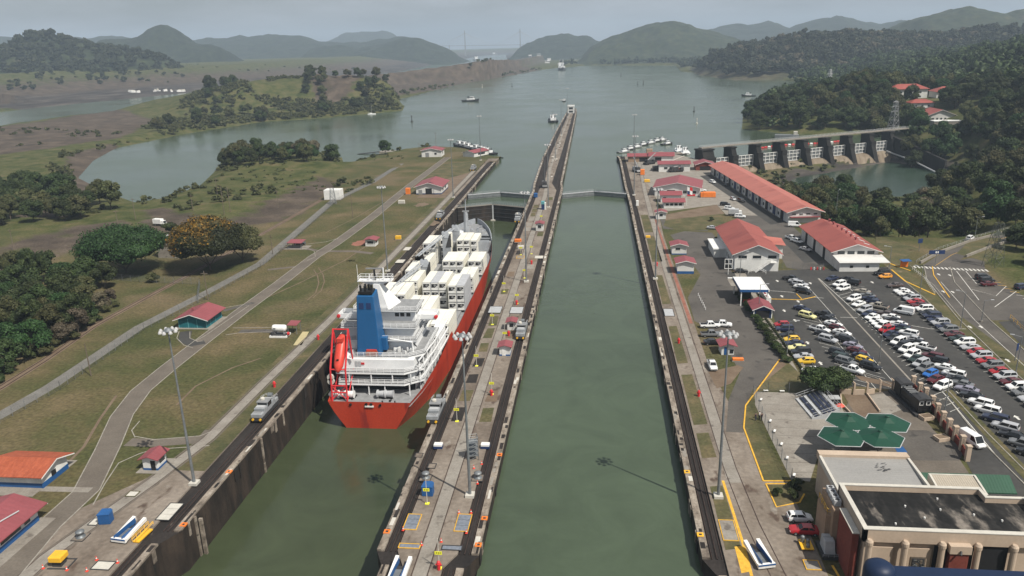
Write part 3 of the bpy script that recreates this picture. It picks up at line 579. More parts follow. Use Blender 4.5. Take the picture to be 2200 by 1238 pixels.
# ------------------------------------------------------------------ paths, roads, kerbs, markings
m = MB()
P1 = GP([(10, 1238), (100, 1133), (185, 1055), (232, 962), (262, 893), (302, 840), (362, 790), (430, 737), (520, 668), (600, 610), (675, 552), (720, 524), (800, 466), (880, 400), (962, 338)])
P1 = [(-89.0, 70)]+P1
m.ribbon(P1, 4.4, .02, 'path')
m.ribbon(GP([(275, 950), (330, 952), (430, 945), (455, 925)]), 3.2, .024, 'path')
m.ribbon(GP([(515, 712), (560, 711), (600, 712)]), 2.6, .024, 'asphalt_old'); m.ribbon(GP([(400, 712), (396, 730), (415, 740), (440, 735)]), 3.2, .024, 'asphalt')
m.ribbon(GP([(480, 668), (540, 652), (545, 650)]), 2.0, .024, 'asphalt_old')
m.ribbon(GP([(600, 535), (650, 533), (690, 540), (720, 522)]), 3.2, .025, 'path'); m.ribbon(GP([(700, 540), (760, 540), (800, 545)]), 2.6, .025, 'path'); m.ribbon(GP([(575, 580), (620, 575), (650, 572)]), 2.2, .025, 'path')
m.ribbon(GP([(0, 1045), (60, 1050), (195, 1053)]), 1.6, .026, 'concrete_light'); m.ribbon(GP([(40, 1075), (85, 1052)]), 1.3, .027, 'concrete_light')
struct(m, 'path')
m = MB(); m.ribbon(P1, .2, 0, 'kerb', .07, off=2.3); m.ribbon(P1, .2, 0, 'kerb', .07, off=-2.3)
for pts in ([(290, 940), (283, 925), (300, 905)], [(455, 927), (430, 937), (330, 945), (290, 938)], [(450, 958), (330, 966), (300, 975), (255, 995), (225, 1040), (200, 1085)], [(385, 712), (380, 727), (395, 742), (415, 748)], [(408, 713), (408, 727), (425, 734), (437, 733)], [(485, 720), (510, 716), (585, 713)],
            [(500, 705), (585, 704)], [(600, 530), (655, 532), (675, 540), (678, 552), (660, 560)], [(598, 526), (650, 526), (700, 520), (728, 512)], [(420, 733), (440, 722), (535, 657), (520, 655), (480, 662)]):
    m.ribbon(GP(pts), .2, 0, 'kerb', .06)
struct(m, 'path_kerb')
m = MB(); TS = [(-84.6, 62), (-84.2, 92), (-82.6, 100), (-79.6, 114), (-77, 130), (-76.8, 156), (-75.4, 200), (-75.1, 380), (-75.3, 470)]
m.ribbon(TS, 2.3, .03, 'concrete_light')
for o in (-1.2, 1.2): m.ribbon(TS, .14, .036, 'rail', off=o)
for o in (-1.55, 1.55): m.ribbon(TS, .35, .034, 'path', off=o)
struct(m, 'service_track_road')
m = MB()
for pts, w_, mt in (([(672, 640), (690, 625), (697, 605), (694, 590), (684, 575)], .35, 'dirt'), ([(660, 645), (678, 630), (685, 608), (682, 592), (674, 580)], .35, 'dirt'), ([(380, 870), (420, 830), (500, 790), (560, 770)], .5, 'dirt'), ([(140, 1000), (180, 960), (215, 900), (250, 850)], .6, 'dirt'), ([(550, 650), (640, 610), (740, 560), (800, 520)], .5, 'dirt'), ([(700, 500), (760, 470), (830, 430)], .4, 'dirt')): m.ribbon(GP(pts), w_, .012, mt)
for cx_, cy_, a_, b_, mt in ((775, 522, 3.6, 6, 'red_earth'), (905, 440, 4, 6, 'dirt'), (930, 480, 3, 6, 'dirt')):
    x, y = G(cx_, cy_); m.sheet([(x+a_*math.cos(2*PI*k/18)*rnd.uniform(.6, 1.1), y+b_*math.sin(2*PI*k/18)*rnd.uniform(.6, 1.1)) for k in range(18)], .009, mt)
struct(m, 'worn_ground')
m = MB(); GR = GP([(-60, 925), (0, 893), (110, 830), (300, 703), (430, 636), (560, 566), (715, 432), (800, 392), (862, 352)]); m.ribbon(GR, 3.6, .015, 'gravel'); struct(m, 'gravel_path')
m = MB(); RL = GP([(-60, 868), (0, 834), (95, 775), (200, 702), (310, 642), (400, 594), (500, 538), (600, 482), (690, 430)])
m.ribbon(RL, 2.6, .018, 'dirt')
for o in (-.72, .72): m.ribbon(RL, .12, .02, 'rail', .12, off=o)
struct(m, 'railway_path')
m = MB(); m.ribbon(GP([(600, 455), (500, 470), (420, 487), (380, 495), (330, 492)]), 5, .06+1.2, 'concrete_light'); 
# asphalt of the right bank
m = MB()
m.sheet(GP([(1492, 690), (1478, 640), (1505, 590), (1440, 505), (1470, 497), (1530, 500), (1545, 520), (1590, 625), (1640, 700), (1684, 772), (1606, 868), (1597, 930), (1560, 928), (1565, 860), (1590, 800), (1540, 715)]), .024, 'asphalt_old')
m.sheet(GP([(1418, 470), (1425, 492), (1520, 497), (1545, 470), (1520, 495)]), .022, 'asphalt_old')
m.sheet(GP([(1555, 585), (1930, 573), (1945, 600), (2010, 655), (2200, 852), (2200, 1240), (2010, 860), (1925, 838), (1838, 830), (1800, 840), (1735, 800), (1665, 690), (1650, 640), (1590, 620)]), .026, 'asphalt')
m.sheet(GP([(1560, 455), (1500, 345), (1530, 345), (1640, 430), (1790, 565), (1740, 585), (1690, 575), (1660, 520)]), .020, 'asphalt_old')
m.sheet([(60, 70), (100, 70), (101, 132), (77.5, 132), (70, 112)], .025, 'asphalt')
m.sheet(GP([(1503, 378), (1528, 376), (1686, 478), (1656, 483)]), .029, 'asphalt'); m.sheet(GP([(1679, 515), (1728, 503), (1777, 558), (1728, 566)]), .029, 'asphalt')  # darker asphalt sheets, widening by colour the shade beside warehouse and workshop
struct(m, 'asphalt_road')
m = MB(); OR = RAMP
m.ribbon(OR, 7.5, .03, 'asphalt_old'); m.sheet([(106, 205), (113, 205), (122, 196), (124, 226), (137, 240), (136, 262), (128, 268), (118, 262), (108, 244), (104, 224)], .029, 'asphalt_old'); m.sheet([(102, 170), (107, 204), (116, 206), (128, 190), (126, 140), (101, 130)], .028, 'asphalt')
struct(m, 'outer_road')
m = MB()
for off, mt in ((3.85, 'kerb'), (-3.85, 'kerb')): m.ribbon(OR[:6], .22, 0, mt, .14, off=off)
m.ribbon([(104.6, 258), (103.4, 236), (98.6, 206)], .2, 0, 'kerb', .12)
for pts in ([(1905, 572), (1985, 640), (2200, 852)], [(1925, 838), (2040, 862), (2110, 950), (2240, 1080)], [(2035, 838), (2120, 930), (2200, 1010)], [(1990, 837), (1925, 833), (1880, 812), (1828, 797)]): m.ribbon(GP(pts), .2, 0, 'kerb', .13)
struct(m, 'road_kerb')
m = MB(); YK = GP([(1675, 773), (1602, 872), (1598, 920), (1640, 1034)])
m.ribbon(YK, .28, 0, 'paint_yellow', .13); m.ribbon(GP([(1640, 1034), (1700, 1034)]), .25, 0, 'paint_yellow', .12)
for pts in ([(1645, 1040), (1668, 1090), (1718, 1080)], [(1718, 1080), (1728, 1062)], [(1645, 1040), (1700, 1040)]): m.ribbon(GP(pts), .25, 0, 'paint_yellow', .12)
for pts in ([(1915, 580), (1945, 605), (2008, 634)], [(1900, 562), (1925, 572), (1955, 582)], [(2003, 573), (2006, 592), (2040, 640)], [(1655, 643), (1720, 645), (1752, 638)], [(1711, 632), (1724, 645)]): m.ribbon(GP(pts), .5 if pts[0][0] < 1930 and pts[0][0] > 1890 else .25, 0, 'paint_yellow', .14)
struct(m, 'yellow_kerb')
m = MB()
# stall lines, hatchings, arrows
for k in range(34):
    y = 236-k*2.62
    a = math.radians(-143+180)
    for x0, dx in ((72.2, 5.0),): m.ribbon([(x0, y), (x0+4.6, y+3.4)], .11, .034, 'paint_white')
    m.ribbon([(78.0, y+1.2), (82.4, y-1.8)], .11, .034, 'paint_white')
    m.ribbon([(88.0, y-8), (93.4, y-7.7)], .11, .034, 'paint_white')
for k in range(18):
    y = 206-k*2.6; m.ribbon([(56.4, y+1.8), (60.6, y-1.6)], .11, .034, 'paint_white'); m.ribbon([(61.4, y+1.8), (65, y-1.4)], .11, .034, 'paint_white')
m.ribbon([(71.2, 243), (73.0, 205), (74.6, 158), (72.8, 130)], .16, .035, 'paint_white'); m.ribbon([(71.0, 243), (70.4, 205), (70.2, 158)], .42, .034, 'concrete_light')
m.ribbon([(77.6, 238), (77.6, 156)], .14, .035, 'paint_white'); m.ribbon([(65.6, 236), (66.2, 160)], .12, .035, 'paint_white'); m.ribbon([(60.9, 205), (61.2, 160)], .12, .035, 'paint_white'); m.ribbon(OR[:5], .12, .038, 'paint_white'); m.ribbon(OR[5:], .12, .038, 'paint_yellow', off=.4)
for px, py in ((1670, 604), (1680, 637), (1685, 668), (1741, 609), (1708, 689), (1735, 737), (1763, 781), (1874, 607), (2030, 770), (2140, 790), (2185, 898), (2017, 590), (2041, 592), (2027, 627), (2047, 628), (2084, 703), (2108, 703), (2165, 775), (1715, 648), (1722, 656)):
    x, y = G(px, py); m.sheet([(x-.25, y-.9), (x+.25, y-.9), (x+.25, y+.2), (x+.6, y+.2), (x, y+1.1), (x-.6, y+.2), (x-.25, y+.2)], .037, 'paint_white')
for k in range(22):
    x0 = 105.2+k*1.15; y0 = 255.5-k*.22; m.sheet([(x0, y0), (x0+.55, y0-.1), (x0+.7, y0+2.3), (x0+.15, y0+2.4)], .04, 'paint_white')
for k in range(7): m.ribbon([(124+k*.2-2, 240-k*3.2), (132-k*.8, 237-k*3.2)], .2, .037, 'paint_yellow' if k < 4 else 'paint_white')
for pts in ([(2055, 583), (2103, 645)], [(2075, 583), (2098, 610)], [(2088, 622), (2140, 636), (2165, 612)], [(2137, 660), (2185, 625)], [(1748, 639), (1770, 641)], [(1805, 682), (1842, 683)], [(2075, 707), (2000, 707), (1958, 700)], [(1655, 625), (1712, 629)]): m.ribbon(GP(pts), .18, .037, 'paint_white')
x, y = G(1755, 640); m.sheet([(43.2, 70), (43.7, 70), (29.6, 112), (29.2, 112)], .033, 'paint_yellow') if 0 else None
m.ribbon(GP([(1553, 1033), (1570, 1085), (1600, 1180), (1615, 1238)]), .45, .034, 'paint_yellow'); m.sheet(GP([(1578, 1175), (1600, 1173), (1614, 1228), (1593, 1232)]), .038, 'paint_yellow'); m.ribbon(GP([(1788, 1215), (1803, 1240)]), .35, .034, 'paint_yellow')
struct(m, 'road_markings')
# verge islands
m = MB()
m.sheet(GP([(1905, 568), (2200, 845), (2200, 780), (2010, 640), (1960, 590), (1925, 560)]), .034, 'grass_patch'); m.sheet(GP([(2030, 842), (2045, 838), (2230, 1030), (2240, 1075)]), .05, 'grass_patch')
m.sheet(GP([(1835, 805), (1895, 818), (1985, 835), (1928, 836), (1850, 818)]), .05, 'dirt'); m.sheet(GP([(1603, 872), (1598, 920), (1640, 1034), (1695, 1034), (1650, 950), (1622, 850), (1618, 835)]), .04, 'grass_patch'); m.sheet(GP([(1645, 1042), (1700, 1042), (1726, 1062), (1716, 1078), (1668, 1088)]), .05, 'grass_patch')
m.sheet(GP([(1690, 775), (1738, 812), (1760, 842), (1640, 842), (1620, 838)]), .04, 'grass_patch'); m.sheet(GP([(1674, 775), (1690, 783), (1622, 838), (1612, 852)]), .05, 'dirt'); m.sheet(GP([(1430, 473), (1548, 460), (1560, 485), (1545, 495), (1455, 495), (1425, 485)]), .03, 'grass_patch'); m.sheet(GP([(1428, 462), (1540, 440), (1556, 460), (1430, 475)]), .028, 'dirt')
m.sheet(GP([(1522, 800), (1585, 785), (1597, 790), (1570, 825), (1540, 835)]), .035, 'dirt'); m.sheet(GP([(2090, 510), (2150, 512), (2160, 575), (2055, 545)]), .045, 'grass_patch'); m.sheet(GP([(1880, 505), (1975, 535), (1905, 575), (1890, 560)]), .035, 'grass_patch')
m.sheet(GP([(1575, 580), (1600, 585), (1660, 700), (1715, 800), (1690, 775), (1600, 640)]), .045, 'concrete_light')
m.sheet([(-79.5, 118), (-71.66, 118), (-71.66, 384), (-79.5, 384)], .016, 'grass_patch')
struct(m, 'lawn')
m = MB(); m.sheet(GP([(1622, 842), (1720, 845), (1800, 858), (1820, 900), (1830, 985), (1756, 985), (1740, 1035), (1700, 1032), (1655, 940), (1622, 870)]), .045, 'concrete_light'); m.sheet(GP([(1760, 985), (1830, 850), (1930, 838), (2060, 985), (2110, 1060), (1960, 1060)]), .040, 'path')
m.sheet(GP([(1812, 848), (1862, 850), (1890, 890), (1842, 898)]), .05, 'dirt'); m.sheet(GP([(1866, 850), (1900, 846), (1940, 880), (1912, 890), (1893, 888)]), .052, 'concrete_light'); m.sheet(GP([(1930, 990), (2060, 990), (2080, 960), (1990, 925), (1925, 925)]), .048, 'asphalt_old')
m.sheet(GP([(1922, 962), (1940, 960), (1950, 973), (1928, 973)]), .056, 'blue')
for k in range(9): m.ribbon([(35.3+k*.05, 124+k*3.4), (43.5, 124.6+k*3.2)], .06, .05, 'concrete_dark')
struct(m, 'plaza_pavement')
m = MB(); m.sheet(GP([(1440, 480), (1360, 340), (1420, 325), (1510, 345), (1560, 390), (1680, 465), (1560, 462), (1540, 440), (1430, 455)]), .021, 'concrete_light'); m.sheet([(-74, 395), (-103, 395), (-100, 500), (-74, 520)], .012, 'grass_patch'); m.sheet([(-74, 383), (-92, 383), (-88, 440), (-74, 470)], .018, 'dirt'); struct(m, 'yard_pavement')
MT['dark_bench'] = plain('navy_bench', (.02, .026, .05), .6)
# ------------------------------------------------------------------ buildings
def gable(name, label, cx, cy, w, l, h, rise, roof, wall='white_wall', base=None, ridge='y', over=.7, rz=0, wins=(), doors=(), z=0, cat='building', group=None, band=1.0, gable_mat=None, extras=None, hip=False, thick=.14):
    """a pitched-roof building centred at (cx, cy); wins/doors: (side, offset along the side, sill height, width, height)"""
    t = thing(name, label, cat, (cx, cy, z), rz, group)
    if ridge == 'x': W_, L_ = l, w
    else: W_, L_ = w, l
    def tr(vs): return [((y, -x, zz) if ridge == 'x' else (x, y, zz)) for x, y, zz in vs]
    a, b = W_/2, L_/2
    m = MB(); vs = tr([(-a, -b, 0), (a, -b, 0), (a, b, 0), (-a, b, 0), (-a, -b, h), (a, -b, h), (a, b, h), (-a, b, h), (0, -b+(a if hip else 0), h+rise), (0, b-(a if hip else 0), h+rise)])
    m.add(vs, [(3, 2, 1, 0), (1, 2, 6, 5), (3, 0, 4, 7), (0, 1, 5, 4), (2, 3, 7, 6), (4, 5, 8), (6, 7, 9), (5, 6, 9, 8), (7, 4, 8, 9)], wall)
    if base:
        for q in ((-a-.03, a+.03, -b-.03, -b), (-a-.03, a+.03, b, b+.03), (-a-.03, -a, -b, b), (a, a+.03, -b, b)):
            v8 = tr([(q[0], q[2], 0), (q[1], q[2], 0), (q[1], q[3], 0), (q[0], q[3], 0), (q[0], q[2], band), (q[1], q[2], band), (q[1], q[3], band), (q[0], q[3], band)]); m.hexa(v8, base)
    m.build('wall', t)
    m = MB(); s = rise/a; ao, bo = a+over, b+over; ze = h-s*over+.05; zr = h+rise+.05
    if hip:
        bi = b-a*.9
        for zz in (0, thick):
            pass
        e = tr([(-ao, -bo, ze), (ao, -bo, ze), (ao, bo, ze), (-ao, bo, ze), (0, -bi, zr), (0, bi, zr)]); e2 = [(x, y, zz+thick) for x, y, zz in e]
        m.add(e+e2, [(6, 7, 10), (7, 8, 11, 10), (8, 9, 11), (9, 6, 10, 11), (0, 1, 7, 6), (1, 2, 8, 7), (2, 3, 9, 8), (3, 0, 6, 9), (1, 0, 4), (2, 1, 4, 5), (3, 2, 5), (0, 3, 5, 4)], roof)
    else:
        for sx in (-1, 1):
            e = tr([(0, -bo, zr), (sx*ao, -bo, ze), (sx*ao, bo, ze), (0, bo, zr)]); m.hexa(e+[(x, y, zz+thick) for x, y, zz in e], roof)
    m.build('roof', t)
    if not hip and W_ > 4:
        for sy in (-1, 1):
            m = MB()
            for sx in (-1, 1):
                e = tr([(0, sy*(bo+.03), zr-.12), (sx*ao, sy*(bo+.03), ze-.12), (sx*ao, sy*(bo-.05), ze-.12), (0, sy*(bo-.05), zr-.12)]); m.hexa(e+[(x, y, zz+.2) for x, y, zz in e], 'white')
            m.build('bargeboard', t)
    def opening(side, off, z0, ww, hh, nm, mat, frame='white'):
        m = MB(); f = MB(); g_ = .04
        if side in 'sn': yy = -b if side == 's' else b; sg = -1 if side == 's' else 1; q = lambda mb, e, d0, d1, mt, zz0, zz1: mb.hexa(tr([(off-ww/2-e, yy+sg*d0, zz0), (off+ww/2+e, yy+sg*d0, zz0), (off+ww/2+e, yy+sg*d1, zz0), (off-ww/2-e, yy+sg*d1, zz0), (off-ww/2-e, yy+sg*d0, zz1), (off+ww/2+e, yy+sg*d0, zz1), (off+ww/2+e, yy+sg*d1, zz1), (off-ww/2-e, yy+sg*d1, zz1)]), mt)
        else: xx = -a if side == 'w' else a; sg = -1 if side == 'w' else 1; q = lambda mb, e, d0, d1, mt, zz0, zz1: mb.hexa(tr([(xx+sg*d0, off-ww/2-e, zz0), (xx+sg*d0, off+ww/2+e, zz0), (xx+sg*d1, off+ww/2+e, zz0), (xx+sg*d1, off-ww/2-e, zz0), (xx+sg*d0, off-ww/2-e, zz1), (xx+sg*d0, off+ww/2+e, zz1), (xx+sg*d1, off+ww/2+e, zz1), (xx+sg*d1, off-ww/2-e, zz1)]), mt)
        q(m, 0, -.02, .05, mat, z0, z0+hh); o = m.build(nm, t)
        if ww > 1.0 and nm == 'window':
            q(f, .1, -.02, .1, frame, z0-.12, z0-.01); f.build('sill', o)
    for w_ in wins: opening(*w_, 'window', 'window')
    for d_ in doors: opening(*d_[:5], 'door', d_[5] if len(d_) > 5 else 'void')
    if extras: extras(t, MB, a, b)
    return t
def vents(n, x, y0, y1, z):
    def f(t, MB, a, b):
        for i in range(n):
            y = y0+(y1-y0)*i/(n-1); m = MB(); m.tube((x, y, z), (x, y, z+.7), .28, 'roof_red', n=8); m.lathe([(.5, 0), (.55, .2), (.1, .45)], 'roof_red', (x, y, z+.65), 10); m.build('roof_vent', t)
    return f
# left bank
def teal_extra(t, MB, a, b):
    for x in (-a, -1.3, 1.3, a): m = MB(); m.box(x-.09, x+.09, -b-.06, -b, 0, 2.7, 'teal_light'); m.build('trim_post', t)
    for y in (-2.2, .8, b): m = MB(); m.box(a, a+.06, y-.09, y+.09, 0, 2.7, 'teal_light'); m.build('trim_post', t)
    m = MB(); m.box(-a-1.3, a+1.6, -b-1.0, b+.6, .0, .1, 'concrete_light'); m.build('floor_slab', t)
    m = MB(); m.tube((-1.6, -.5, 4.1), (-1.6, -.5, 4.7), .3, 'roof_red', n=8); m.build('roof_vent', t)
gable('utility_hut', 'teal hut with pale posts under a wide pink-red gable roof', -112.6, 196.2, 8.2, 9, 2.9, 1.35, 'roof_red', 'teal', over=1.1, wins=(('e', -1, 1.2, .8, .8),), doors=(('s', -2.6, .05, 1.1, 2.1, 'teal'), ('s', 0, .05, 1.1, 2.1, 'teal'), ('s', 2.6, .05, 1.1, 2.1, 'teal')), extras=teal_extra)
def slab_extra(t, MB, a, b): m = MB(); m.box(-a-1, a+1.2, -b-1.1, b+1.2, 0, .09, 'concrete_light'); m.build('floor_slab', t)
gable('guard_hut', 'small white hut with blue base and crimson roof beside the curved grassy path', -81.9, 119.2, 2.8, 3.2, 2.5, .45, 'roof_red', base='blue', band=.5, over=.6, wins=(('e', .1, 1.0, 1.8, 1.1),), doors=(('s', .6, .05, .9, 2.0),), extras=slab_extra)
def bl1(t, MB, a, b): m = MB(); m.box(-a-2, a+1.3, -b-1.3, b+1.3, 0, .09, 'concrete_light'); m.build('floor_slab', t)
gable('bungalow', 'white bungalow with blue base, brick-red roof with upturned eaves, farther of two', -103.2, 114.0, 9.8, 7, 2.9, 1.1, 'roof_terra', base='blue', band=1.0, over=1.0, ridge='x', wins=(('w', -1.0, 1.2, 1.8, 1.0), ('w', -4, 1.2, 1.8, 1.0)), doors=(('n', .3, .9, 1.2, 1.0), ('w', 1.4, .1, 1.3, 2.1, 'navy')), extras=bl1)
gable('bungalow', 'crimson-roofed bungalow with blue base cut off by the lower left edge', -96.5, 93.2, 9, 17.5, 2.9, 1.25, 'roof_red', base='blue', band=1.0, over=1.2, wins=(('e', 6.3, 1.2, 1.3, 1.1), ('e', 2.6, 1.2, 4.4, 1.1), ('e', -2, 1.2, 3, 1.1)), extras=lambda t, MB, a, b: bl2(t, MB, a, b))if 0 else None
def bl2(t, MB, a, b):
    m = MB(); m.box(-a, a+2.4, -b, b+.8, 0, .10, 'concrete_light'); m.build('floor_slab', t)
    m = MB(); m.tube((.9, -6, 4.12), (3.6, 6.2, 3.55), .12, 'grey_light', n=6); m.build('roof_conduit', t)
gable('bungalow', 'crimson-roofed bungalow with blue base cut off by the lower left edge', -96.6, 92.4, 9, 17.5, 2.9, 1.25, 'roof_red', base='blue', band=1.0, over=1.2, wins=(('e', 6.3, 1.2, 1.3, 1.1), ('e', 2.6, 1.2, 4.4, 1.1), ('e', -2, 1.2, 3, 1.1)), extras=bl2)
t = thing('blockhouse', 'pale grey two-storey blockhouse standing between the two big spreading trees', 'building', (-160.5, 272, float(height(np.array([-160.5]), np.array([272.]))[0])-.4))
m = MB(); m.box(-4.5, 4.5, -7, 7, 0, 7.2, 'concrete_light'); m.box(-4.8, 4.8, -7.3, 7.3, 7.2, 7.7, 'concrete_light'); m.build('wall', t)
m = MB(); m.box(-3, 3, -5, 2, 7.71, 8.2, 'grey_light'); m.build('roof', t)
for y in (-4.5, -1.2, 2.2):
    for z in (1, 4.3): m = MB(); m.box(-4.56, -4.45, y-.8, y+.8, z, z+2, 'window'); m.build('window', t)
for x in (-2.6, 1.4): m = MB(); m.box(x-.8, x+.8, -7.06, -6.95, 4.2, 6.2, 'window'); m.build('window', t)
gable('storehouse', 'white storehouse with dark doorway and crimson roof beside the far left track', -87.3, 402, 13.5, 19, 4.2, 2.0, 'roof_red', over=1.0, wins=(('e', 2, 1.4, 3, 1.2), ('e', -5, 1.4, 3, 1.2)), doors=(('s', 0, .05, 3.4, 3.2), ('s', -4.5, .05, 2, 2.4, 'grey')), base='navy', band=.6)
gable('storehouse', 'white cube-like house with crimson roof near the left lake shore', -115.5, 541, 14, 12, 4.6, 1.4, 'roof_red', over=.8, wins=(('s', 3, 1.6, 1.6, 1.4), ('e', 0, 1.6, 2, 1.4)), doors=(('s', -3, .05, 2.6, 3, 'grey'),))
gable('shed', 'long low white shed with faded roof by the moored tugs', -84.6, 541, 10, 17, 3, 1.2, 'roof_red', over=.6, wins=(('e', 0, 1, 8, 1.2),), rz=-.5)
gable('booth', 'purple-roofed white booth beside the red earth patch', -87.6, 285.6, 4.0, 4.2, 2.6, .5, 'roof_red', over=.7, wins=(('s', 0, 1.1, 2.4, 1.0), ('e', 0, 1.1, 2, 1)))
t = thing('carport', 'low open shelter with faded red roof over a parked dark car', 'shelter', (*G(638, 532), 0))
m = MB(); m.hexa([(-3, -2.6, 2.4), (3, -2.6, 2.3), (3, 2.6, 2.6), (-3, 2.6, 2.7), (-3, -2.6, 2.5), (3, -2.6, 2.4), (3, 2.6, 2.7), (-3, 2.6, 2.8)], 'roof_red'); m.build('roof', t)
for x in (-2.7, 2.7):
    for y in (-2.3, 2.3): m = MB(); m.box(x-.08, x+.08, y-.08, y+.08, 0, 2.45, 'steel'); m.build('post', t)
m = MB(); m.box(-4, 5, -3.2, 3, 0, .06, 'concrete_light'); m.build('floor_slab', t)
# right bank
def warehouse():
    A, B = (79.0, 321.5), (94.0, 324.6); D = (65.4, 450.8); ang = math.atan2(B[1]-A[1], B[0]-A[0]); w = math.dist(A, B); l = math.dist(A, D)
    ang = math.atan2(A[0]-D[0], D[1]-A[1])
    cx, cy = (B[0]+D[0])/2, (B[1]+D[1])/2; w = 13.4
    wins = [('s', x, 3.4, 1.5, .6) for x in (-4.4, -1.5, 1.4, 4.4)]; doors = []
    for k in range(12):
        y = -57+k*10.3; doors.append(('w', y, .05, 3.2, 4.0, 'navy' if k % 3 == 1 else 'void'))
        wins.append(('w', y+4.2, 1.1, 1.5, 1.3))
    def ex(t, MB, a, b):
        m = MB(); m.box(-a+.5, a-.5, -b-1.6, -b-.02, 2.5, 2.75, 'roof_red'); m.build('door_canopy', t)
        for k in range(12):
            m = MB(); y = -57+k*10.3+6.2; m.box(-a-.06, -a+.0, y-1.1, y+1.1, .1, 3.9, 'grey_light'); m.build('shutter', t)
        for k in range(13):
            m = MB(); y = -61+k*10.2; m.box(-a-.9, -a-.7, y-.12, y+.12, 0, 4.5, 'navy'); m.build('post', t)
        for y in (-b+14, -b+40, -b+78):
            m = MB(); s_ = 2.0/a
            for sx in (-1, 1): e = [(0, y, 6.96), (sx*(a+1.2), y, 4.6), (sx*(a+1.2), y+.25, 4.6), (0, y+.25, 6.96)]; m.hexa([(x, yy, zz-.03) for x, yy, zz in e]+[(x, yy, zz+.05) for x, yy, zz in e], 'roof_brick')
            m.build('roof_seam', t)
    gable('warehouse', 'very long white warehouse with orange-red roof and a row of dark bays', cx, cy, w, l, 4.9, 1.95, 'roof_orange', over=1.3, rz=ang, wins=wins, doors=doors, extras=ex)
warehouse()
def office(t, MB, a, b):
    m = MB(); m.hexa([(a-1.2, -4, 5.6), (a+5.6, -4, 4.9), (a+5.6, 7.2, 4.9), (a-1.2, 7.2, 5.6), (a-1.2, 1.6, 7.0), (a+5.2, 1.5, 6.2), (a+5.2, 1.7, 6.2), (a-1.2, 1.8, 7.0)], 'roof_orange'); m.build('wing_roof', t)
    m = MB(); m.box(a, a+4.8, -3.2, 6.4, 0, 5.0, 'white_wall'); m.build('wing', t)
    m = MB(); m.box(-a-4.2, -a, -2, 12, 0, 3.0, 'white_wall'); m.box(-a-4.6, -a, -2.4, 12.4, 3.0, 3.4, 'white'); m.build('side_annex', t)
    # outside stair on the gable end
    m = MB()
    m.hexa([(-.5, -b-1.6, 0), (-.3, -b-1.6, 0), (4.2, -b-1.6, 3.4), (4.0, -b-1.6, 3.4), (-.5, -b-.3, 0), (-.3, -b-.3, 0), (4.2, -b-.3, 3.4), (4.0, -b-.3, 3.4)], 'white'); m.box(4.1, 6.2, -b-1.7, -b-.2, 3.25, 3.4, 'white')
    m.railing([(-.4, -b-1.6, .1), (4.1, -b-1.6, 3.4), (6.1, -b-1.6, 3.4)], 1.1, 'white', 1.2, .05); m.railing([(-3.2, -b-3.4, .0), (-.4, -b-3.4, 1.7), (2.5, -b-3.4, 0)], 1.1, 'white', 1.0, .05); m.build('outside_stair', t)
gable('office_building', 'two-storey white office with red gable roof and an outside stair', 53.2, 270, 14.2, 38, 6.2, 2.9, 'roof_brick', over=1.1, wins=[('s', -4.6, 4.4, 2.7, 1.0), ('s', .0, 4.4, 2.7, 1.0), ('s', 4.9, 4.4, 2.7, 1.0)]+[('w', y, z, 1.5, 1.4) for y in (-16, -13, -10, -7, -4) for z in (1.2, 4.2)]+[('e', y, 4.2, 2, 1.3) for y in (-15, -10, 12)], extras=office)
def ware2(t, MB, a, b):
    m = MB(); m.hexa([(-a-.4, -b-7.8, 3.1), (a+1.0, -b-7.8, 3.1), (a+1.0, -b, 3.8), (-a-.4, -b, 3.8), (-a-.4, -b-7.8, 3.25), (a+1.0, -b-7.8, 3.25), (a+1.0, -b, 3.95), (-a-.4, -b, 3.95)], 'roof_white'); m.build('annex_roof', t)
    m = MB(); m.box(-a, a-2, -b-7, -b, 0, 3.1, 'white_wall'); m.build('annex', t)
    for x in (-3.5, 1.6): m = MB(); m.box(x-.5, x+.5, -b-7.05, -b-6.95, 1.3, 2.1, 'window'); m.build('window', t)
    vents(7, 1.6, -b+6, b-3, 7.5)(t, MB, a, b)
    for k in range(6):
        y = -b+5+k*4.6; m = MB(); s_ = 2.4/a; xa, xb = 4.2, 6.2; z = lambda x: 5.2+2.4-s_*x+.26
        m.hexa([(xa, y, z(xa)-.03), (xb, y, z(xb)-.03), (xb, y+1, z(xb)-.03), (xa, y+1, z(xa)-.03), (xa, y, z(xa)+.02), (xb, y, z(xb)+.02), (xb, y+1, z(xb)+.02), (xa, y+1, z(xa)+.02)], 'roof_white'); m.build('skylight', t)
gable('workshop', 'white workshop with dark red roof, small roof vents and white annex', 86.2, 276.5, 14.6, 37, 5.2, 2.4, 'roof_brick', over=1.1, rz=.03, wins=[('s', x, 4.0, 2.3, 1.1) for x in (-4.8, -1.6, 1.6, 4.8)], doors=[('w', -9, .05, 2.4, 4.2), ('w', 2, .05, 2.4, 4.2), ('w', 12, .05, 2.4, 4.2)], extras=ware2)
t = thing('entrance_canopy', 'flat white entrance canopy with bright blue fascia over the gate lane', 'canopy', (45.2, 221, 0))
m = MB(); m.box(-3.6, 4.2, -6.0, 6.2, 4.6, 5.0, 'white'); m.build('canopy_roof', t)
m = MB(); m.box(-3.7, 4.3, -6.15, -6.0, 4.3, 5.05, 'blue'); m.box(-3.75, -3.6, -6.1, 6.3, 4.3, 5.05, 'navy'); m.box(-5.2, -3.76, 5.9, 6.6, 4.7, 4.9, 'white'); m.box(-3.7, 4.4, 6.2, 6.6, 4.5, 5.1, 'white'); m.box(4.2, 4.5, -6.3, 6.6, 4.5, 5.1, 'white'); m.build('fascia', t)
m = MB(); m.box(-5.4, -3.8, -1, 5.8, 4.5, 4.6, 'concrete_light'); m.build('side_roof', t)
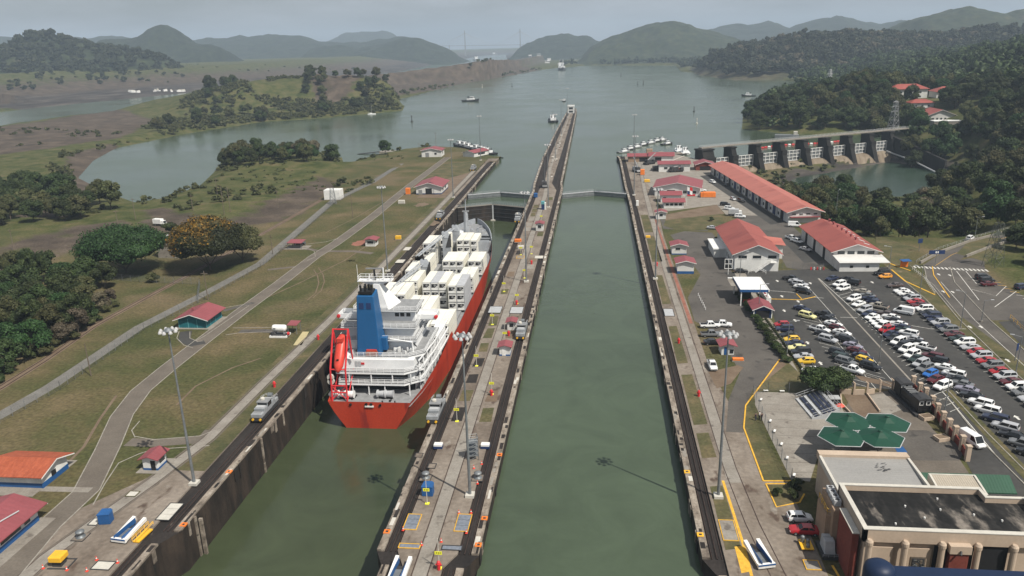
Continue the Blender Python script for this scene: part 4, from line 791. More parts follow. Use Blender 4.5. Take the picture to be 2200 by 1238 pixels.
for x in (-3.2, 4.1):
    for y in (-5.7, 5.8): m = MB(); m.box(x-.15, x+.15, y-.15, y+.15, 0, 4.6, 'white'); m.build('post', t)
m = MB(); m.box(-2.5, .5, -1, 4, 0, 2.6, 'void'); m.box(-2, 0, -3.2, -2.2, 0, 1.1, 'red'); m.build('gate_booth', t)
t = thing('planter_box', 'long raised sign wall panel with red squares beside the entrance canopy', 'panel', (50.6, 222.5, 0))
m = MB(); m.box(-.9, .5, -4.5, 3.5, 0, 1.6, 'white'); m.box(-.75, -.1, -4, -2, 1.6, 1.64, 'roof_red'); m.box(-.75, -.1, -1, 1, 1.6, 1.64, 'roof_red'); m.build('panel', t)
def hutex(t, MB, a, b):
    m = MB()
    for x in (-a, a): m.box(x-.12, x+.12, -b-.12, -b+.1, 0, 2.6, 'white')
    m.build('post', t); m = MB(); m.hexa([(-a-.5, -b+.6, 2.49), (-.5, -b+.6, 3.42), (-.5, b-.6, 3.42), (-a-.5, b-.6, 2.49), (-a-.5, -b+.6, 2.54), (-.5, -b+.6, 3.47), (-.5, b-.6, 3.47), (-a-.5, b-.6, 2.54)], 'roof_tan'); m.build('solar_panel', t)
gable('gatehouse', 'crimson-roofed gatehouse with open dark front at the hedge end', 46.1, 208.3, 4.8, 6.6, 2.6, 1.05, 'roof_red', 'navy', over=.6, doors=(('s', 0, .1, 3.6, 2.1),), extras=hutex)
gable('guard_hut', 'white hut with crimson roof beside the road, farther of a close pair', 30.2, 274.5, 5.2, 5, 3.4, .7, 'roof_red', over=.7, wins=(('s', -.5, 1.7, 1.6, .8),), base='blue', band=.4)
gable('guard_hut', 'white hut with crimson roof and bright blue base, nearer of a close pair', 29.8, 250.4, 5.4, 5.6, 3.8, .7, 'roof_red', over=.7, base='blue', band=.9, wins=(('e', 0, 1.8, 1.2, 1),))
gable('guard_hut', 'small white hut with square window and red roof at the lawn edge', 28.4, 333, 4.2, 4, 3.0, .6, 'roof_red', over=.6, wins=(('s', 0, 1.2, 1.4, 1.1),))
gable('lock_office', 'small red-roofed white house with a row of front windows by a lawn', 36, 357.5, 9.0, 7.2, 3.0, .9, 'roof_red', ridge='x', over=.8, wins=[('e', x, 1.2, 1.4, 1.1) for x in (-3, -1, 1, 3)])
gable('lock_office', 'low crimson roofed block directly behind the small house on the lawn', 36, 371, 9.5, 6, 3.6, 1.2, 'roof_red', over=.6, ridge='x', wins=[('e', -3, 1.4, 1.4, 1)])
gable('lock_workshop', 'broad white workshop with wide crimson roof in the crowded yard', 42, 394, 22, 22, 4.4, 2.4, 'roof_red', over=1.0, rz=-.15, wins=[('s', x, 1.4, 2.4, 1.4) for x in (4, 8)]+[('s', -8, 1.4, 2.4, 1.4)], doors=[('s', -3, .05, 4, 3)])
gable('shed', 'white shed with flat crimson roof and dark doorway behind the crane', 46.2, 465, 18, 12, 4.6, 1.0, 'roof_red', over=.8, ridge='x', doors=[('e', 3, .1, 4, 2.4, 'brick_red')], wins=[('e', -5, 1.6, 2, 1.2)])
gable('shed', 'crimson-roofed open shed with white columns near the quay point', 42, 503, 15, 10, 4.0, 1.6, 'roof_red', over=.8, ridge='x', doors=[('e', -2, .1, 4, 3)], rz=-.05)
gable('shed', 'low maroon-roofed shed at the outer end of the right quay', 28.5, 505, 15, 9, 3.6, 1.2, 'roof_red', 'cream_dark', over=.8, ridge='x', doors=[('e', 2, .1, 5, 2.6)])
gable('pavilion', 'open crimson-roofed pavilion beside the far end of the warehouse', 64.5, 468, 10.5, 10, 3.6, 1.6, 'roof_red', 'brick_red', over=.9, doors=[('s', 0, .1, 6, 2.4)])
# houses on the wooded hill
def hz(x, y): return float(height(np.array([x]), np.array([y]))[0])
gable('hillside_house', 'large white two-storey hillside house with long red hipped roof, highest up', 272, 728, 30, 15, 9.5, 3.4, 'roof_brick', z=hz(272, 728)-1.5, over=1.2, ridge='x', hip=True, wins=[('e', x, z, 1.8, 1.4) for x in (-11, -7, -3, 1, 5, 9) for z in (2, 5.6)])
gable('hillside_house', 'red hipped roof house joined to the right of the big hillside house', 303, 722, 22, 16, 6.5, 3.4, 'roof_brick', z=hz(303, 722)-1.5, over=1.2, ridge='x', hip=True, wins=[('e', x, 2.4, 2, 1.5) for x in (-7, -2, 3, 8)])
gable('hillside_house', 'small orange-roofed house just below the big hillside house', 270, 690, 18, 11, 5, 2.4, 'roof_brick', z=hz(270, 690)-1, over=1, ridge='x', hip=True, wins=[('e', x, 1.6, 1.6, 1.3) for x in (-5, 0, 5)])
gable('hillside_house', 'red gabled house with white triangular end lowest on the slope', 268, 652, 20, 22, 5, 4.0, 'roof_brick', z=hz(268, 652)-1, over=1.2, wins=[('s', x, 1.5, 1.4, 1.4) for x in (-6, -3, 0, 3, 6)])
gable('hillside_house', 'red roof of a house half hidden in trees at right edge', 333, 600, 16, 12, 4, 3, 'roof_brick', z=hz(333, 600)+2, over=1, ridge='x')
t = thing('retaining_block', 'white concrete block building low on the wooded slope', 'building', (259, 610, hz(259, 610)))
m = MB(); m.box(-10, 10, -4, 4, -4, 4.4, 'concrete_light'); m.build('wall', t); m = MB(); m.box(-10.3, 10.3, -4.3, 4.3, 4.41, 4.8, 'white'); m.build('roof', t)
# visitor centre
t = thing('visitor_centre', 'large cream visitor centre with blackened flat roof and round columns', 'building', (50, 100, 0), world=True)
m = MB(); m.box(37.4, 70, 94.9, 105.4, 0, 8.2, 'cream_wall'); m.box(56.6, 70, 103.5, 105.5, 0, 8.0, 'cream_dark'); m.build('wall', t)
m = MB(); m.box(37.5, 70, 95, 105.3, 8.2, 8.35, 'rooftar'); m.build('roof', t)
m = MB()
for q in ((36.9, 70.4, 94.3, 94.95), (36.9, 37.45, 94.3, 105.9), (36.9, 57, 105.4, 105.9), (56.6, 57, 103.2, 105.4), (57, 66, 103.2, 103.6)): m.box(*q, 7.2, 9.15, 'cream_wall')
m.build('parapet', t)
m = MB()
for q in ((36.85, 70.4, 94.25, 95.0), (36.85, 37.5, 95.0, 105.35), (36.85, 57.05, 105.35, 105.95), (56.55, 57.05, 103.15, 105.35), (57.05, 66, 103.15, 103.65)): m.box(*q, 9.15, 9.27, 'paint_white' if 0 else 'hatch_white')
m.build('coping', t)
for x in (37.7, 42.4, 47.2, 51.8, 56.4): m = MB(); m.lathe([(.42, 0), (.42, 6.9), (.5, 7.0), (.5, 7.5), (.3, 7.8)], 'cream_wall', (x, 94.0, 0), 14); m.build('column', t, smooth=False)
for x0, x1 in ((38.2, 41.2), (43.0, 46.2)): m = MB(); m.box(x0, x1, 94.6, 94.92, 0, 6.2, 'cream_wall'); m.build('wall_panel', t)
m = MB(); m.box(43.6, 45.6, 94.5, 94.62, 2.4, 4.9, 'wood'); m.box(43.8, 45.4, 94.45, 94.52, 2.6, 4.7, 'dark')
for _ in range(40): x = rnd.uniform(43.8, 45.2); z = rnd.uniform(2.6, 4.5); m.box(x, x+rnd.uniform(.1, .5), 94.38, 94.46, z, z+rnd.uniform(.05, .3), rnd.choice(['wood', 'dark', 'steel']))
m.build('relief_plaque', t)
m = MB(); m.box(48.2, 50.6, 93.6, 94.9, 0, 6.4, 'brick_red'); m.box(48.0, 50.8, 93.4, 94.9, 6.4, 7.6, 'cream_wall'); m.box(48.15, 50.65, 93.5, 93.6, 3.2, 3.4, 'cream_wall'); m.build('brick_pier', t)
m = MB(); m.tube((49.4, 93.35, 6.9), (49.2, 92.9, 6.6), .14, 'dark', n=8); m.build('camera_lamp', t)
m = MB(); m.box(46.6, 48.2, 94.6, 94.93, 0, 6.6, 'void'); m.box(50.8, 51.6, 94.6, 94.93, 0, 6.8, 'void'); m.box(52.3, 56.0, 94.6, 94.93, 0, 6.8, 'void'); m.build('dark_bay', t)
m = MB(); m.box(37.5, 51.4, 106, 118.4, 0, 6.4, 'cream_wall'); m.build('wing_wall', t)
m = MB(); m.hexa([(37.7, 106, 6.4), (51.2, 106, 6.4), (51.2, 117.4, 6.9), (37.7, 117.4, 6.9), (37.7, 106, 6.55), (51.2, 106, 6.55), (51.2, 117.4, 7.05), (37.7, 117.4, 7.05)], 'roof_grey'); m.build('wing_roof', t)
m = MB(); m.box(37.3, 51.6, 117.4, 118.9, 6.3, 7.5, 'cream_wall'); m.box(37.25, 37.65, 106, 117.4, 6.3, 7.3, 'hatch_white'); m.box(51.2, 51.6, 106, 117.4, 6.3, 7.3, 'hatch_white'); m.build('wing_parapet', t)
m = MB()
for k in range(26): x = 46.2+rnd.uniform(-1.0, 1.0); y = 114.6+rnd.uniform(-1.2, 1.2); m.sheet([(x, y), (x+rnd.uniform(.2, .5), y+.06), (x+rnd.uniform(.2, .5), y+.2), (x+.05, y+.15)], 7.062+.0004*k+(y-114)*.044, 'dark')
m.build('roof_scuff', t)
m = MB(); m.hexa([(51.8, 112.9, 3.9), (66.5, 112.9, 3.9), (66.5, 115.9, 5.4), (51.8, 115.9, 5.4), (51.8, 112.9, 4.1), (66.5, 112.9, 4.1), (66.5, 115.9, 5.6), (51.8, 115.9, 5.6)], 'roof_green'); m.build('green_canopy', t)
m = MB(); m.hexa([(53.0, 106, 5.8), (59.4, 106, 5.8), (59.4, 112.6, 6.9), (53.0, 112.6, 6.9), (53.0, 106, 6.0), (59.4, 106, 6.0), (59.4, 112.6, 7.1), (53.0, 112.6, 7.1)], 'roof_tan'); m.box(52.7, 59.7, 112.6, 112.85, 0, 7.25, 'hatch_white'); m.hexa([(52.7, 106, 0), (53, 106, 0), (53, 112.6, 0), (52.7, 112.6, 0), (52.7, 106, 6.2), (53, 106, 6.2), (53, 112.6, 7.3), (52.7, 112.6, 7.3)], 'hatch_white'); m.hexa([(59.4, 106, 0), (59.7, 106, 0), (59.7, 112.6, 0), (59.4, 112.6, 0), (59.4, 106, 6.2), (59.7, 106, 6.2), (59.7, 112.6, 7.3), (59.4, 112.6, 7.3)], 'hatch_white'); m.build('tan_roof', t)
for x in (60.2, 64.5): m = MB(); m.box(x-.4, x+.4, 109, 109.8, 0, 5, 'cream_wall'); m.build('pier', t)
m = MB(); m.box(66.6, 69.8, 105.6, 109.4, 0, 6.4, 'white'); m.box(62.4, 70, 99.4, 102.6, 8.35, 10.4, 'concrete_light'); m.box(62.3, 70.1, 99.3, 102.7, 10.4, 10.55, 'white'); m.build('plant_room', t)
m = MB(); m.box(35.3, 37.4, 102, 108, 0, 7.0, 'cream_dark'); m.box(34.6, 35.3, 103, 107.5, 0, 5.4, 'cream_dark'); m.box(35.9, 36.8, 95.5, 101.4, 0, 7.6, 'brick_red'); m.box(35.85, 36.85, 95.4, 101.5, 7.6, 7.75, 'hatch_white'); m.build('side_wing', t)
for k in range(4): m = MB(); y = 103+k*1.15; m.box(35.6, 36.6, y, y+.9, 7.01, 7.9, 'grey_light'); m.lathe([(.3, 0), (.3, .06)], 'dark', (36.1, y+.45, 7.9), 10); m.build('air_conditioner', t)
m = MB(); m.railing([(34.8, 107.6, 5.4), (34.8, 103.2, 5.4), (36, 103.2, 5.4)], 1, 'paint_yellow', 1.2); m.build('railing', t)
for x, y in ((49.5, 100.8), (46.5, 98.6), (42, 96.9), (53.6, 99.8), (56.8, 98.6), (50.2, 103.6), (44.9, 101.4)): m = MB(); m.tube((x, y, 8.35), (x, y, 8.62), .13, 'white', n=8); m.build('vent_cap', t)
# blue metal roof in the corner
t = thing('blue_roof', 'dark blue metal roof with a rounded drum at bottom right corner', 'roof', (48, 80, 0), world=True)
yb = 80.5
a0 = AT(1905, 1215, yb); a1 = AT(2260, 1223, yb); bz = a0[2]
m = MB(); m.hexa([(a0[0]-.6, 70, bz-1.0), (a1[0]+4, 70, bz-1.0), (a1[0]+4, yb-.6, bz-.35), (a0[0]-.6, yb-.6, bz-.35), (a0[0]-.6, 70, bz-.6), (a1[0]+4, 70, bz-.6), (a1[0]+4, yb, bz), (a0[0]-.2, yb, bz)], 'blue_dark'); m.build('roof_panel', t)
c0 = AT(1886, 1200, yb-.8); m = MB(); m.lathe([(1.75, -9), (1.75, -1.2), (1.6, -.5), (1.1, -.08), (.3, .1)], 'blue_dark', (c0[0], yb-1.6, c0[2]), 24); m.build('drum', t, smooth=True)
m = MB(); m.box(c0[0]-1, a1[0]+3.6, 68, yb-2.2, 0, bz-1.1, 'cream_dark'); m.build('wall', t)
# green hexagonal sunshades
for i, (px, py) in enumerate(((1825, 902), (1907, 905), (1810, 934), (1892, 936))):
    x, y = G(px, py-9, 6.3)
    t = thing('sunshade', ['green hexagonal sunshade next to the blue-seated bleachers', 'green hexagonal sunshade nearest the black locomotive', 'green hexagonal sunshade standing farthest out over the pale plaza', 'green hexagonal sunshade nearest the blue painted square'][i], 'sunshade', (x, y, 0), group='green hexagonal sunshades')
    R_ = 4.25; m = MB(); ring = [(R_*math.cos(PI/3*k), R_*math.sin(PI/3*k)*.98, 5.1) for k in range(6)]; top = [(.35*math.cos(PI/3*k), .35*math.sin(PI/3*k), 6.35) for k in range(6)]; mid = [(1.7*math.cos(PI/3*k), 1.7*math.sin(PI/3*k), 5.68) for k in range(6)]
    m.loft([[(x_, y_, z_-.05) for x_, y_, z_ in ring], ring, mid, top], 'canvas_green'); m.build('canopy', t)
    m = MB()
    for k in range(6): m.tube(ring[k], ring[(k+1) % 6], .075, 'grey_light', n=6)
    m.build('rim', t); m = MB(); m.lathe([(.16, 0), (.14, 6.3)], 'grey', n=10); m.build('pole', t); m = MB(); m.lathe([(.42, 0), (.46, .12), (.3, .22)], 'canvas_green', (0, 0, 6.35), 10); m.build('finial', t)
# bleachers
t = thing('bleachers', 'stepped outdoor bleachers with alternating white and navy bench rows', 'bleachers', (46.0, 149.6, 0), rz=.12)
for k in range(7):
    m = MB(); m.box(-2.8+k*.78, -2.8+k*.78+.62, -4.6, 4.4, .25+k*.3, .34+k*.3, 'dark_bench' if k in (1, 3, 4, 5) else 'grey_light'); m.build('bench', t)
m = MB()
for y in (-4.6, -1.5, 1.5, 4.4):
    m.hexa([(-2.9, y-.06, 0), (2.7, y-.06, 0), (2.7, y+.06, 0), (-2.9, y+.06, 0), (-2.9, y-.06, .24), (2.7, y-.06, 2.2), (2.7, y+.06, 2.2), (-2.9, y+.06, .24)], 'grey_light')
for k in range(7): m.box(-2.8+k*.78-.1, -2.8+k*.78, -4.6, 4.4, .05+k*.3, .12+k*.3, 'hatch_white')
m.build('frame', t)
m = MB(); m.railing([(-2.8, 4.5, .3), (2.6, 4.5, 2.2), (2.7, -4.7, 2.2), (-2.8, -4.7, .3)], 1.1, 'grey_light', 1.5, .045); m.build('railing', t)
# old black locomotive on show
t = thing('display_locomotive', 'old black electric locomotive with two end cabs and white window frames', 'locomotive', (*G(1957, 868), 0), rz=.10)
m = MB(); m.box(-1.25, 1.25, -5.2, 5.2, .7, 1.3, 'black'); m.box(-1.15, 1.15, -2.5, 2.5, 1.3, 2.5, 'black'); m.hexa([(-1.15, -2.5, 2.5), (1.15, -2.5, 2.5), (1.15, 2.5, 2.5), (-1.15, 2.5, 2.5), (-.7, -2.5, 2.9), (.7, -2.5, 2.9), (.7, 2.5, 2.9), (-.7, 2.5, 2.9)], 'black'); m.build('body', t)
for s in (-1, 1):
    m = MB(); y0, y1 = min(s*2.5, s*5.1), max(s*2.5, s*5.1); m.box(-1.3, 1.3, y0, y1, 1.3, 3.3, 'black')
    m.loft([[(-1.5, y, 3.28), (-1.45, y, 3.45), (-.8, y, 3.72), (.8, y, 3.72), (1.45, y, 3.45), (1.5, y, 3.28)] for y in (y0-.3, y1+.3)], 'dark'); cab = m.build('cab', t)
    for x in (-.68, .68):
        for yy in (s*5.1, s*2.5):
            m = MB(); m.box(x-.45, x+.45, yy-.05, yy+.05, 2.2, 3.1, 'white'); w_ = m.build('window_frame', cab); m = MB(); m.box(x-.28, x+.28, yy-.08, yy+.08, 2.38, 2.92, 'glass'); m.build('pane', w_)
for k in range(6): m = MB(); m.box(-.9, .9, -2.2+k*.8, -1.9+k*.8, 2.88, 2.98, 'grey'); m.build('roof_grille', t)
for y in (-3.8, -1.5, 1.5, 3.8):
    for x in (-1.0, 1.0): m = MB(); m.lathe([(.5, -.12), (.5, .12)], 'dark', (x, y, .55), 14, 'x'); m.build('wheel', t)
m = MB(); m.box(-2, -1.3, -6, 6, 0, .5, 'dark'); m.build('plinth', t)
# fences and gate pillars round the plaza
t = thing('pillar_wall', 'brown boundary wall with square cream pillars along the car park road', 'wall', (69, 147, 0), world=True)
pl = GP([(1960, 836), (1974, 851), (1987, 862), (2001, 880), (2012, 897), (2024, 915), (2037, 931), (2050, 947), (2065, 968), (2077, 990)])
for x, y in pl: m = MB(); m.box(x-.38, x+.38, y-.38, y+.38, 0, 2.9, 'cream_wall'); m.box(x-.45, x+.45, y-.45, y+.45, 2.9, 3.1, 'cream_wall'); m.build('pillar', t)
m = MB(); m.ribbon(pl, .25, 0, 'brick_red', 1.5); m.build('low_wall', t)
m = MB()
for a, b in zip(pl, pl[1:]): m.railing([(*a, 1.5), (*b, 1.5)], 1.1, 'dark', .45, .03)
m.build('railing', t)
t = thing('garden_wall', 'cream garden wall with curved posts behind the brown lawn', 'wall', (50, 157, 0), world=True)
gl = GP([(1805, 846), (1834, 848), (1862, 848), (1882, 845)])
for a, b in zip(gl, gl[1:]): m = MB(); m.ribbon([a, ((a[0]*.2+b[0]*.8), (a[1]*.2+b[1]*.8))], .25, 0, 'cream_wall', 1.2); m.build('wall_panel', t)
for x, y in gl[:3]+GP([(1890, 842), (1916, 841)]): m = MB(); m.box(x-.18, x+.18, y-.18, y+.18, 0, 2.7, 'cream_wall'); m.tube((x, y, 2.7), (x-.5, y, 3.1), .14, 'cream_wall', n=6); m.build('post', t)
m = MB(); m.ribbon(GP([(1805, 846), (1808, 870), (1826, 889)]), .25, 0, 'cream_wall', .5); m.ribbon(GP([(1862, 848), (1890, 886)]), .25, 0, 'cream_wall', .5); m.build('low_wall', t)
m = MB(); m.railing([(*p, .05) for p in GP([(1800, 846), (1862, 848), (1925, 841)])], 2.2, 'dark', 2.5, .03); m.build('railing', t)
# dam
t = thing('spillway_dam', 'dark concrete spillway dam of tall piers with pale lattice gates', 'dam', (145, 550, 0), world=True)
DA, DB = Vector((70.8, 510, 0)), Vector((214, 595, 0)); dd = (DB-DA).normalized(); dn = Vector((dd.y, -dd.x, 0))
def dpt(s, n, z): p = DA+dd*s+dn*n; return (p.x, p.y, z)
def dbox(m, s0, s1, n0, n1, z0, z1, mt): m.hexa([dpt(s0, n0, z0), dpt(s1, n0, z0), dpt(s1, n1, z0), dpt(s0, n1, z0), dpt(s0, n0, z1), dpt(s1, n0, z1), dpt(s1, n1, z1), dpt(s0, n1, z1)], mt)
LEN = (DB-DA).length; NP = 8; sp = LEN/NP
for k in range(NP+1):
    s = k*sp; m = MB(); hw = 1.9 if 0 < k else 4.5
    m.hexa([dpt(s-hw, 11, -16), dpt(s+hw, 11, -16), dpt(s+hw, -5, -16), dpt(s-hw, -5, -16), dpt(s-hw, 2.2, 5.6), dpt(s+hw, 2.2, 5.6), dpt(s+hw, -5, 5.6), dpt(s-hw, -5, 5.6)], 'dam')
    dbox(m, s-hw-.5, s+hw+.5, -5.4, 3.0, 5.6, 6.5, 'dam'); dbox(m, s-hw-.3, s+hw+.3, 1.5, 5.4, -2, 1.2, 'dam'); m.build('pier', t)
for k in range(NP):
    s0, s1 = k*sp+2, (k+1)*sp-2; m = MB()
    for i in range(6): x = s0+(s1-s0)*i/5; dbox(m, x-.16, x+.16, .2, .6, -7.2, -.2, 'white')
    for z in (-7.2, -4.9, -2.6, -.4): dbox(m, s0, s1, .15, .55, z, z+.3, 'white')
    dbox(m, s0, s1, -.35, .1, -9, -.6, 'steel'); m.build('lattice_gate', t)
    m = MB(); prof = [(-.3, -7.4), (1.8, -7.6), (4.5, -8.6), (7.5, -10.6), (10, -13), (12.5, -15.8)]
    for (n0, z0), (n1, z1) in zip(prof, prof[1:]): m.hexa([dpt(s0-.2, n0, z0-3), dpt(s1+.2, n0, z0-3), dpt(s1+.2, n1, z1-3), dpt(s0-.2, n1, z1-3), dpt(s0-.2, n0, z0), dpt(s1+.2, n0, z0), dpt(s1+.2, n1, z1), dpt(s0-.2, n1, z1)], 'apron')
    m.build('apron', t)
m = MB(); dbox(m, -2, LEN+22, -4.6, -1.4, 6.5, 7.2, 'concrete_light'); m.build('bridge_deck', t)
m = MB()
for n in (-4.4, -1.6): m.railing([dpt(-2, n, 7.2), dpt(LEN+22, n, 7.2)], 1.1, 'grey_light', 4, .06)
m.build('railing', t)
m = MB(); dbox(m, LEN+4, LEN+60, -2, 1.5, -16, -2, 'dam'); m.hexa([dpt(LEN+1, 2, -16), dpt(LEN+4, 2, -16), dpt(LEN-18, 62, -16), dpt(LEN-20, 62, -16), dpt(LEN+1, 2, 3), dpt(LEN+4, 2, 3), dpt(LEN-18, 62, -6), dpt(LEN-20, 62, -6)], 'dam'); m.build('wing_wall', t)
m = MB(); pts = [AT(1905, 325, 588), AT(1960, 345, 560), AT(2010, 370, 530), AT(2080, 385, 522), AT(2170, 395, 520)]
for a, b in zip(pts, pts[1:]): m.tube(a, b, .55, 'grey_light', n=8)
for p in pts: m.box(p[0]-.4, p[0]+.4, p[1]-.4, p[1]+.4, -16, p[2]-.3, 'concrete_light')
o = m.build('water_pipe'); tag(o, 'pale pipeline climbing down the dark slope beside the spillway', 'pipe')
m = MB(); w1 = [(p[0]+3, p[1]+3, p[2]) for p in pts]
for a, b in zip(w1, w1[1:]): m.hexa([(a[0], a[1]-1, a[2]-16), (b[0], b[1]-1, b[2]-16), (b[0], b[1]+2, b[2]-16), (a[0], a[1]+2, a[2]-16), (a[0], a[1]-1, a[2]-.6), (b[0], b[1]-1, b[2]-.6), (b[0], b[1]+2, b[2]-.6), (a[0], a[1]+2, a[2]-.6)], 'dam')
tag(m.build('retaining_wall'), 'dark retaining wall below the pale pipeline', 'wall')
# far cable-stayed bridge
t = thing('cable_stayed_bridge', 'distant hazy cable-stayed bridge with two pylons across the canal', 'bridge', (-800, 6000, 0), world=True)
BY = 6000
def bpx(px, py): return AT(px, py, BY)
for px, pt in ((998, 66), (1117, 62)):
    x, y, zt = bpx(px, pt); m = MB(); m.hexa([(x-5, y-6, -3), (x+5, y-6, -3), (x+5, y+6, -3), (x-5, y+6, -3), (x-2.2, y-3, zt), (x+2.2, y-3, zt), (x+2.2, y+3, zt), (x-2.2, y+3, zt)], 'grey'); m.build('pylon', t)
    m = MB(); zd = bpx(px, 97)[2]
    for k in range(1, 9):
        for s in (-1, 1): m.tube((x, y, zt-4-k*2), (x+s*k*26, y, zd), .35, 'grey_light', n=4, cap=False)
    m.build('cable', t)
x0, x1 = bpx(925, 99), bpx(1185, 95); m = MB(); m.hexa([(x0[0], BY-8, x0[2]-3), (x1[0], BY-8, x1[2]-3), (x1[0], BY+8, x1[2]-3), (x0[0], BY+8, x0[2]-3), (x0[0], BY-8, x0[2]), (x1[0], BY-8, x1[2]), (x1[0], BY+8, x1[2]), (x0[0], BY+8, x0[2])], 'grey'); m.build('deck', t)
for px in (935, 965, 1150): x, y, z = bpx(px, 97); m = MB(); m.box(x-2, x+2, y-4, y+4, -3, z-2, 'grey'); m.build('approach_pier', t)
# ------------------------------------------------------------------ the container ship
def ship():
    SX, Y0, Y1 = -50.0, 150.6, 314.0
    t = thing('container_ship', 'red-hulled refrigerated cargo ship with blue funnel and white containers in the lowered chamber', 'ship', (SX, Y0, -8), world=True)
    def half(y, lvl):   # half breadth at deck (lvl 1) and waterline (0)
        d = np.interp(y, [150.6, 158, 170, 182, 262, 275, 288, 298, 306, 311, 313.8], [9.4, 10.6, 11.8, 12.2, 12.2, 11.6, 9.9, 7.7, 4.9, 2.5, .25])
        w_ = np.interp(y, [150.6, 158, 170, 185, 245, 262, 280, 295, 303, 308, 313.8], [5.8, 8.2, 10.8, 12.0, 12.0, 11, 7.6, 3.6, 1.2, .2, .1])
        return w_+(d-w_)*lvl
    def top(y): return float(np.interp(y, [150.6, 157, 188, 188.01, 190, 272, 276, 283, 313.8], [-1.3, -1.2, 1.6, 1.6, -.5, -.3, .6, 3.2, 4.4]))
    ys = list(np.linspace(150.6, 188, 16))+[188.6, 190]+list(np.linspace(196, 300, 28))+[303, 306, 308.5, 310.5, 312.3, 313.6]
    rings = []
    for y in ys:
        zt = top(y); rake = 0
        prof = []
        for z, l in ((-9.6, -.05), (-8, 0), (-6, .35), (-4, .68), (-2.2, .9), (zt, 1)):
            yy = y+(1.2*(-1.3-z)/6.7*.25 if y < 151 else 0)
            if y > 296: yy = y-(1-max(l, 0))*min(9, (y-296)*.55)
            prof.append((half(y, max(l, -.05)), yy, z))
        rings.append([(SX-h, yy, z) for h, yy, z in prof[::-1]]+[(SX+h, yy, z) for h, yy, z in prof])
    m = MB(); n = len(rings[0]); vs = [p for r in rings for p in r]
    for j in range(len(rings)-1):
        gry = ys[j] >= 280
        for i in range(n-1):
            upper = i in (0, n-2)
            m.add([rings[j][i], rings[j][i+1], rings[j+1][i+1], rings[j+1][i]], [(0, 1, 2, 3)], 'ship_grey' if gry and (i in (0, 1, n-3, n-2)) else 'hull_red')
    m.add(rings[0], [tuple(range(n))], 'hull_red')
    hull = m.build('hull', t)
    bmx = bmesh.new(); bmx.from_mesh(hull.data); bmesh.ops.remove_doubles(bmx, verts=bmx.verts, dist=.001); bmesh.ops.recalc_face_normals(bmx, faces=bmx.faces); bmx.to_mesh(hull.data); bmx.free()
    def deckpoly(ya, yb, inset=.15, lvl=1):
        yy = [y for y in ys if ya < y < yb]; yy = [ya]+yy+[yb]
        return [(SX-half(y, lvl)+inset, y) for y in yy]+[(SX+half(y, lvl)-inset, y) for y in yy[::-1]]
    m = MB(); m.sheet(deckpoly(150.8, 189), -2.35, 'ship_deck'); m.sheet(deckpoly(189, 283), -1.55, 'ship_deck'); m.prism(deckpoly(281, 312.5, .3), -1, 2.3, 'ship_deck'); m.build('deck', t)
    # inner bulwark, forecastle rail
    m = MB()
    for s in (-1, 1):
        for a, b in zip([283, 290, 297, 303, 308, 311], [290, 297, 303, 308, 311, 313]):
            m.hexa([(SX+s*(half(a, 1)-.35), a, 2.2), (SX+s*(half(a, 1)-.05), a, 2.2), (SX+s*(half(b, 1)-.05), b, 2.2), (SX+s*(half(b, 1)-.35), b, 2.2), (SX+s*(half(a, 1)-.3), a, top(a)+.1), (SX+s*(half(a, 1)+.02), a, top(a)+.1), (SX+s*(half(b, 1)+.02), b, top(b)+.1), (SX+s*(half(b, 1)-.3), b, top(b)+.1)], 'ship_grey')
    m.build('bulwark', t)
    # transom fittings and name line
    m = MB(); m.box(SX-.9, SX+1.1, 150.35, 150.6, -2.5, -2.2, 'white'); m.build('stern_name_plate', t)
    m = MB()
    for x in (-4.2, 2.6): m.lathe([(.3, -.1), (.3, .12)], 'black', (SX+x, 150.5, -2.0), 10, 'y')
    for x in (-.6, .5): m.lathe([(.35, -.1), (.35, .15)], 'black', (SX+x, 150.55, -1.9), 10, 'y')
    m.build('fairlead', t)
    # mooring winches on the poop
    for x, y, mt in ((-6.2, 154.2, 'white'), (2.8, 154.8, 'grey_light')):
        m = MB(); m.lathe([(.9, -2.0), (.9, -1.7), (.6, -1.65), (.75, -.4), (.6, -.3), (.95, -.2), (.95, .1), (.7, .2), (.8, 1.6), (.9, 1.8)], mt, (SX+x, y, -1.2), 14, 'x'); m.box(SX+x-1.6, SX+x+1.6, y-.3, y+.3, -2.35, -1.2, 'black'); m.build('mooring_winch', t)
    m = MB()
    for k in range(12): x = SX+rnd.uniform(-7, 7); y = rnd.uniform(152, 155.5); m.tube((x, y, -2.3), (x+rnd.uniform(-.3, .3), y, -1.6-rnd.random()*.4), .16, 'black', n=6)
    m.build('bollard', t)
    # decks with white edges, posts and railings
    def slab(z, ya, yb, xl, xr, nm, hh=.42, chamfer=4.0):
        poly = [(xl, ya), (xr-chamfer, ya), (xr, ya+chamfer*.8), (xr, yb), (xl, yb)]
        m = MB(); m.prism(poly, z-hh, z, 'ship_white', 'ship_deck'); o = m.build(nm, t)
        r = MB(); r.railing([(xl+.1, yb, z), (xl+.1, ya+.1, z), (xr-chamfer, ya+.1, z), (xr-.1, ya+chamfer*.8, z), (xr-.1, yb, z)], 1.05, 'ship_white', 1.5, .045, 3); r.build('railing', o, base=t['_w'])
    L_, R_ = SX-9.2, SX+9.6
    slab(.55, 156.2, 180, L_+.6, R_+1.3, 'mooring_deck'); slab(3.0, 156.9, 180, L_, R_+1.2, 'gallery_deck'); slab(5.6, 160.0, 180, SX-6.4, R_+1.0, 'boat_deck', chamfer=3.4)
    m = MB()
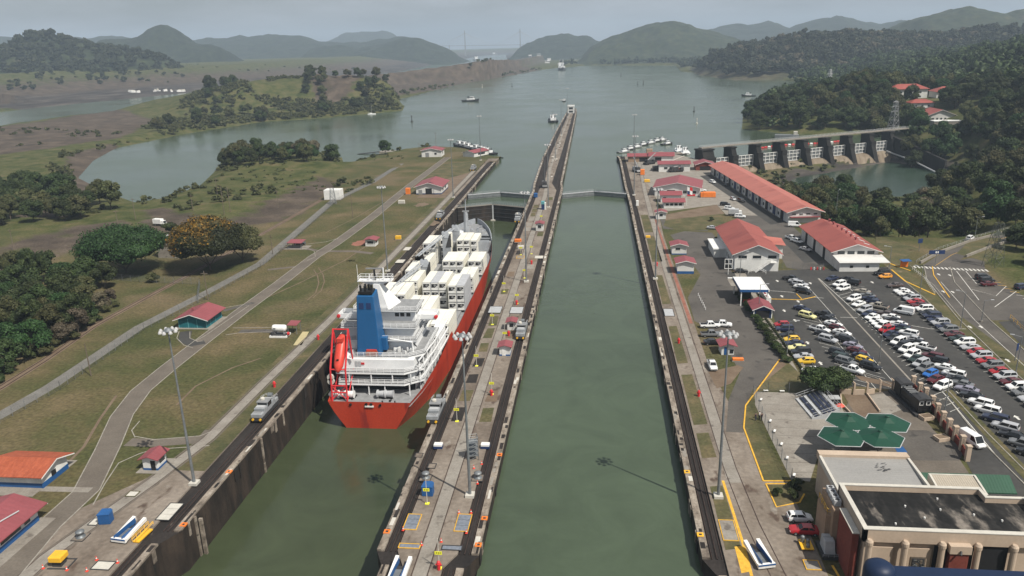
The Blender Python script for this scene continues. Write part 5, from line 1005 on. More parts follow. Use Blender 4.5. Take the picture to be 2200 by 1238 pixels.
    for z0, z1, y, xs_ in ((-2.35, .2, 156.5, (-5.4, -1.6, 2.2, 8.0)), (.55, 2.6, 157.1, (-6.2, -1, 4.0, 8.3)), (3.0, 5.2, 160.4, (-5.4, .5, 7))):
        for x in xs_: m = MB(); m.box(SX+x-.11, SX+x+.11, y-.11, y+.11, z0, z1, 'ship_white'); m.build('deck_post', t)
    for k in range(7):
        y = 160+k*3; x = SX+half(y, 1)-1.0
        m = MB(); m.box(x-.12, x+.12, y-.12, y+.12, -2.3, 5.2, 'ship_white'); m.build('deck_post', t)
    # side screens over the bulwark
    for k in range(9):
        a, b = 158.5+k*3.1, 161.3+k*3.1
        for z0, z1 in ((.55, 1.0), (3.0, 3.4), (5.3, 5.6)):
            xa, xb = SX+half(a, 1)-.6, SX+half(b, 1)-.6; m = MB()
            m.hexa([(xa-.12, a, z0), (xa+.12, a, z0), (xb+.12, b+.3, z0), (xb-.12, b+.3, z0), (xa-.12, a, z1), (xa+.12, a, z1), (xb+.12, b+.3, z1), (xb-.12, b+.3, z1)], 'ship_white'); m.build('side_rail', t)
    m = MB(); m.box(SX-8.6, SX+8.6, 159.5, 178, -2.35, 5.15, 'ship_white'); m.box(SX-8.65, SX+8.65, 159.45, 159.5, -2.3, .1, 'void'); m.box(SX-6, SX+7, 159.4, 159.46, .8, 2.4, 'dark'); m.box(SX+8.4, SX+11, 177, 185.5, -.5, 4.4, 'ship_white'); m.build('deckhouse', t)
    # small windows, doors on the aft wall
    for x, z in ((-5, 3.5), (-4.2, 3.5)): m = MB(); m.box(SX+x-.3, SX+x+.3, 159.38, 159.45, z, z+1.2, 'grey_light'); m.build('door', t)
    m = MB(); m.box(SX-3.9, SX-3.1, 159.36, 159.44, 3.9, 4.4, 'red'); m.build('notice_board', t)
    for x in (8.6, 9.35, 10.1, 10.6): m = MB(); m.box(SX+x-.26, SX+x+.2, 176.9, 177.05, 2.2, 3.9, 'black'); m.build('vent_slot', t)
    # upper tiers
    def tier(z0, z1, ya, yb, xl, xr, nm, win_aft=(), rail=True):
        m = MB(); m.box(xl, xr, ya, yb, z0, z1, 'ship_white'); o = m.build(nm, t)
        r = MB(); r.prism([(xl-.8, ya-1.3), (xr+.8, ya-1.3), (xr+.8, yb), (xl-.8, yb)], z1, z1+.25, 'ship_white', 'ship_deck'); r.build('deck_edge', o, base=t['_w'])
        if rail: r = MB(); r.railing([(xl-.7, yb, z1+.25), (xl-.7, ya-1.2, z1+.25), (xr+.7, ya-1.2, z1+.25), (xr+.7, yb, z1+.25)], 1.05, 'ship_white', 1.4, .045, 3); r.build('railing', o, base=t['_w'])
        for x in win_aft: r = MB(); r.box(SX+x-.5, SX+x+.5, ya-.05, ya+.02, z0+1.1, z0+2.0, 'glass'); r.build('window', o, base=t['_w'])
        return o
    tier(5.6, 8.1, 165, 178.5, SX-9.4, SX+7.8, 'accommodation_tier'); tier(8.35, 10.7, 166.5, 178.5, SX-9.2, SX+7.4, 'accommodation_tier'); 
    br = tier(10.95, 13.7, 170, 177.5, SX-7, SX+7, 'wheelhouse', (2.6, 3.9, 5.4))
    m = MB()
    for k in range(9): x = SX-6.4+k*1.6; m.box(x-.62, x+.62, 177.48, 177.56, 12.1, 13.3, 'glass')
    for y in (171.5, 173.2, 174.9): m.box(SX+6.98, SX+7.05, y, y+1.2, 12, 13.2, 'glass')
    m.build('window', br, base=t['_w'])
    for s in (-1, 1):
        m = MB(); x0, x1 = (SX-12.3, SX-7) if s < 0 else (SX+7, SX+11.9)
        m.box(x0, x1, 171, 175, 10.9, 11.15, 'ship_white'); m.box(x0, x1, 170.9, 171.05, 11.15, 12.3, 'ship_white'); m.box(x0, x1, 174.95, 175.1, 11.15, 12.3, 'ship_white'); e = x0 if s < 0 else x1; m.box(e-.1, e+.1, 171, 175, 11.15, 12.3, 'ship_white'); m.tube((e-s*.6, 173, 11), (e-s*5, 173, 8.4), .12, 'ship_white', n=6); w_ = m.build('bridge_wing', t)
        m = MB(); m.lathe([(.1, -.35), (.45, -.3), (.45, .3), (.1, .35)], 'red', (e, 170.95, 11.7), 12, 'y'); m.build('lifebuoy', w_, base=t['_w'])
    m = MB(); m.hexa([(SX-2.2, 169, 13.9), (SX+.9, 169, 13.9), (SX+2.4, 175.5, 13.9), (SX-.7, 175.5, 13.9), (SX-2.6, 169.6, 20.2), (SX-1.1, 169.6, 20.2), (SX-1.1, 171.6, 20.2), (SX-2.6, 171.6, 20.2)], 'ship_white'); m.build('mast_fin', t)
    m = MB(); zc = 21.0; m.box(SX-6.4, SX+1.9, 169.6, 172.2, zc-.15, zc, 'ship_white'); m.hexa([(SX-4, 170, zc-.9), (SX-.4, 170, zc-.9), (SX-.4, 171.6, zc-.9), (SX-4, 171.6, zc-.9), (SX-5.6, 169.8, zc-.15), (SX+1.2, 169.8, zc-.15), (SX+1.2, 172, zc-.15), (SX-5.6, 172, zc-.15)], 'ship_white')
    m.railing([(SX-6.3, 172.1, zc), (SX-6.3, 169.7, zc), (SX+1.8, 169.7, zc), (SX+1.8, 172.1, zc), (SX-6.3, 172.1, zc)], 1.1, 'ship_white', 1.2, .05); pl_ = m.build('radar_platform', t)
    m = MB(); m.tube((SX-2.4, 170.8, zc), (SX-2.4, 170.8, zc+2.6), .35, 'black', .2, 8); m.box(SX-4.4, SX-.4, 170.6, 171.0, zc+2.7, zc+2.95, 'grey'); m.build('radar_scanner', pl_, base=t['_w'])
    m = MB(); m.tube((SX-.2, 170.8, zc), (SX-.2, 170.8, zc+3), .18, 'ship_white', n=8); m.tube((SX-3.6, 170.5, zc), (SX-3.6, 170.5, zc+1.6), .12, 'ship_white', n=6); m.tube((SX-6.3, 170, zc-6), (SX-6.3, 170, zc+4), .05, 'ship_white', n=4); m.build('aerial', pl_, base=t['_w'])
    # funnel
    fx, fy = SX-2.2, 160.4
    m = MB(); m.hexa([(fx-2.8, fy, 5.6), (fx+2.8, fy, 5.6), (fx+2.8, fy+6, 5.6), (fx-2.8, fy+6, 5.6), (fx-1.95, fy+.9, 20.0), (fx+1.95, fy+.9, 20.0), (fx+1.95, fy+4.6, 20.6), (fx-1.95, fy+4.6, 20.6)], 'funnel_blue'); m.box(fx+2.2, fx+3.9, fy+2.2, fy+4, 6.2, 9.4, 'funnel_blue'); fn = m.build('funnel', t, bevel=.12)
    m = MB(); m.box(fx-1.6, fx+1.6, fy+1.2, fy+4.2, 20.3, 20.9, 'black'); m.build('funnel_cap', fn, base=t['_w'])
    for x, y in ((-1.2, 2), (-.4, 3.2), (.4, 3.2), (1.2, 2.6), (-.1, 1.7)): m = MB(); m.tube((fx+x, fy+y, 20.6), (fx+x, fy+y, 22.2), .27, 'black', n=10); m.build('exhaust_pipe', fn, base=t['_w'])
    for x in (-1.1, .6): m = MB(); m.hexa([(fx+x-.4, fy+.62, 17), (fx+x+.7, fy+.62, 17), (fx+x+.7, fy+.7, 17), (fx+x-.4, fy+.7, 17), (fx+x-.4, fy+.72, 18.4), (fx+x+.7, fy+.72, 18.4), (fx+x+.7, fy+.85, 18.4), (fx+x-.4, fy+.85, 18.4)], 'navy'); m.build('funnel_louvre', fn, base=t['_w'])
    m = MB(); m.box(fx-.6, fx+2.2, 160.2, 161.3, 5.7, 6.9, 'roof_terra'); m.box(fx-.4, fx+2.0, 160.25, 161.2, 6.9, 7.3, 'orange_red'); m.build('raft_locker', t)
    # davit frame and free-fall lifeboat on the port quarter
    m = MB(); xa, xb = SX-9.1, SX-5.6
    for x in (xa, xb):
        m.tube((x, 152.6, -2.3), (x, 153.3, 5.2), .2, 'red', n=6); m.tube((x, 153.3, 5.2), (x, 157.6, 13.4), .22, 'red', n=6); m.tube((x, 157.6, 13.4), (x, 158.8, 5.6), .2, 'red', n=6); m.tube((x, 152.6, -2.3), (x, 158.8, 3), .14, 'red', n=6)
    for z, y in ((-.2, 152.8), (1.4, 152.9), (13.3, 157.5), (5.2, 153.3)): m.tube((xa, y, z), (xb, y, z), .17, 'red', n=6)
    m.tube((xa, 152.7, -2), (xb, 152.9, 1.4), .1, 'red', n=5); m.tube((xb, 152.7, -2), (xa, 152.9, 1.4), .1, 'red', n=5); m.build('davit_frame', t)
    m = MB(); A = Vector((SX-7.3, 152.9, 4.6)); B = Vector((SX-7.3, 158.6, 11.6)); q = (B-A).to_track_quat('Y', 'Z'); L = (B-A).length; rr = []
    for f, s in ((0, .12), (.06, .55), (.18, .88), (.4, 1), (.7, 1), (.9, .85), (1, .6)):
        ring = []
        for k in range(12): a = 2*PI*k/12; ring.append(tuple(A+q @ Vector((1.25*s*math.cos(a), L*f, 1.15*s*math.sin(a)*(1 if math.sin(a) > 0 else .8)))))
        rr.append(ring)
    m.loft(rr, 'orange_red'); lb = m.build('lifeboat', t, smooth=True)
    m = MB(); c = A+q @ Vector((0, L*.8, 1.0)); m.box(c.x-.7, c.x+.7, c.y-.6, c.y+.6, c.z-.2, c.z+.7, 'orange_red'); m.build('canopy', lb, base=t['_w'])
    m = MB(); c = A+q @ Vector((0, L*.3, 1.12)); m.box(c.x-.25, c.x+.25, c.y-.25, c.y+.25, c.z-.1, c.z+.1, 'black'); m.build('hatch', lb, base=t['_w'])
    for z in (.2, 3.4, 4.4): m = MB(); m.lathe([(.8, -.3), (.8, .3)], 'white' if z < 1 else 'hatch_white', (xa-.2, 153.6, z-1.2), 12, 'y'); m.build('raft_canister', t)
    m = MB(); m.tube((SX+7.6, 163.5, 5.6), (SX+7.6, 163.5, 8.0), .25, 'ship_white', n=8); m.tube((SX+7.6, 163.5, 8.0), (SX+2.4, 163.2, 8.9), .16, 'ship_white', n=6); m.tube((SX+7.6, 163.5, 8), (SX+8.6, 163.3, 7), .15, 'black', n=6); m.build('stores_crane', t)
    m = MB(); m.box(SX+8.3, SX+9.2, 168.4, 169.0, 3.1, 4.2, 'yellow'); m.build('yellow_locker', t)
    for k in range(16): x = SX+rnd.uniform(2.5, 7.5); y = rnd.uniform(161.5, 164); m = MB(); m.box(x, x+rnd.uniform(.2, .6), y, y+.4, 5.62, 5.7+rnd.random()*1.1, rnd.choice(['white', 'grey_light', 'ship_white'])); m.build('deck_vent', t)
    # hatch covers
    for ya, yb in ((180, 201), (204, 227), (232, 247), (250, 262), (265, 281)):
        m = MB(); w_ = min(half(ya, 1), half(yb, 1))-1.6; m.box(SX-w_, SX+w_, ya, yb, -1.6, -1.0, 'ship_deck'); m.build('hatch_cover', t)
    # three pedestal cranes, jibs stowed to port
    for k, (x, y, h) in enumerate(((SX-3.6, 229.6, 7.6), (SX-3.2, 263.5, 8.6), (SX-3.4, 284.2, 6.2))):
        m = MB(); m.box(x-1.3, x+1.3, y-1.1, y+1.1, -1, h, 'ship_grey'); m.hexa([(x-1.3, y-1.2, h), (x+1.3, y-1.2, h), (x+1.3, y+1.2, h), (x-1.3, y+1.2, h), (x-1.5, y-.6, h+2.0), (x+.4, y-.6, h+2.0), (x+.4, y+1.2, h+2.0), (x-1.5, y+1.2, h+2.0)], 'ship_grey')
        if k < 2: m.hexa([(x-.1, y-1.25, h-3.4), (x+1.9, y-1.25, h-3.4), (x+1.9, y-1.1, h-3.4), (x-.1, y-1.1, h-3.4), (x+1.5, y-1.25, h+1.6), (x+1.9, y-1.25, h+1.6), (x+1.9, y-1.1, h+1.6), (x+1.5, y-1.1, h+1.6)], 'dark')
        cr = m.build('pedestal_crane', t)
        m = MB(); L = (21, 20, 14)[k]; b0 = Vector((x-1.2, y-1, h+.9)); e0 = Vector((x-6.2, y-L, h-1.6))
        for o in (-.75, .75):
            m.tube(b0+Vector((o, 0, 0)), e0+Vector((o*.6, 0, 0)), .24, 'ship_grey', n=6)
        for q_ in range(10):
            f0, f1 = q_/10, (q_+1)/10; a = b0.lerp(e0, f0); b = b0.lerp(e0, f1); s = 1 if q_ % 2 else -1
            m.tube(a+Vector((.75*s, 0, 0)), b-Vector((.7*s, 0, 0)), .1, 'ship_grey', n=4); m.tube(a+Vector((.75, 0, .1)), a+Vector((-.75, 0, .1)), .1, 'grey_light', n=4)
        m.build('jib', cr, base=t['_w'])
        m = MB(); m.tube((x-.4, y, h+2), (x-.4, y, h+3.2), .2, 'dark', n=6); m.build('lamp_mast', cr, base=t['_w'])
    m = MB(); m.tube((SX-.6, 291.5, 2.3), (SX-.6, 291.5, 12), 1.05, 'ship_grey', .85, 8); m.tube((SX-.6, 291.5, 12), (SX-.6, 291.5, 17), .18, 'ship_grey', n=6); m.box(SX-1.9, SX+.7, 290.9, 292.1, 12, 12.35, 'grey'); m.build('foremast', t)
    m = MB()
    for k in range(26):
        y = rnd.uniform(287, 306); x = SX+rnd.uniform(-.7, .8)*half(y, 1); m.box(x-.4, x+.4, y-.4, y+.4, 2.3, 2.5+rnd.random()*.9, rnd.choice(['ship_grey', 'dark', 'grey_light', 'ship_grey']))
    m.box(SX-5.5, SX-1.6, 287, 293, 2.3, 4.4, 'ship_white'); m.build('anchor_winch', t)
    m = MB()
    for k in range(7): y = 282+k*.9; m.box(SX+6.0, SX+9.6, y, y+.5, 1.0, 2.0+rnd.random()*1.5, rnd.choice(['dark', 'ship_grey', 'black']))
    m.box(SX+5, SX+9.9, 280.6, 281, -1.5, 2.6, 'ship_grey'); m.build('breakwater_gear', t)
    m = MB()
    for k in range(9): y = 202+k*.28; m.tube((SX-1+k*.6, 203.2, -.9+.4*math.sin(k)), (SX+.2+k*.6, 203+.4*math.cos(k*2), -.6+.4*math.sin(k+1)), .4, 'grey', n=6)
    m.build('hose_coil', t)
    return t
ship()
def container(name_bay, label, x, y, z, mat, first=[None]):
    """one 12.2 m refrigerated container, cooling unit on its aft end"""
    if first[0] is None:
        t = thing('refrigerated_container', label, 'container', (x, y, z), group='refrigerated containers on the ship')
        m = MB(); m.box(-1.2, 1.2, 0, 12.15, 0, 2.56, 'cream_white')
        m.build('body', t, bevel=.03)
        m = MB()
        for X in (-1.2, 1.2): m.box(X-.04, X+.04, -.05, .05, 0, 2.57, 'grey_light'); m.box(X-.03, X+.03, .05, 12.1, 2.5, 2.575, 'grey_light')
        m.box(-1.2, 1.2, -.05, .03, 0, .12, 'dark'); m.box(-1.2, 1.2, -.05, .03, 2.45, 2.57, 'grey_light'); m.build('corner_frame', t)
        m = MB(); m.box(-.98, .98, -.045, .01, .2, 2.4, 'white'); u = m.build('cooling_unit', t)
        m = MB(); m.box(-.92, .92, -.06, -.02, 1.12, 2.1, 'void'); m.box(-.95, .2, -.062, -.02, .95, 1.4, 'void'); m.build('grille', u)
        m = MB(); m.lathe([(.34, -.09), (.34, -.05)], 'grey', (.1, 0, 1.62), 12, 'y'); m.box(.5, .95, -.08, -.03, 1.25, 1.5, 'white'); m.build('fan', u)
        first[0] = t; return t
    r = dup(first[0], (x, y, z), label=label)
    if mat != 'cream_white':
        for c in r.children:
            if c.name.startswith('body'): c.material_slots[0].link = 'OBJECT'; c.material_slots[0].material = MT[mat]
    return r
ROWN = ['fore-and-aft bay just ahead of the bridge', 'second bay', 'third bay', 'fourth bay', 'bay nearest the bow']
def stack(xs, y, ztop, tiers, where, mats=None):
    for i, x in enumerate(xs):
        for k in range(tiers):
            z = ztop-2.6*(k+1); tn = ['top', 'second', 'third', 'fourth'][k]
            mt = (mats or {}).get(i, 'cream_white')
            col = 'only column' if len(xs) == 1 else (['port', 'starboard'][i] if len(xs) == 2 else ['port', 'middle', 'starboard'][i])+' column'
            cw = 'grey' if mt == 'grey_container' else 'white'
            container(0, f'{cw} refrigerated container, {tn} tier, {col} {where}'.replace('tier, only column', 'tier,'), x, y, z, mt)
stack([-41.9, -39.5], 186.0, 4.2, 2, 'beside the starboard side of the superstructure'); stack([-47.0, -44.5], 179.6, 4.3, 2, 'tucked right beside the wheelhouse')
stack([-50.0, -47.5, -45.0], 190.4, 6.8, 3, 'of the block directly ahead of the wheelhouse'); stack([-41.9, -39.4], 211.6, 6.8, 3, 'of the tall starboard stack with three visible fans', {1: 'grey_container'})
stack([-50.2, -47.7, -45.3], 214.6, 6.8, 3, 'of the block right of the first deck crane', {1: 'grey_container'}); stack([-42.0, -39.5], 228.6, 4.2, 2, 'just ahead of the tall starboard stack')
stack([-57.0, -54.4], 216.0, 6.8, 3, 'left of the first deck crane', {}); stack([-60.6, -57.8, -55.2], 203.4, 6.6, 3, 'of the block to port of the wheelhouse front')
stack([-50.7, -48.3, -45.9], 248.0, 4.2, 2, 'of the block right of the second deck crane'); stack([-41.9, -39.5], 248.0, 4.2, 2, 'outboard of the second crane block'); stack([-57.5], 247.0, 4.2, 2, 'inboard, left of the second crane jib'); stack([-60.4], 234.5, 4.6, 2, 'outboard, left of the second crane jib')
stack([-60.4, -57.9], 262.0, 6.8, 3, 'farthest forward on the port side'); stack([-55.2], 267.5, 6.8, 3, 'behind the third deck crane'); stack([-50.7, -48.2], 276.4, 4.4, 2, 'nearest the foremast'); stack([-45.6], 277.2, 4.0, 2, 'by the bow beside the dark winch gear')
# ------------------------------------------------------------------ vehicles
def wheel(t, x, y, r=.33, w=.22):
    m = MB(); m.lathe([(r*.9, -w/2), (r, -w*.35), (r, w*.35), (r*.9, w/2)], 'tyre', (x, y, r), 14, 'y'); o = m.build('wheel', t)
    m = MB(); m.lathe([(r*.55, -w/2-.012), (r*.6, 0), (r*.55, w/2+.012)], 'rim', (x, y, r), 10, 'y'); m.build('rim', o)
def carmodel(kind, colour):
    """front towards +x"""
    P = dict(sedan=(4.6, 1.8, [(-2.3, .55, .86), (-2.22, .38, 1.0), (-1.5, .32, 1.04), (.9, .30, .98), (1.9, .32, .86), (2.25, .40, .72), (2.3, .5, .62)], (-1.75, .95, -1.05, .30, 1.45, .98)),
             hatch=(3.9, 1.72, [(-1.92, .5, .9), (-1.86, .36, 1.04), (-1.2, .32, 1.06), (.9, .30, 1.0), (1.55, .34, .86), (1.88, .42, .72), (1.95, .5, .62)], (-1.85, 1.0, -1.5, .35, 1.52, 1.0)),
             suv=(4.7, 1.9, [(-2.35, .62, 1.0), (-2.28, .42, 1.14), (-1.6, .38, 1.16), (1.0, .36, 1.12), (1.95, .38, 1.04), (2.28, .48, .9), (2.35, .6, .74)], (-2.26, 1.15, -2.0, .55, 1.82, 1.1)),
             pickup=(5.3, 1.86, [(-2.65, .6, .98), (-2.6, .45, 1.08), (-.9, .4, 1.08), (.95, .4, 1.1), (2.1, .42, 1.06), (2.58, .5, .9), (2.65, .62, .72)], (-.75, 1.35, -.55, .75, 1.78, 1.04)),
             van=(5.2, 1.95, [(-2.6, .5, 1.2), (-2.55, .4, 1.25), (-1.6, .36, 1.25), (1.0, .36, 1.2), (1.9, .38, 1.1), (2.5, .45, .95), (2.6, .55, .75)], (-2.55, 1.95, -2.45, 1.15, 2.25, 1.18)))[kind]
    L, W_, prof, (g0, g1, r0, r1, H_, belt) = P
    t = thing('parked_car' if kind != 'van' else 'parked_van', 'car', 'car' if kind in ('sedan', 'hatch', 'suv') else ('pickup truck' if kind == 'pickup' else 'van'))
    m = MB(); rings = []
    for i, (x, zb, zt) in enumerate(prof):
        f = (.82, .95, 1, 1, .97, .88, .78)[i]; h = W_/2*f
        rings.append([(x, -h*.94, zb), (x, -h, zb+.18), (x, -h, zt-.22), (x, -h*.9, zt), (x, h*.9, zt), (x, h, zt-.22), (x, h, zb+.18), (x, h*.94, zb)])
    m.loft(rings, colour)
    hb, hr = W_/2*.9, W_/2*.70
    if kind == 'van': hr = W_/2*.82
    # roof and pillars over the glasshouse
    m.hexa([(r0-.06, -hr-.02, H_-.07), (r1+.06, -hr-.02, H_-.07), (r1+.06, hr+.02, H_-.07), (r0-.06, hr+.02, H_-.07), (r0+.05, -hr+.08, H_+.01), (r1-.08, -hr+.08, H_+.01), (r1-.08, hr-.08, H_+.01), (r0+.05, hr-.08, H_+.01)], colour)
    for s in (-1, 1):
        for xb, xt, w_ in ((g0, r0, .11), (g1, r1, .07), ((g0+g1)/2-.1, (r0+r1)/2-.1, .06)):
            m.hexa([(xb-w_, s*(hb-.06), belt-.04), (xb+w_, s*(hb-.06), belt-.04), (xb+w_, s*(hb+.015), belt-.04), (xb-w_, s*(hb+.015), belt-.04), (xt-w_, s*(hr-.06), H_-.05), (xt+w_, s*(hr-.06), H_-.05), (xt+w_, s*(hr+.015), H_-.05), (xt-w_, s*(hr+.015), H_-.05)], colour)
    if kind == 'van':
        m.hexa([(g0, -hb, belt-.03), (.35, -hb, belt-.03), (.35, hb, belt-.03), (g0, hb, belt-.03), (r0, -hr-.02, H_-.05), (.35, -hr-.02, H_-.05), (.35, hr+.02, H_-.05), (r0, hr+.02, H_-.05)], colour)
    if kind == 'pickup':
        pass
    m.build('body', t)
    m = MB(); gx0 = .36 if kind == 'van' else g0+.03
    m.hexa([(gx0, -hb+.02, belt-.06), (g1-.02, -hb+.02, belt-.06), (g1-.02, hb-.02, belt-.06), (gx0, hb-.02, belt-.06), (max(r0, gx0), -hr, H_-.06), (r1, -hr, H_-.06), (r1, hr, H_-.06), (max(r0, gx0), hr, H_-.06)], 'glass'); m.build('window', t)
    if kind == 'pickup':
        m = MB(); m.box(-2.5, -.85, -.75, .75, 1.075, 1.088, 'void')
        m.build('cargo_bed', t)
    wx = L*.31
    for x in (-wx, wx):
        for s in (-1, 1): wheel(t, x, s*(W_/2-.1), .38 if kind in ('suv', 'pickup', 'van') else .32)
    x, zb, zt = prof[5]
    for s in (-1, 1):
        m = MB(); m.box(x-.12, x+.05, s*W_*.33-.16, s*W_*.33+.16, zt-.2, zt-.04, 'headlight'); m.build('headlight', t)
        x2, _, z2 = prof[0]; m = MB(); m.box(x2-.02, x2+.1, s*W_*.37-.11, s*W_*.37+.11, z2-.22, z2+.02, 'taillight'); m.build('taillight', t)
    return t
PROTO = {}
KN_ = dict(sedan='sedan', hatch='hatchback', suv='SUV', pickup='pickup truck', van='van')
CN_ = dict(pale='white and yellow', taxi='yellow', maroon='dark red', lilac='lilac grey', green='very dark green', navy='dark navy')
USED = {}
def car(kind, colour, x, y, rz, label, group, z=.035, scale=None):
    if kind not in PROTO:
        t = carmodel(kind, 'car_'+colour); PROTO[kind] = (t, colour); t.location = (x, y, z); t.rotation_euler = (0, 0, rz); tag(t, label, None, group); return t
    t0, c0 = PROTO[kind]; r = dup(t0, (x, y, z), rz, label, group)
    for c in r.children:
        if c.name.startswith('body'): c.material_slots[0].link = 'OBJECT'; c.material_slots[0].material = MT['car_'+colour]
    if scale: r.scale = scale
    return r
def row(nm, where, rz, items, xfix=None, group='cars in the visitor car park', zc=.5):
    """items: (px, py, kind, colour) seen at car mid-height"""
    pos = [G(px, py, zc) for px, py, *_ in items]; cnt = {}
    tot = {}
    for it in items: tot[(it[2], it[3])] = tot.get((it[2], it[3]), 0)+1
    for (px, py, kd, cl), (x, y) in zip(items, pos):
        k = (kd, cl); cnt[k] = cnt.get(k, 0)+1; cn = CN_.get(cl, cl); o = '' if tot[k] == 1 else f'{ORD[cnt[k]-1]} '
        lab = f'{"only " if tot[k] == 1 else o}{cn} {KN_[kd]} {where}' if tot[k] == 1 else f'{o}{cn} {KN_[kd]} from the far end {where}'
        if xfix is not None: x = x*.35+xfix*.65
        car(kd, cl, x, y, math.radians(rz)+rnd.uniform(-.03, .03), lab[0].lower()+lab[1:], group)
row('hedge', 'in the row facing the hedge', 183, [(1676, 698, 'hatch', 'red'), (1681, 708, 'suv', 'navy'), (1690, 721, 'sedan', 'black'), (1698, 730, 'hatch', 'taxi'), (1704, 738, 'sedan', 'navy'), (1709, 748, 'sedan', 'pale'), (1719, 757, 'suv', 'black'), (1725, 767, 'sedan', 'silver'), (1731, 777, 'hatch', 'yellow'), (1743, 797, 'sedan', 'white')], 49.9)
row('isle west', 'on the west of the short island', -42, [(1717, 664, 'sedan', 'navy'), (1728, 680, 'suv', 'pale'), (1762, 709, 'pickup', 'white'), (1772, 719, 'sedan', 'black'), (1781, 731, 'suv', 'silver'), (1804, 761, 'suv', 'black'), (1812, 771, 'suv', 'green'), (1820, 779, 'suv', 'grey'), (1835, 796, 'pickup', 'white')], 58.6)
row('isle east', 'on the east of the short island', -42, [(1770, 677, 'pickup', 'black'), (1779, 686, 'sedan', 'black'), (1792, 697, 'sedan', 'white'), (1800, 706, 'hatch', 'maroon'), (1816, 716, 'sedan', 'white'), (1818, 725, 'sedan', 'grey'), (1824, 733, 'suv', 'black'), (1838, 744, 'sedan', 'lilac'), (1846, 755, 'sedan', 'maroon'), (1861, 767, 'sedan', 'navy'), (1861, 775, 'hatch', 'taxi'), (1876, 789, 'suv', 'black')], 63.2)
row('top group', 'in the short group near the white canopy', -35, [(1700, 600, 'pickup', 'black'), (1710, 606, 'sedan', 'silver'), (1719, 612, 'suv', 'silver'), (1722, 618, 'sedan', 'white'), (1727, 627, 'suv', 'black')], None)
row('main west', 'along the central car-park lane', 217, [(1784, 599, 'sedan', 'navy'), (1804, 612, 'suv', 'white'), (1811, 621, 'suv', 'white'), (1836, 643, 'suv', 'white'), (1845, 654, 'sedan', 'white'), (1858, 667, 'suv', 'silver'), (1868, 675, 'sedan', 'navy'), (1876, 682, 'sedan', 'white'), (1882, 690, 'hatch', 'white'), (1893, 695, 'sedan', 'white'), (1901, 702, 'suv', 'white'), (1911, 710, 'suv', 'red'), (1917, 719, 'sedan', 'navy'), (1925, 727, 'sedan', 'black'), (1936, 736, 'suv', 'white'), (1944, 745, 'suv', 'black'), (1957, 752, 'suv', 'white'), (1967, 764, 'suv', 'white'), (1977, 772, 'sedan', 'green'), (1986, 783, 'suv', 'silver'), (1993, 793, 'suv', 'grey'), (2005, 804, 'hatch', 'blue'), (2015, 816, 'sedan', 'maroon'), (2030, 831, 'suv', 'white')], 74.9)
row('main east', 'on the inner main aisle side', 142, [(1818, 600, 'sedan', 'black'), (1832, 608, 'suv', 'black'), (1855, 627, 'sedan', 'tan'), (1868, 636, 'sedan', 'grey'), (1870, 643, 'sedan', 'navy'), (1875, 650, 'hatch', 'navy'), (1893, 659, 'pickup', 'tan'), (1906, 675, 'sedan', 'brown'), (1921, 682, 'sedan', 'white'), (1922, 689, 'sedan', 'black'), (1937, 697, 'sedan', 'white'), (1942, 704, 'sedan', 'navy'), (1949, 711, 'sedan', 'green'), (1959, 718, 'suv', 'white'), (1964, 729, 'sedan', 'silver'), (1978, 737, 'sedan', 'black'), (1998, 747, 'pickup', 'white'), (2008, 768, 'suv', 'maroon'), (2021, 777, 'suv', 'black'), (2036, 790, 'sedan', 'white'), (2064, 806, 'suv', 'white'), (2064, 816, 'sedan', 'black'), (2075, 826, 'sedan', 'grey'), (2080, 838, 'sedan', 'lilac'), (2086, 851, 'sedan', 'black'), (2105, 868, 'suv', 'white'), (2117, 883, 'suv', 'white'), (2129, 901, 'suv', 'navy'), (2154, 919, 'suv', 'silver'), (2165, 936, 'sedan', 'black'), (2189, 956, 'suv', 'grey'), (2200, 975, 'suv', 'black')], 79.4)
row('verge', 'in the row against the verge', 188, [(1903, 588, 'suv', 'black'), (1910, 595, 'hatch', 'orange'), (1926, 614, 'sedan', 'brown'), (1939, 626, 'sedan', 'white'), (1950, 632, 'sedan', 'white'), (1954, 639, 'hatch', 'black'), (1963, 643, 'suv', 'silver'), (1971, 649, 'sedan', 'red'), (1978, 656, 'sedan', 'maroon'), (1987, 665, 'suv', 'white'), (1994, 673, 'sedan', 'black'), (2000, 680, 'suv', 'navy'), (2009, 688, 'sedan', 'navy'), (2017, 695, 'suv', 'silver'), (2029, 702, 'sedan', 'navy'), (2034, 710, 'suv', 'grey'), (2047, 719, 'sedan', 'maroon'), (2054, 728, 'sedan', 'green'), (2072, 737, 'suv', 'white'), (2083, 747, 'sedan', 'silver'), (2095, 757, 'hatch', 'red'), (2107, 766, 'suv', 'silver'), (2119, 776, 'sedan', 'red'), (2127, 787, 'suv', 'grey'), (2138, 799, 'hatch', 'red'), (2152, 810, 'suv', 'silver'), (2165, 821, 'sedan', 'maroon'), (2178, 833, 'suv', 'white'), (2188, 845, 'suv', 'grey'), (2198, 857, 'sedan', 'silver'), (2210, 870, 'suv', 'black')], 91)
def one(kd, cl, px, py, rz, label, group='vehicles about the lock site'):
    x, y = G(px, py, .5); return car(kd, cl, x, y, math.radians(rz), label, group)
one('van', 'white', 1941, 671, 145, 'long white panel van standing out in the main car-park aisle')
one('van', 'white', 2088, 949, -72, 'white panel van driving beside the square cream pillars')
one('hatch', 'white', 1718, 1113, 2, 'white hatchback beside the visitor centre wall'); one('sedan', 'red', 1728, 1140, 178, 'bright red sedan beside the visitor centre, near the grey generator')
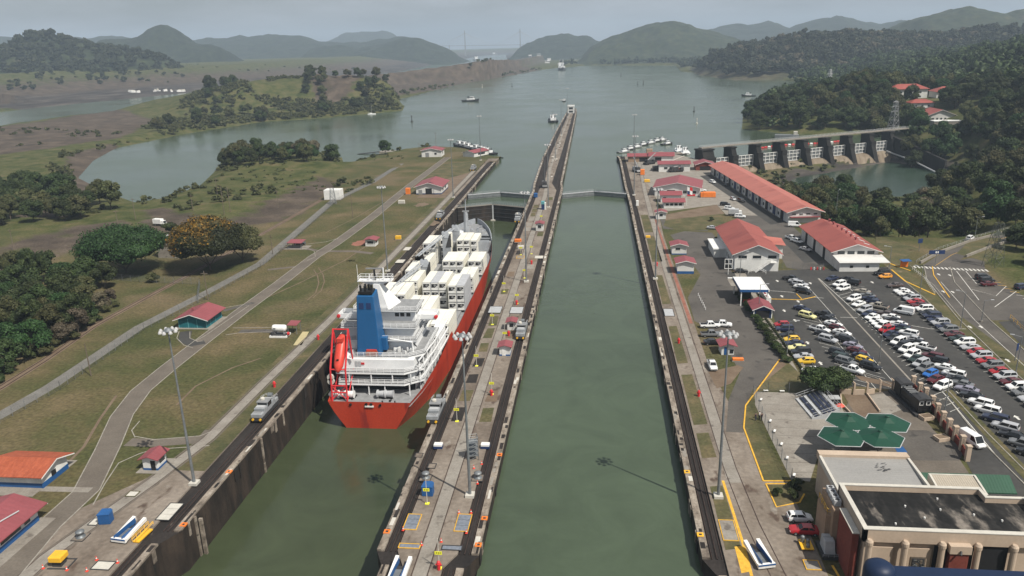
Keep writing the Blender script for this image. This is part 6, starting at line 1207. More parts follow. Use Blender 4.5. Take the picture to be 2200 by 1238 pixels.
one('pickup', 'white', 1525, 700, 4, 'white pickup parked by the brick strip, farthest of four'); one('pickup', 'white', 1551, 698, -10, 'white utility pickup behind the others near the track'); one('pickup', 'grey', 1527, 719, 3, 'grey double-cab pickup between white and black ones'); one('sedan', 'black', 1531, 736, 3, 'black car tucked beside the red-roofed track hut'); one('pickup', 'white', 1530, 786, -88, 'white pickup alone on the service track, facing the camera')
one('sedan', 'black', 1592, 583, 0, 'black sedan parked below the outside stair'); one('sedan', 'silver', 1531, 490, -20, 'silver car at the curve beside the lawn'); one('suv', 'black', 1558, 440, -20, 'black SUV farthest in the line at the lawn edge'); one('suv', 'white', 1567, 449, -20, 'white SUV second in the line at the lawn edge'); one('suv', 'white', 1590, 466, -10, 'white SUV nearest the red-roofed office in the line')
one('hatch', 'silver', 1575, 428, -75, 'silver car driving along the warehouse'); one('suv', 'white', 1531, 392, -70, 'white car in warehouse shade near the first bays'); one('sedan', 'black', 1562, 398, -70, 'black car in front of a warehouse bay'); one('suv', 'black', 1593, 432, -70, 'black truck in shade halfway along the warehouse')
one('sedan', 'silver', 1731, 536, -55, 'silver sedan in the shade beside the workshop'); one('pickup', 'white', 1700, 512, -60, 'white pickup with rack beside the workshop'); one('pickup', 'white', 1712, 519, -60, 'white utility truck nearest the workshop corner'); one('van', 'white', 1707, 485, -10, 'white van below the warehouse end wall')
one('suv', 'white', 2084, 513, 50, 'white SUV coming down the curved ramp road'); one('suv', 'black', 2112, 597, 10, 'black SUV in the shade by the pylon'); one('suv', 'black', 2120, 604, 10, 'second black SUV parked close behind the other'); one('sedan', 'maroon', 2124, 611, 10, 'dark red sedan beside two black SUVs'); one('suv', 'navy', 2196, 618, 20, 'dark blue car at the right edge under trees')
one('sedan', 'black', 644, 523, 0, 'black car sheltering under the faded red carport')
for i, (px, py, kd, lb) in enumerate(((1500, 401, 'suv', 'white car nearest the broad workshop'), (1508, 409, 'sedan', 'white car beside the orange crates, farther one'), (1518, 417, 'sedan', 'white car directly behind the orange crates'))): one(kd, 'white', px, py, -10, lb)
def box_truck(label, px, py, rz, boxm, cat='truck'):
    bx, by = G(px, py, 1); t = thing('box_truck', label, cat, (bx, by, max(.035, float(height(np.array([bx]), np.array([by]))[0])+.05)), math.radians(rz), 'vehicles about the lock site')
    m = MB(); m.box(-3.0, 1.3, -1.1, 1.1, .9, 3.0, boxm); m.build('cargo_box', t, bevel=.05)
    m = MB(); m.hexa([(1.4, -1, .6), (3.0, -1, .6), (3.0, 1, .6), (1.4, 1, .6), (1.4, -.95, 2.3), (2.5, -.9, 2.3), (2.5, .9, 2.3), (1.4, .95, 2.3)], 'white'); m.build('cab', t)
    m = MB(); m.hexa([(2.35, -.8, 1.5), (2.86, -.8, 1.3), (2.86, .8, 1.3), (2.35, .8, 1.5), (2.3, -.8, 2.2), (2.58, -.8, 2.2), (2.58, .8, 2.2), (2.3, .8, 2.2)], 'glass'); m.build('windscreen', t)
    m = MB(); m.box(-3, 2.6, -.5, .5, .5, .9, 'dark'); m.build('chassis', t)
    for x in (-1.8, 2.2):
        for s in (-1, 1): wheel(t, x, s*.95, .45, .3)
    return t
box_truck('white box truck with square van body on the pale farm track', 345, 487, -12, 'white', 'truck'); box_truck('grey box truck parked at the lawn edge beside white SUVs', 1580, 459, -8, 'grey_light', 'truck')
# towing locomotives on the lock walls
LOC = []
def tow_loco(label, px, py, rz, mt='loco'):
    loc = (*G(px, py, -.1), -.2)
    if not LOC:
        t = thing('towing_locomotive', label, 'locomotive', loc, rz, 'towing locomotives on the lock walls')
        m = MB(); m.box(-1.25, 1.25, -4.4, 4.4, .45, 1.2, 'dark'); m.build('underframe', t)
        for s in (-1, 1):
            m = MB(); m.box(-1.2, 1.2, min(s*2.9, s*4.35), max(s*2.9, s*4.35), 1.2, 2.0, 'loco'); m.box(-1.15, 1.15, min(s*1.15, s*2.75), max(s*1.15, s*2.75), 1.2, 2.55, 'loco'); b = m.build('bonnet', t, bevel=.05)
            m = MB(); m.box(-.9, .9, min(s*1.4, s*2.5), max(s*1.4, s*2.5), 2.53, 2.72, 'grey_light'); m.box(-.95, .95, min(s*3.1, s*4.1), max(s*3.1, s*4.1), 1.98, 2.12, 'grey_light'); m.build('roof_box', b)
            for k in range(4): m = MB(); m.box(-.9, .9, s*(3.2+k*.25)-.03, s*(3.2+k*.25)+.03, 2.1, 2.15, 'dark'); m.build('louvre', b)
            for x in (-.8, .8): m = MB(); m.lathe([(.26, -.12), (.26, .12)], 'yellow', (x, s*4.5, .85), 10, 'y'); m.build('buffer', t)
        m = MB(); m.box(-1.15, 1.15, -1.05, 1.05, 1.2, 3.1, 'loco'); m.box(-1.25, 1.25, -1.15, 1.15, 3.1, 3.25, 'grey'); cab = m.build('cab', t)
        for s in (-1, 1): m = MB(); m.box(-1.0, 1.0, s*1.05-.04, s*1.05+.04, 2.6, 3.06, 'glass'); m.build('window', cab); m = MB(); m.box(s*1.15-.03, s*1.15+.03, -.9, .9, 2.1, 3.05, 'glass'); m.build('window', cab)
        m = MB(); m.lathe([(.5, 0), (.5, .35), (.3, .5)], 'hatch_white', (-.4, .2, 3.25), 12); m.build('roof_light', cab)
        m = MB(); m.railing([(-1.2, 1.1, 3.0), (-1.2, 4.0, 2.4)], .5, 'grey_light', 1); m.railing([(1.2, 1.1, 3.0), (1.2, 4.0, 2.4)], .5, 'grey_light', 1); m.lathe([(.5, -.5), (.5, .5)], 'steel', (0, 3.2, 2.9), 12, 'x'); m.build('winch', t)
        LOC.append(t); return t
    r = dup(LOC[0], loc, rz, label); return r
tow_loco('grey towing locomotive on the left wall, astern of the ship', 571, 888, 0); tow_loco('grey towing locomotive on the left wall level with the ship bow', 946, 469, 0)
tow_loco('grey towing locomotive with red mark on the centre wall beside the stern', 938, 892, 0); tow_loco('grey towing locomotive on the centre wall near the dark gate', 1113, 475, 0)
tow_loco('grey towing locomotive facing the empty right chamber beside the huts', 1121, 719, 0); tow_loco('olive grey locomotive at the far end of the left wall', 1017, 366, -.05)
# trailers, cranes and plant
def ramp_trailer(label, px, py, rz, s=1):
    t = thing('ramp_trailer', label, 'trailer', (*G(px, py, .4), .02), rz, 'blue and white ramp trailers')
    for x in (-1.0, 1.0): m = MB(); m.hexa([(x-.28, -2.6, .35), (x+.28, -2.6, .35), (x+.28, 2.6, .9), (x-.28, 2.6, .9), (x-.28, -2.6, .75), (x+.28, -2.6, .75), (x+.28, 2.6, 1.5), (x-.28, 2.6, 1.5)], 'white'); m.box(x+.28*(1 if x < 0 else -1)-.03, x+.28*(1 if x < 0 else -1)+.03, -2.6, 2.4, .4, 1.35, 'blue'); m.build('side_beam', t)
    m = MB(); m.box(-.75, .75, -2.5, 1.4, .4, .55, 'dark'); m.box(-1.3, 1.3, -2.7, -2.3, .3, .95, 'white'); m.box(-.7, .7, -2.3, .6, .55, .62, 'steel'); m.build('bed', t)
    m = MB(); m.box(-1.32, 1.32, -2.74, -2.7, .7, .95, 'blue'); m.build('tail_board', t)
    for x in (-1.0, 1.0): wheel(t, x*1.05, -1.9, .28, .2) if 0 else None
    for x in (-1.05, 1.05): m = MB(); m.lathe([(.3, -.12), (.3, .12)], 'tyre', (x, -2.3, .3), 12, 'x'); m.build('wheel', t)
    return t
ramp_trailer('blue and white ramp trailer on the left bank beside yellow frame', 279, 1143, -.12); ramp_trailer('blue and white ramp trailer at the very bottom of the centre wall', 858, 1232, -.05); ramp_trailer('blue and white ramp trailer beside the orange painted strip on the right', 1630, 1195, .25)
t = thing('yellow_gangway', 'yellow folding gangway lying beside the blue and white trailer', 'gangway', (*G(309, 1152), .02), -.1)
m = MB(); m.box(-.55, .55, -1.9, 1.6, .1, .3, 'yellow'); m.build('deck', t); m = MB(); m.railing([(-.6, -1.9, .3), (-.6, 2.2, .5)], .7, 'yellow', 1, .05); m.railing([(.1, -1.9, .3), (.3, 2.2, .8)], .5, 'yellow', 1, .05); m.build('handrail', t)
def crane_truck(label, px, py, rz, col, boom, blen, bang):
    t = thing('mobile_crane', label, 'crane', (*G(px, py, 1), .03), rz, 'cranes working on the lock')
    m = MB(); m.box(-1.3, 1.3, -4.5, 4.5, .7, 1.5, col); m.build('chassis', t)
    m = MB(); m.box(-1.2, 1.2, 2.6, 4.4, 1.5, 2.7, col); m.build('cab', t); m = MB(); m.box(-1.05, 1.05, 4.36, 4.46, 1.9, 2.6, 'glass'); m.build('windscreen', t)
    m = MB(); m.box(-1.2, 1.2, -3.2, 1.2, 1.5, 3.0, 'dark' if boom != col else col); m.build('turntable', t)
    m = MB(); b0 = Vector((0, -1.5, 2.8)); b1 = b0+Vector((0, math.cos(bang)*blen, math.sin(bang)*blen)); m.tube(b0, b1, .42, boom, .28, 6); m.build('boom', t)
    for y in (-3.4, -2, 2, 3.4):
        for s in (-1, 1): m = MB(); m.lathe([(.55, -.2), (.55, .2)], 'tyre', (s*1.2, y, .55), 12, 'x'); m.build('wheel', t)
    return t
crane_truck('grey crane truck on the centre wall past the gates, boom raised', 1170, 398, .1, 'grey', 'dark', 15, 1.15); crane_truck('yellow mobile crane with long pale boom in the crowded yard', 1425, 362, -1.4, 'yellow', 'hatch_white', 15, .35); crane_truck('dark crane truck beside the yellow mobile crane', 1452, 366, -1.3, 'dark', 'grey', 7, .2); crane_truck('grey lattice rig standing by the right wall track', 1368, 366, .3, 'grey_light', 'grey', 9, .6); crane_truck('grey excavator working beside piles of steel in the yard', 1395, 350, -.8, 'dark', 'grey', 8, .5)
MT['pylon'] = plain('weathered_pylon', (.09, .10, .085), .7)
# ------------------------------------------------------------------ masts, signs, deck fittings
MAST = []
def mast(label, px, py, H_=29.8, z=0.0):
    loc = (*G(px, py, z), z)
    if MAST: return dup(MAST[0], loc, None, label)
    t = thing('floodlight_mast', label, 'floodlight mast', loc, 0, 'tall floodlight masts along the locks')
    m = MB(); m.box(-.75, .75, -.75, .75, 0, .5, 'hatch_white'); m.build('base', t); m = MB(); m.tube((0, 0, .5), (0, 0, H_-.4), .27, 'steel', .11, 10, False); m.build('pole', t, smooth=True)
    m = MB(); m.lathe([(.3, H_-.7), (.75, H_-.45), (.75, H_-.3), (.3, H_+.1)], 'steel', n=14); h = m.build('head_ring', t)
    for k in range(8):
        a = 2*PI*k/8; x, y = 1.3*math.cos(a), 1.3*math.sin(a); m = MB(); m.lathe([(.15, H_-.1), (.31, H_-.38), (.34, H_-.58), (.24, H_-.64)], 'flood', (x, y, 0), 10); m.tube((x*.5, y*.5, H_-.4), (x, y, H_-.4), .06, 'steel', n=4); m.build('floodlight', h)
    MAST.append(t); return t
for px, py, lb in ((418, 1040, 'tall grey floodlight mast nearest on the left bank, above the small hut'), (833, 583, 'tall floodlight mast on the left bank behind the ship funnel'), (974, 425, 'tall floodlight mast beside the left storehouse with crimson roof'), (1033, 345, 'tall floodlight mast by the moored tugs at the left wall end'),
                   (1010, 1066, 'tall floodlight mast nearest on the centre wall, its head over the hull'), (1131, 606, 'tall floodlight mast on the centre wall abreast of the bow'), (1178, 446, 'tall floodlight mast on the centre wall beside the gates'), (1193, 342, 'tall floodlight mast on the narrow outer centre wall, second past the gates'), (1206, 292, 'slim distant floodlight mast halfway along the outer centre wall'), (1219, 252, 'slim distant floodlight mast close to the tip of the centre wall'),
                   (1543, 1068, 'tall grey floodlight mast nearest on the right wall, casting shadow onto water'), (1408, 600, 'tall floodlight mast on the right wall beside the two red-roofed huts'), (1362, 420, 'tall floodlight mast on the right wall past the gates'), (1361, 346, 'tall floodlight mast at the outer point of the right quay')): mast(lb, px, py)
SG = []
def signpost(label, px, py):
    loc = (*G(px, py), .03)
    if SG: return dup(SG[0], loc, None, label)
    t = thing('marker_post', label, 'marker sign', loc, 0, 'yellow marker posts on the centre wall')
    m = MB(); m.box(-.35, .35, -.3, .3, 0, .14, 'sign_yellow'); m.build('base', t); m = MB(); m.tube((0, 0, .1), (0, 0, 5.2), .07, 'hatch_white', .05, 6); m.build('post', t)
    m = MB(); m.box(-.55, .55, -.13, -.08, 2.5, 3.05, 'sign_yellow'); p = m.build('sign_plate', t)
    m = MB()
    for x in (-.3, -.02, .26): m.box(x-.02, x+.05, -.135, -.131, 2.62, 2.93, 'black'); m.box(x-.02, x+.14, -.135, -.131, 2.86, 2.93, 'black'); m.box(x-.02, x+.12, -.135, -.131, 2.74, 2.79, 'black')
    m.build('lettering', p); SG.append(t); return t
sg = [(918, 1083), (982, 906), (1024, 787), (1058, 698), (1083, 627), (1111, 653), (1127, 598), (1142, 546), (1085, 737), (1057, 848), (944, 1222), (1119, 548), (1163, 478)]
for i, (px, py) in enumerate(sg):
    signpost(['yellow marker post next to the dark blue box', 'yellow marker post beside the locomotive near the stern', 'yellow marker post by the wide red earth patch', 'yellow marker post in front of the left steel gratings', 'yellow marker post left of the service track abreast of the containers', 'yellow marker post with red foot beside the right gratings', 'yellow marker post at the foot of the second floodlight mast',
              'yellow marker post beside the white deck hatch', 'yellow marker post between the two white huts', 'yellow marker post with a red hydrant by the grass', 'yellow marker post with a red foot at bottom of the centre wall', 'yellow marker post beside the orange box', 'yellow marker post by the teal cabinet'][i], px, py)
def fit(name, label, cat, px, py, fn, rz=0, z=.02, group=None):
    t = thing(name, label, cat, (*G(px, py), z), rz, group); fn(t); return t
def hydrant(t): m = MB(); m.lathe([(.28, 0), (.28, .9), (.36, 1.0), (.25, 1.35), (.1, 1.5)], 'red', n=10); m.build('barrel', t); m = MB(); m.tube((-.45, 0, .85), (.45, 0, .85), .13, 'red', n=8); m.build('outlet', t)
for px, py, lb in ((1056, 850, 'red hydrant at the foot of a marker post on grass'), (943, 1224, 'red hydrant at the bottom of the centre wall'), (1110, 655, 'red hydrant beside the right steel gratings'), (1458, 738, 'red hydrant on a stone pad by the right wall track'), (1501, 852, 'red hydrant on the grass left of the right service track'), (1066, 1224, 'red hydrant by orange fender edge') , (684, 730, 'red hydrant on grass beside the ship stern frame'), (590, 832, 'red hydrant beside the left service track'), (1411, 572, 'red hydrant near the blue-based hut'), (1142, 568, 'red hydrant past the second mast on the centre wall'), (1093, 722, 'round red hydrant by the small crimson hut')):
    if px != 1066: fit('hydrant', lb, 'hydrant', px, py, hydrant, group='red hydrants along the walls')
def hatchset(n, w_, l, mat, rim):
    def f(t):
        m = MB(); L = n*l
        for q in ((-w_/2-.12, w_/2+.12, -L/2-.12, -L/2), (-w_/2-.12, w_/2+.12, L/2, L/2+.12), (-w_/2-.12, -w_/2, -L/2, L/2), (w_/2, w_/2+.12, -L/2, L/2)): m.box(*q, 0, .12, rim)
        m.build('frame', t)
        for k in range(n): m = MB(); m.box(-w_/2+.04, w_/2-.04, -L/2+k*l+.05, -L/2+(k+1)*l-.05, 0, .08, mat); m.build('cover', t)
    return f
for px, py, n, w_, l, mt, rim, lb in ((886, 1122, 3, 2.1, 1.35, 'grate', 'paint_yellow', 'grey three-panel deck hatch left of the service track'), (995, 1124, 3, 2.1, 1.5, 'grate', 'paint_yellow', 'grey three-panel deck hatch right of the service track'), (880, 1174, 1, 3.2, .95, 'grate', 'paint_yellow', 'single grey strip hatch on the left, yellow rim'), (971, 1178, 1, 3.0, .95, 'grate', 'dark', 'single grey strip hatch with dark rim beside a yellow sign'),
                                     (1064, 666, 5, 3.6, 1.1, 'grey_light', 'dark', 'pale slatted grating on the left beside the containers'), (1110, 667, 5, 3.6, 1.1, 'grey_light', 'dark', 'pale slatted grating on the right beside the huts'), (365, 1100, 3, 2.3, 1.6, 'hatch_white', 'dark', 'three pale hatch slabs in a row on the left bank'), (222, 1216, 1, 2.8, 1.8, 'hatch_white', 'dark', 'single pale hatch slab between red cones on the left'), (205, 1122, 1, 1.4, 1.8, 'hatch_white', 'dark', 'pale hatch slab beside the blue container box'),
                                     (285, 1062, 1, 1.7, 1.5, 'hatch_white', 'grass_patch', 'pale slab alone in the grass by the left track'), (900, 979, 1, 1.3, 1.4, 'concrete', 'dark', 'round-cornered dark rimmed hatch left of the stair tower'), (928, 1002, 1, 1.3, 1.5, 'concrete', 'dark', 'second dark rimmed hatch left of the stair tower'), (1565, 1140, 2, 2.2, 2.6, 'concrete_light', 'paint_yellow', 'large pale plate with yellow edge beside the orange stripe'), (1745, 1215, 1, 2.0, 2.0, 'concrete_light', 'paint_yellow', 'yellow rimmed plate near the grey generator'), (1437, 672, 1, 2.6, 6, 'grey_light', 'dark', 'smooth grey plate by the right wall track'),
                                     (860, 562, 1, 3, 4.5, 'hatch_white', 'dark', 'pale slab beside the left track behind the ship mast'), (875, 535, 2, 2.4, 2.4, 'hatch_white', 'concrete_light', 'two pale slabs beside the left track by the containers'), (1158, 553, 1, 3, 3.6, 'hatch_white', 'concrete_light', 'pale deck hatch right of the second mast'), (1118, 553, 1, 2.6, 3, 'concrete_light', 'paint_yellow', 'weathered deck hatch left of the second mast')): fit('deck_hatch', lb, 'hatch', px, py, hatchset(n, w_, l, mt, rim), group='hatches in the lock decks')
def capstan(t): m = MB(); m.lathe([(.75, 0), (.75, .25), (.45, .35), (.42, .75), (.7, 1.0), (.7, 1.15), (.3, 1.35)], 'steel', n=14); m.build('drum', t, smooth=True); m = MB(); m.box(-1.1, 1.0, -1.1, 1.1, 0, .1, 'dark'); m.box(-.98, .88, -.98, .98, .1, .12, 'concrete'); m.build('plate', t)
for px, py, lb in ((174, 1155, 'steel capstan on a dark plate near the blue box, left bank'), (915, 1028, 'steel capstan left of the nearest mast on the centre wall'), (1027, 1028, 'steel capstan right of the nearest mast on the centre wall')): fit('capstan', lb, 'capstan', px, py, capstan, group='steel capstans')
CN = []
for i, (px, py, lb) in enumerate(((93, 1222, 'red cone left of the yellow engine cover'), (144, 1226, 'red cone in front of the yellow engine cover'), (208, 1204, 'red cone at the far edge of the pale hatch slab'), (253, 1210, 'red cone right of the pale hatch slab'), (187, 1228, 'red cone left of the pale hatch slab'), (1035, 998, 'red cone above the steel capstan on the centre wall'), (1018, 1007, 'red cone left of the rimmed hatch by the capstan'), (986, 1104, 'red cone at the top left corner of the right hatch'), (1012, 1103, 'red cone at the top right corner of the right hatch'), (1002, 1146, 'red cone below the right three-panel hatch'), (866, 1140, 'red cone below the left three-panel hatch'), (948, 1165, 'red cone beside the strip hatch with dark rim'), (906, 1172, 'red cone at the end of the left strip hatch'), (1026, 1040, 'red cone below the steel capstan on the centre wall'))):
    loc = (*G(px, py), .03)
    if CN: dup(CN[0], loc, None, lb)
    else:
        t = thing('traffic_cone', lb, 'cone', loc, 0, 'red traffic cones'); m = MB(); m.box(-.2, .2, -.2, .2, 0, .05, 'cone'); m.build('base', t); m = MB(); m.lathe([(.16, .05), (.03, .75)], 'cone', n=10); m.build('body', t); m = MB(); m.lathe([(.12, .3), (.085, .46)], 'white', n=10); m.build('band', t); CN.append(t)
def bluebox(t): m = MB(); m.box(-.95, .95, -.75, .75, 0, 1.75, 'blue'); m.build('body', t, bevel=.05); m = MB(); m.hexa([(-1, -.8, 1.76), (1, -.8, 1.76), (1, .8, 1.76), (-1, .8, 1.76), (-1, -.8, 1.85), (1, -.8, 1.85), (.7, .8, 2.1), (-.7, .8, 2.1)], 'blue'); m.build('lid', t)
fit('skip_box', 'blue metal box on the left bank beside a pale slab', 'skip', 229, 1122, bluebox, .15); fit('skip_box', 'blue metal box behind a yellow marker post on the centre wall', 'skip', 920, 1062, bluebox); fit('skip_box', 'blue box on the centre wall near the gates', 'skip', 1151, 424, bluebox)
def wbbox(t): m = MB(); m.box(-.85, .85, -.6, .6, 0, .5, 'navy'); m.build('body', t); m = MB(); m.box(-.8, .8, -.55, .6, .5, .85, 'white'); m.build('lid', t)
fit('deck_chest', 'white-lidded blue chest on the left of the centre wall', 'chest', 942, 962, wbbox); fit('deck_chest', 'white-lidded blue chest on the right of the centre wall', 'chest', 1043, 962, wbbox)
def stair(t):
    m = MB()
    for x in (-.9, .9):
        for y in (-.8, .8): m.tube((x, y, 0), (x, y, 3.6), .06, 'steel', n=5)
    for z in (.9, 1.8, 2.7, 3.6): m.box(-.9, .9, -.8, .8, z-.05, z, 'steel')
    for z in (0, .9, 1.8, 2.7): m.tube((-.9, -.8, z), (.9, -.8, z+.9), .05, 'steel', n=4); m.tube((-.9, .8, z+.9), (.9, .8, z), .05, 'steel', n=4)
    m.build('frame', t); m = MB(); m.railing([(-.9, -.8, 3.6), (.9, -.8, 3.6), (.9, .8, 3.6), (-.9, .8, 3.6)], 1, 'steel', .9); m.build('railing', t)
fit('stair_tower', 'grey steel access stair tower right of the nearest centre mast', 'stair tower', 1017, 985, stair, .3)
gable('deck_hut', 'white deck hut with wide crimson roof, nearer of two on centre wall', *G(1086, 760), 2.6, 3.0, 2.5, .35, 'roof_red', over=.55, base='blue', band=.4, wins=(('e', 0, 1.0, 1.8, 1.1),), doors=(('s', -.2, .1, .9, 1.9, 'white'),), cat='hut')
gable('deck_hut', 'small white deck hut with crimson roof, farther of two on centre wall', *G(1100, 706), 2.2, 2.8, 2.4, .3, 'roof_red', over=.5, wins=(('s', 0, 1.0, 1.0, 1.0),), cat='hut')
gable('deck_hut', 'tiny crimson-roofed hut on the centre wall abreast of the bow', *G(1160, 494), 3.0, 4.0, 3.0, .4, 'roof_red', over=.5, wins=(('s', 0, 1.2, 1.4, 1.2),), cat='hut')
gable('track_hut', 'crimson-roofed white hut with blue door beside the parked pickups', *G(1560, 757), 3.0, 3.4, 2.5, .5, 'roof_red', over=.7, base=None, doors=(('s', -.4, .05, 1.0, 2.0, 'blue'),), wins=(('s', .9, .4, .9, 1.0),), cat='hut', rz=.05)
t = thing('wall_tip_house', 'white control house with dark openings on the tip of centre wall', 'building', (*G(1227, 243), 0)); m = MB(); m.box(-3.6, 3.6, -5, 5, 0, 7.4, 'white_wall'); m.build('wall', t); m = MB(); m.box(-4, 4, -5.4, 5.4, 7.4, 7.9, 'white'); m.build('roof', t)
for z in (1, 4.4): m = MB(); m.box(-2.2, 2.2, -5.08, -4.98, z, z+2, 'window'); m.build('window', t)
m = MB(); m.railing([(-4, -5.4, 7.9), (4, -5.4, 7.9)], 1.6, 'white', 1.4, .12); m.build('railing', t)
t = fit('teal_cabinet', 'teal and white cabinet with dark blue door on the centre wall', 'cabinet', 1168, 450, lambda t: None); m = MB(); m.box(-1, .4, -1, 1, 0, 2.6, 'navy'); m.build('body', t); m = MB(); m.box(-1.1, .5, -1.1, 1.1, 2.6, 3.8, 'teal_light'); m.build('hood', t); m = MB(); m.box(.5, 1.1, -.9, .9, 0, 3.2, 'white'); m.build('side_panel', t)
def obox(w_, l, h, mt): 
    def f(t): m = MB(); m.box(-w_/2, w_/2, -l/2, l/2, .25, h, mt); m.build('body', t, bevel=.06); m = MB(); m.box(-w_/2-.15, w_/2+.15, -l/2-.15, l/2+.15, 0, .25, 'concrete_light'); m.build('plinth', t)
    return f
for px, py, w_, l, h, mt, lb in ((1113, 521, 2.6, 1.6, 1.3, 'orange', 'orange box on the centre wall abreast of the bow'), (1119, 535, 2.2, 2.2, 1.2, 'hatch_white', 'white low cabinet behind the orange box'), (856, 515, 2.2, 1.6, 1.6, 'yellow', 'yellow cabinet on a pale slab by the purple booth'), (1430, 496, 0, 0, 0, '', ''), (1392, 512, 1.8, 1.4, 1.0, 'yellow', 'small yellow cabinet on grass by the right wall track'), (1369, 443, 1.2, 1.6, 2.6, 'white', 'upright white cabinet by the right gate end'), (1585, 776, 2.6, 1.0, .8, 'orange', 'orange bench frame on bare earth beside the road'), (877, 418, 2.2, 2.2, 3.4, 'orange', 'orange tank cabinet beside the left storehouse'), (863, 438, 3.2, 1.6, 1.8, 'hatch_white', 'white cabinet in front of the left storehouse'), (1523, 424, 6, 3.2, 2.6, 'orange', 'row of orange crates behind the white cars'), (1509, 424, 2.0, 3.0, 2.4, 'orange', 'single orange crate left of the crate row'), (1486, 422, 4.5, 1.6, 1.2, 'red', 'red and white barrier blocks beside the lock workshop'), (1380, 376, 2.4, 3, 3.2, 'orange', 'orange and black generator near the right track'), (1390, 392, 3, 2, 1.6, 'yellow', 'low yellow machine in the yard'), (1409, 367, 4, 3.4, 2.8, 'dark', 'dark steel frame cage in the yard'), (1160, 560, 0, 0, 0, '', ''), (1395, 333, 4, 4, 4, 'cream_dark', 'grey block hut on the right quay point'), (718, 428, 8.5, 6, 5.2, 'white', 'white boxy tank house behind a mesh tower'), (470, 330, 0, 0, 0, '', '')):
    if w_: fit('equipment_cabinet', lb, 'cabinet', px, py, obox(w_, l, h, mt), group='equipment cabinets and crates')
def genset(t): m = MB(); m.hexa([(-.8, -1.3, .5), (.8, -1.3, .5), (.8, 1.3, .5), (-.8, 1.3, .5), (-.7, -.75, 2.4), (.7, -.75, 2.4), (.7, 1.2, 2.4), (-.7, 1.2, 2.4)], 'grey_light'); m.build('housing', t, bevel=.05); m = MB(); m.box(-1.2, 1.2, -2.0, 2.0, 0, .5, 'dark'); m.railing([(-1.2, -2, .5), (1.2, -2, .5)], .5, 'grey', .8); m.build('skid', t); m = MB(); m.box(-.72, .72, .25, .35, .6, 2.42, 'grey'); m.build('seam', t)
fit('generator', 'grey generator housing on a dark skid beside the visitor centre', 'generator', 1777, 1186, genset)
def engine(t): m = MB(); m.box(-1.1, .9, -1.0, 1.0, .9, 1.8, 'yellow'); m.build('cover', t, bevel=.08); m = MB(); m.box(-.8, .6, -.7, .7, 0, .9, 'dark'); m.build('base', t); m = MB(); m.box(-1.3, 1.9, -1.3, -1.1, 0, .1, 'dark'); m.box(-1.3, 1.9, 1.1, 1.3, 0, .1, 'dark'); m.box(1.7, 1.9, -1.1, 1.1, 0, .1, 'dark'); m.build('pit_frame', t)
fit('pump_engine', 'yellow engine cover over an open pit frame, lower left deck', 'pump', 130, 1212, engine, .05)
def gear(t):
    m = MB(); m.box(-.9, .9, -1.2, 1.2, .3, .45, 'yellow'); m.build('frame', t)
    for x, y, h in ((-.4, .6, 1.4), (.3, .2, 1.1), (.1, -.7, .9)): m = MB(); m.lathe([(.3, .45), (.3, h), (.15, h+.15)], 'steel', (x, y, 0), 10); m.build('cylinder', t)
fit('valve_gear', 'yellow framed valve gear with steel cylinders below the red sedan', 'machinery', 1731, 1175, gear)
def tanks(t):
    m = MB(); m.box(-2.4, 2.4, -1.6, 1.6, 0, .5, 'white'); m.box(-2.1, 2.1, -1.3, 1.3, .5, .51, 'dark'); m.build('bund', t)
    m = MB(); m.lathe([(.2, -2.0), (.85, -1.8), (.95, -1.4), (.95, 1.4), (.85, 1.8), (.2, 2.0)], 'white', (-.2, .5, 2.1), 16, 'x'); tk = m.build('tank', t, smooth=True); m = MB(); m.box(-1.6, -.9, -.47, -.44, 2.1, 2.35, 'black'); m.build('lettering', tk)
    m = MB()
    for x in (-1.5, 1.2): m.box(x-.15, x+.15, -.2, 1.1, .5, 1.4, 'grey')
    m.build('saddle', t); m = MB(); m.lathe([(.5, -.1), (.5, .8)], 'dark', (-1.6, -.9, .6), 10); m.build('pump', t); m = MB(); m.lathe([(.1, 0), (.45, .05), (.45, .5), (.1, .55)], 'red', (2.45, -.7, 1.0), 10, 'x'); m.build('extinguisher', t)
    m = MB(); m.hexa([(1.6, 1.2, 2.6), (4.4, 1.2, 2.5), (4.4, 4.6, 2.7), (1.6, 4.6, 2.8), (1.6, 1.2, 2.7), (4.4, 1.2, 2.6), (4.4, 4.6, 2.8), (1.6, 4.6, 2.9)], 'roof_red'); m.build('canopy', t)
    for x in (1.8, 4.2):
        for y in (1.4, 4.4): m = MB(); m.box(x-.06, x+.06, y-.06, y+.06, 0, 2.6, 'steel'); m.build('post', t)
fit('fuel_station', 'white fuel tank in a bund with small red canopy beside it', 'fuel tank', 602, 722, tanks)
m = MB(); m.sheet(GP([(630, 742), (648, 742), (664, 713), (650, 713)]), .03, 'sand'); struct(m, 'pale_strip_marking')
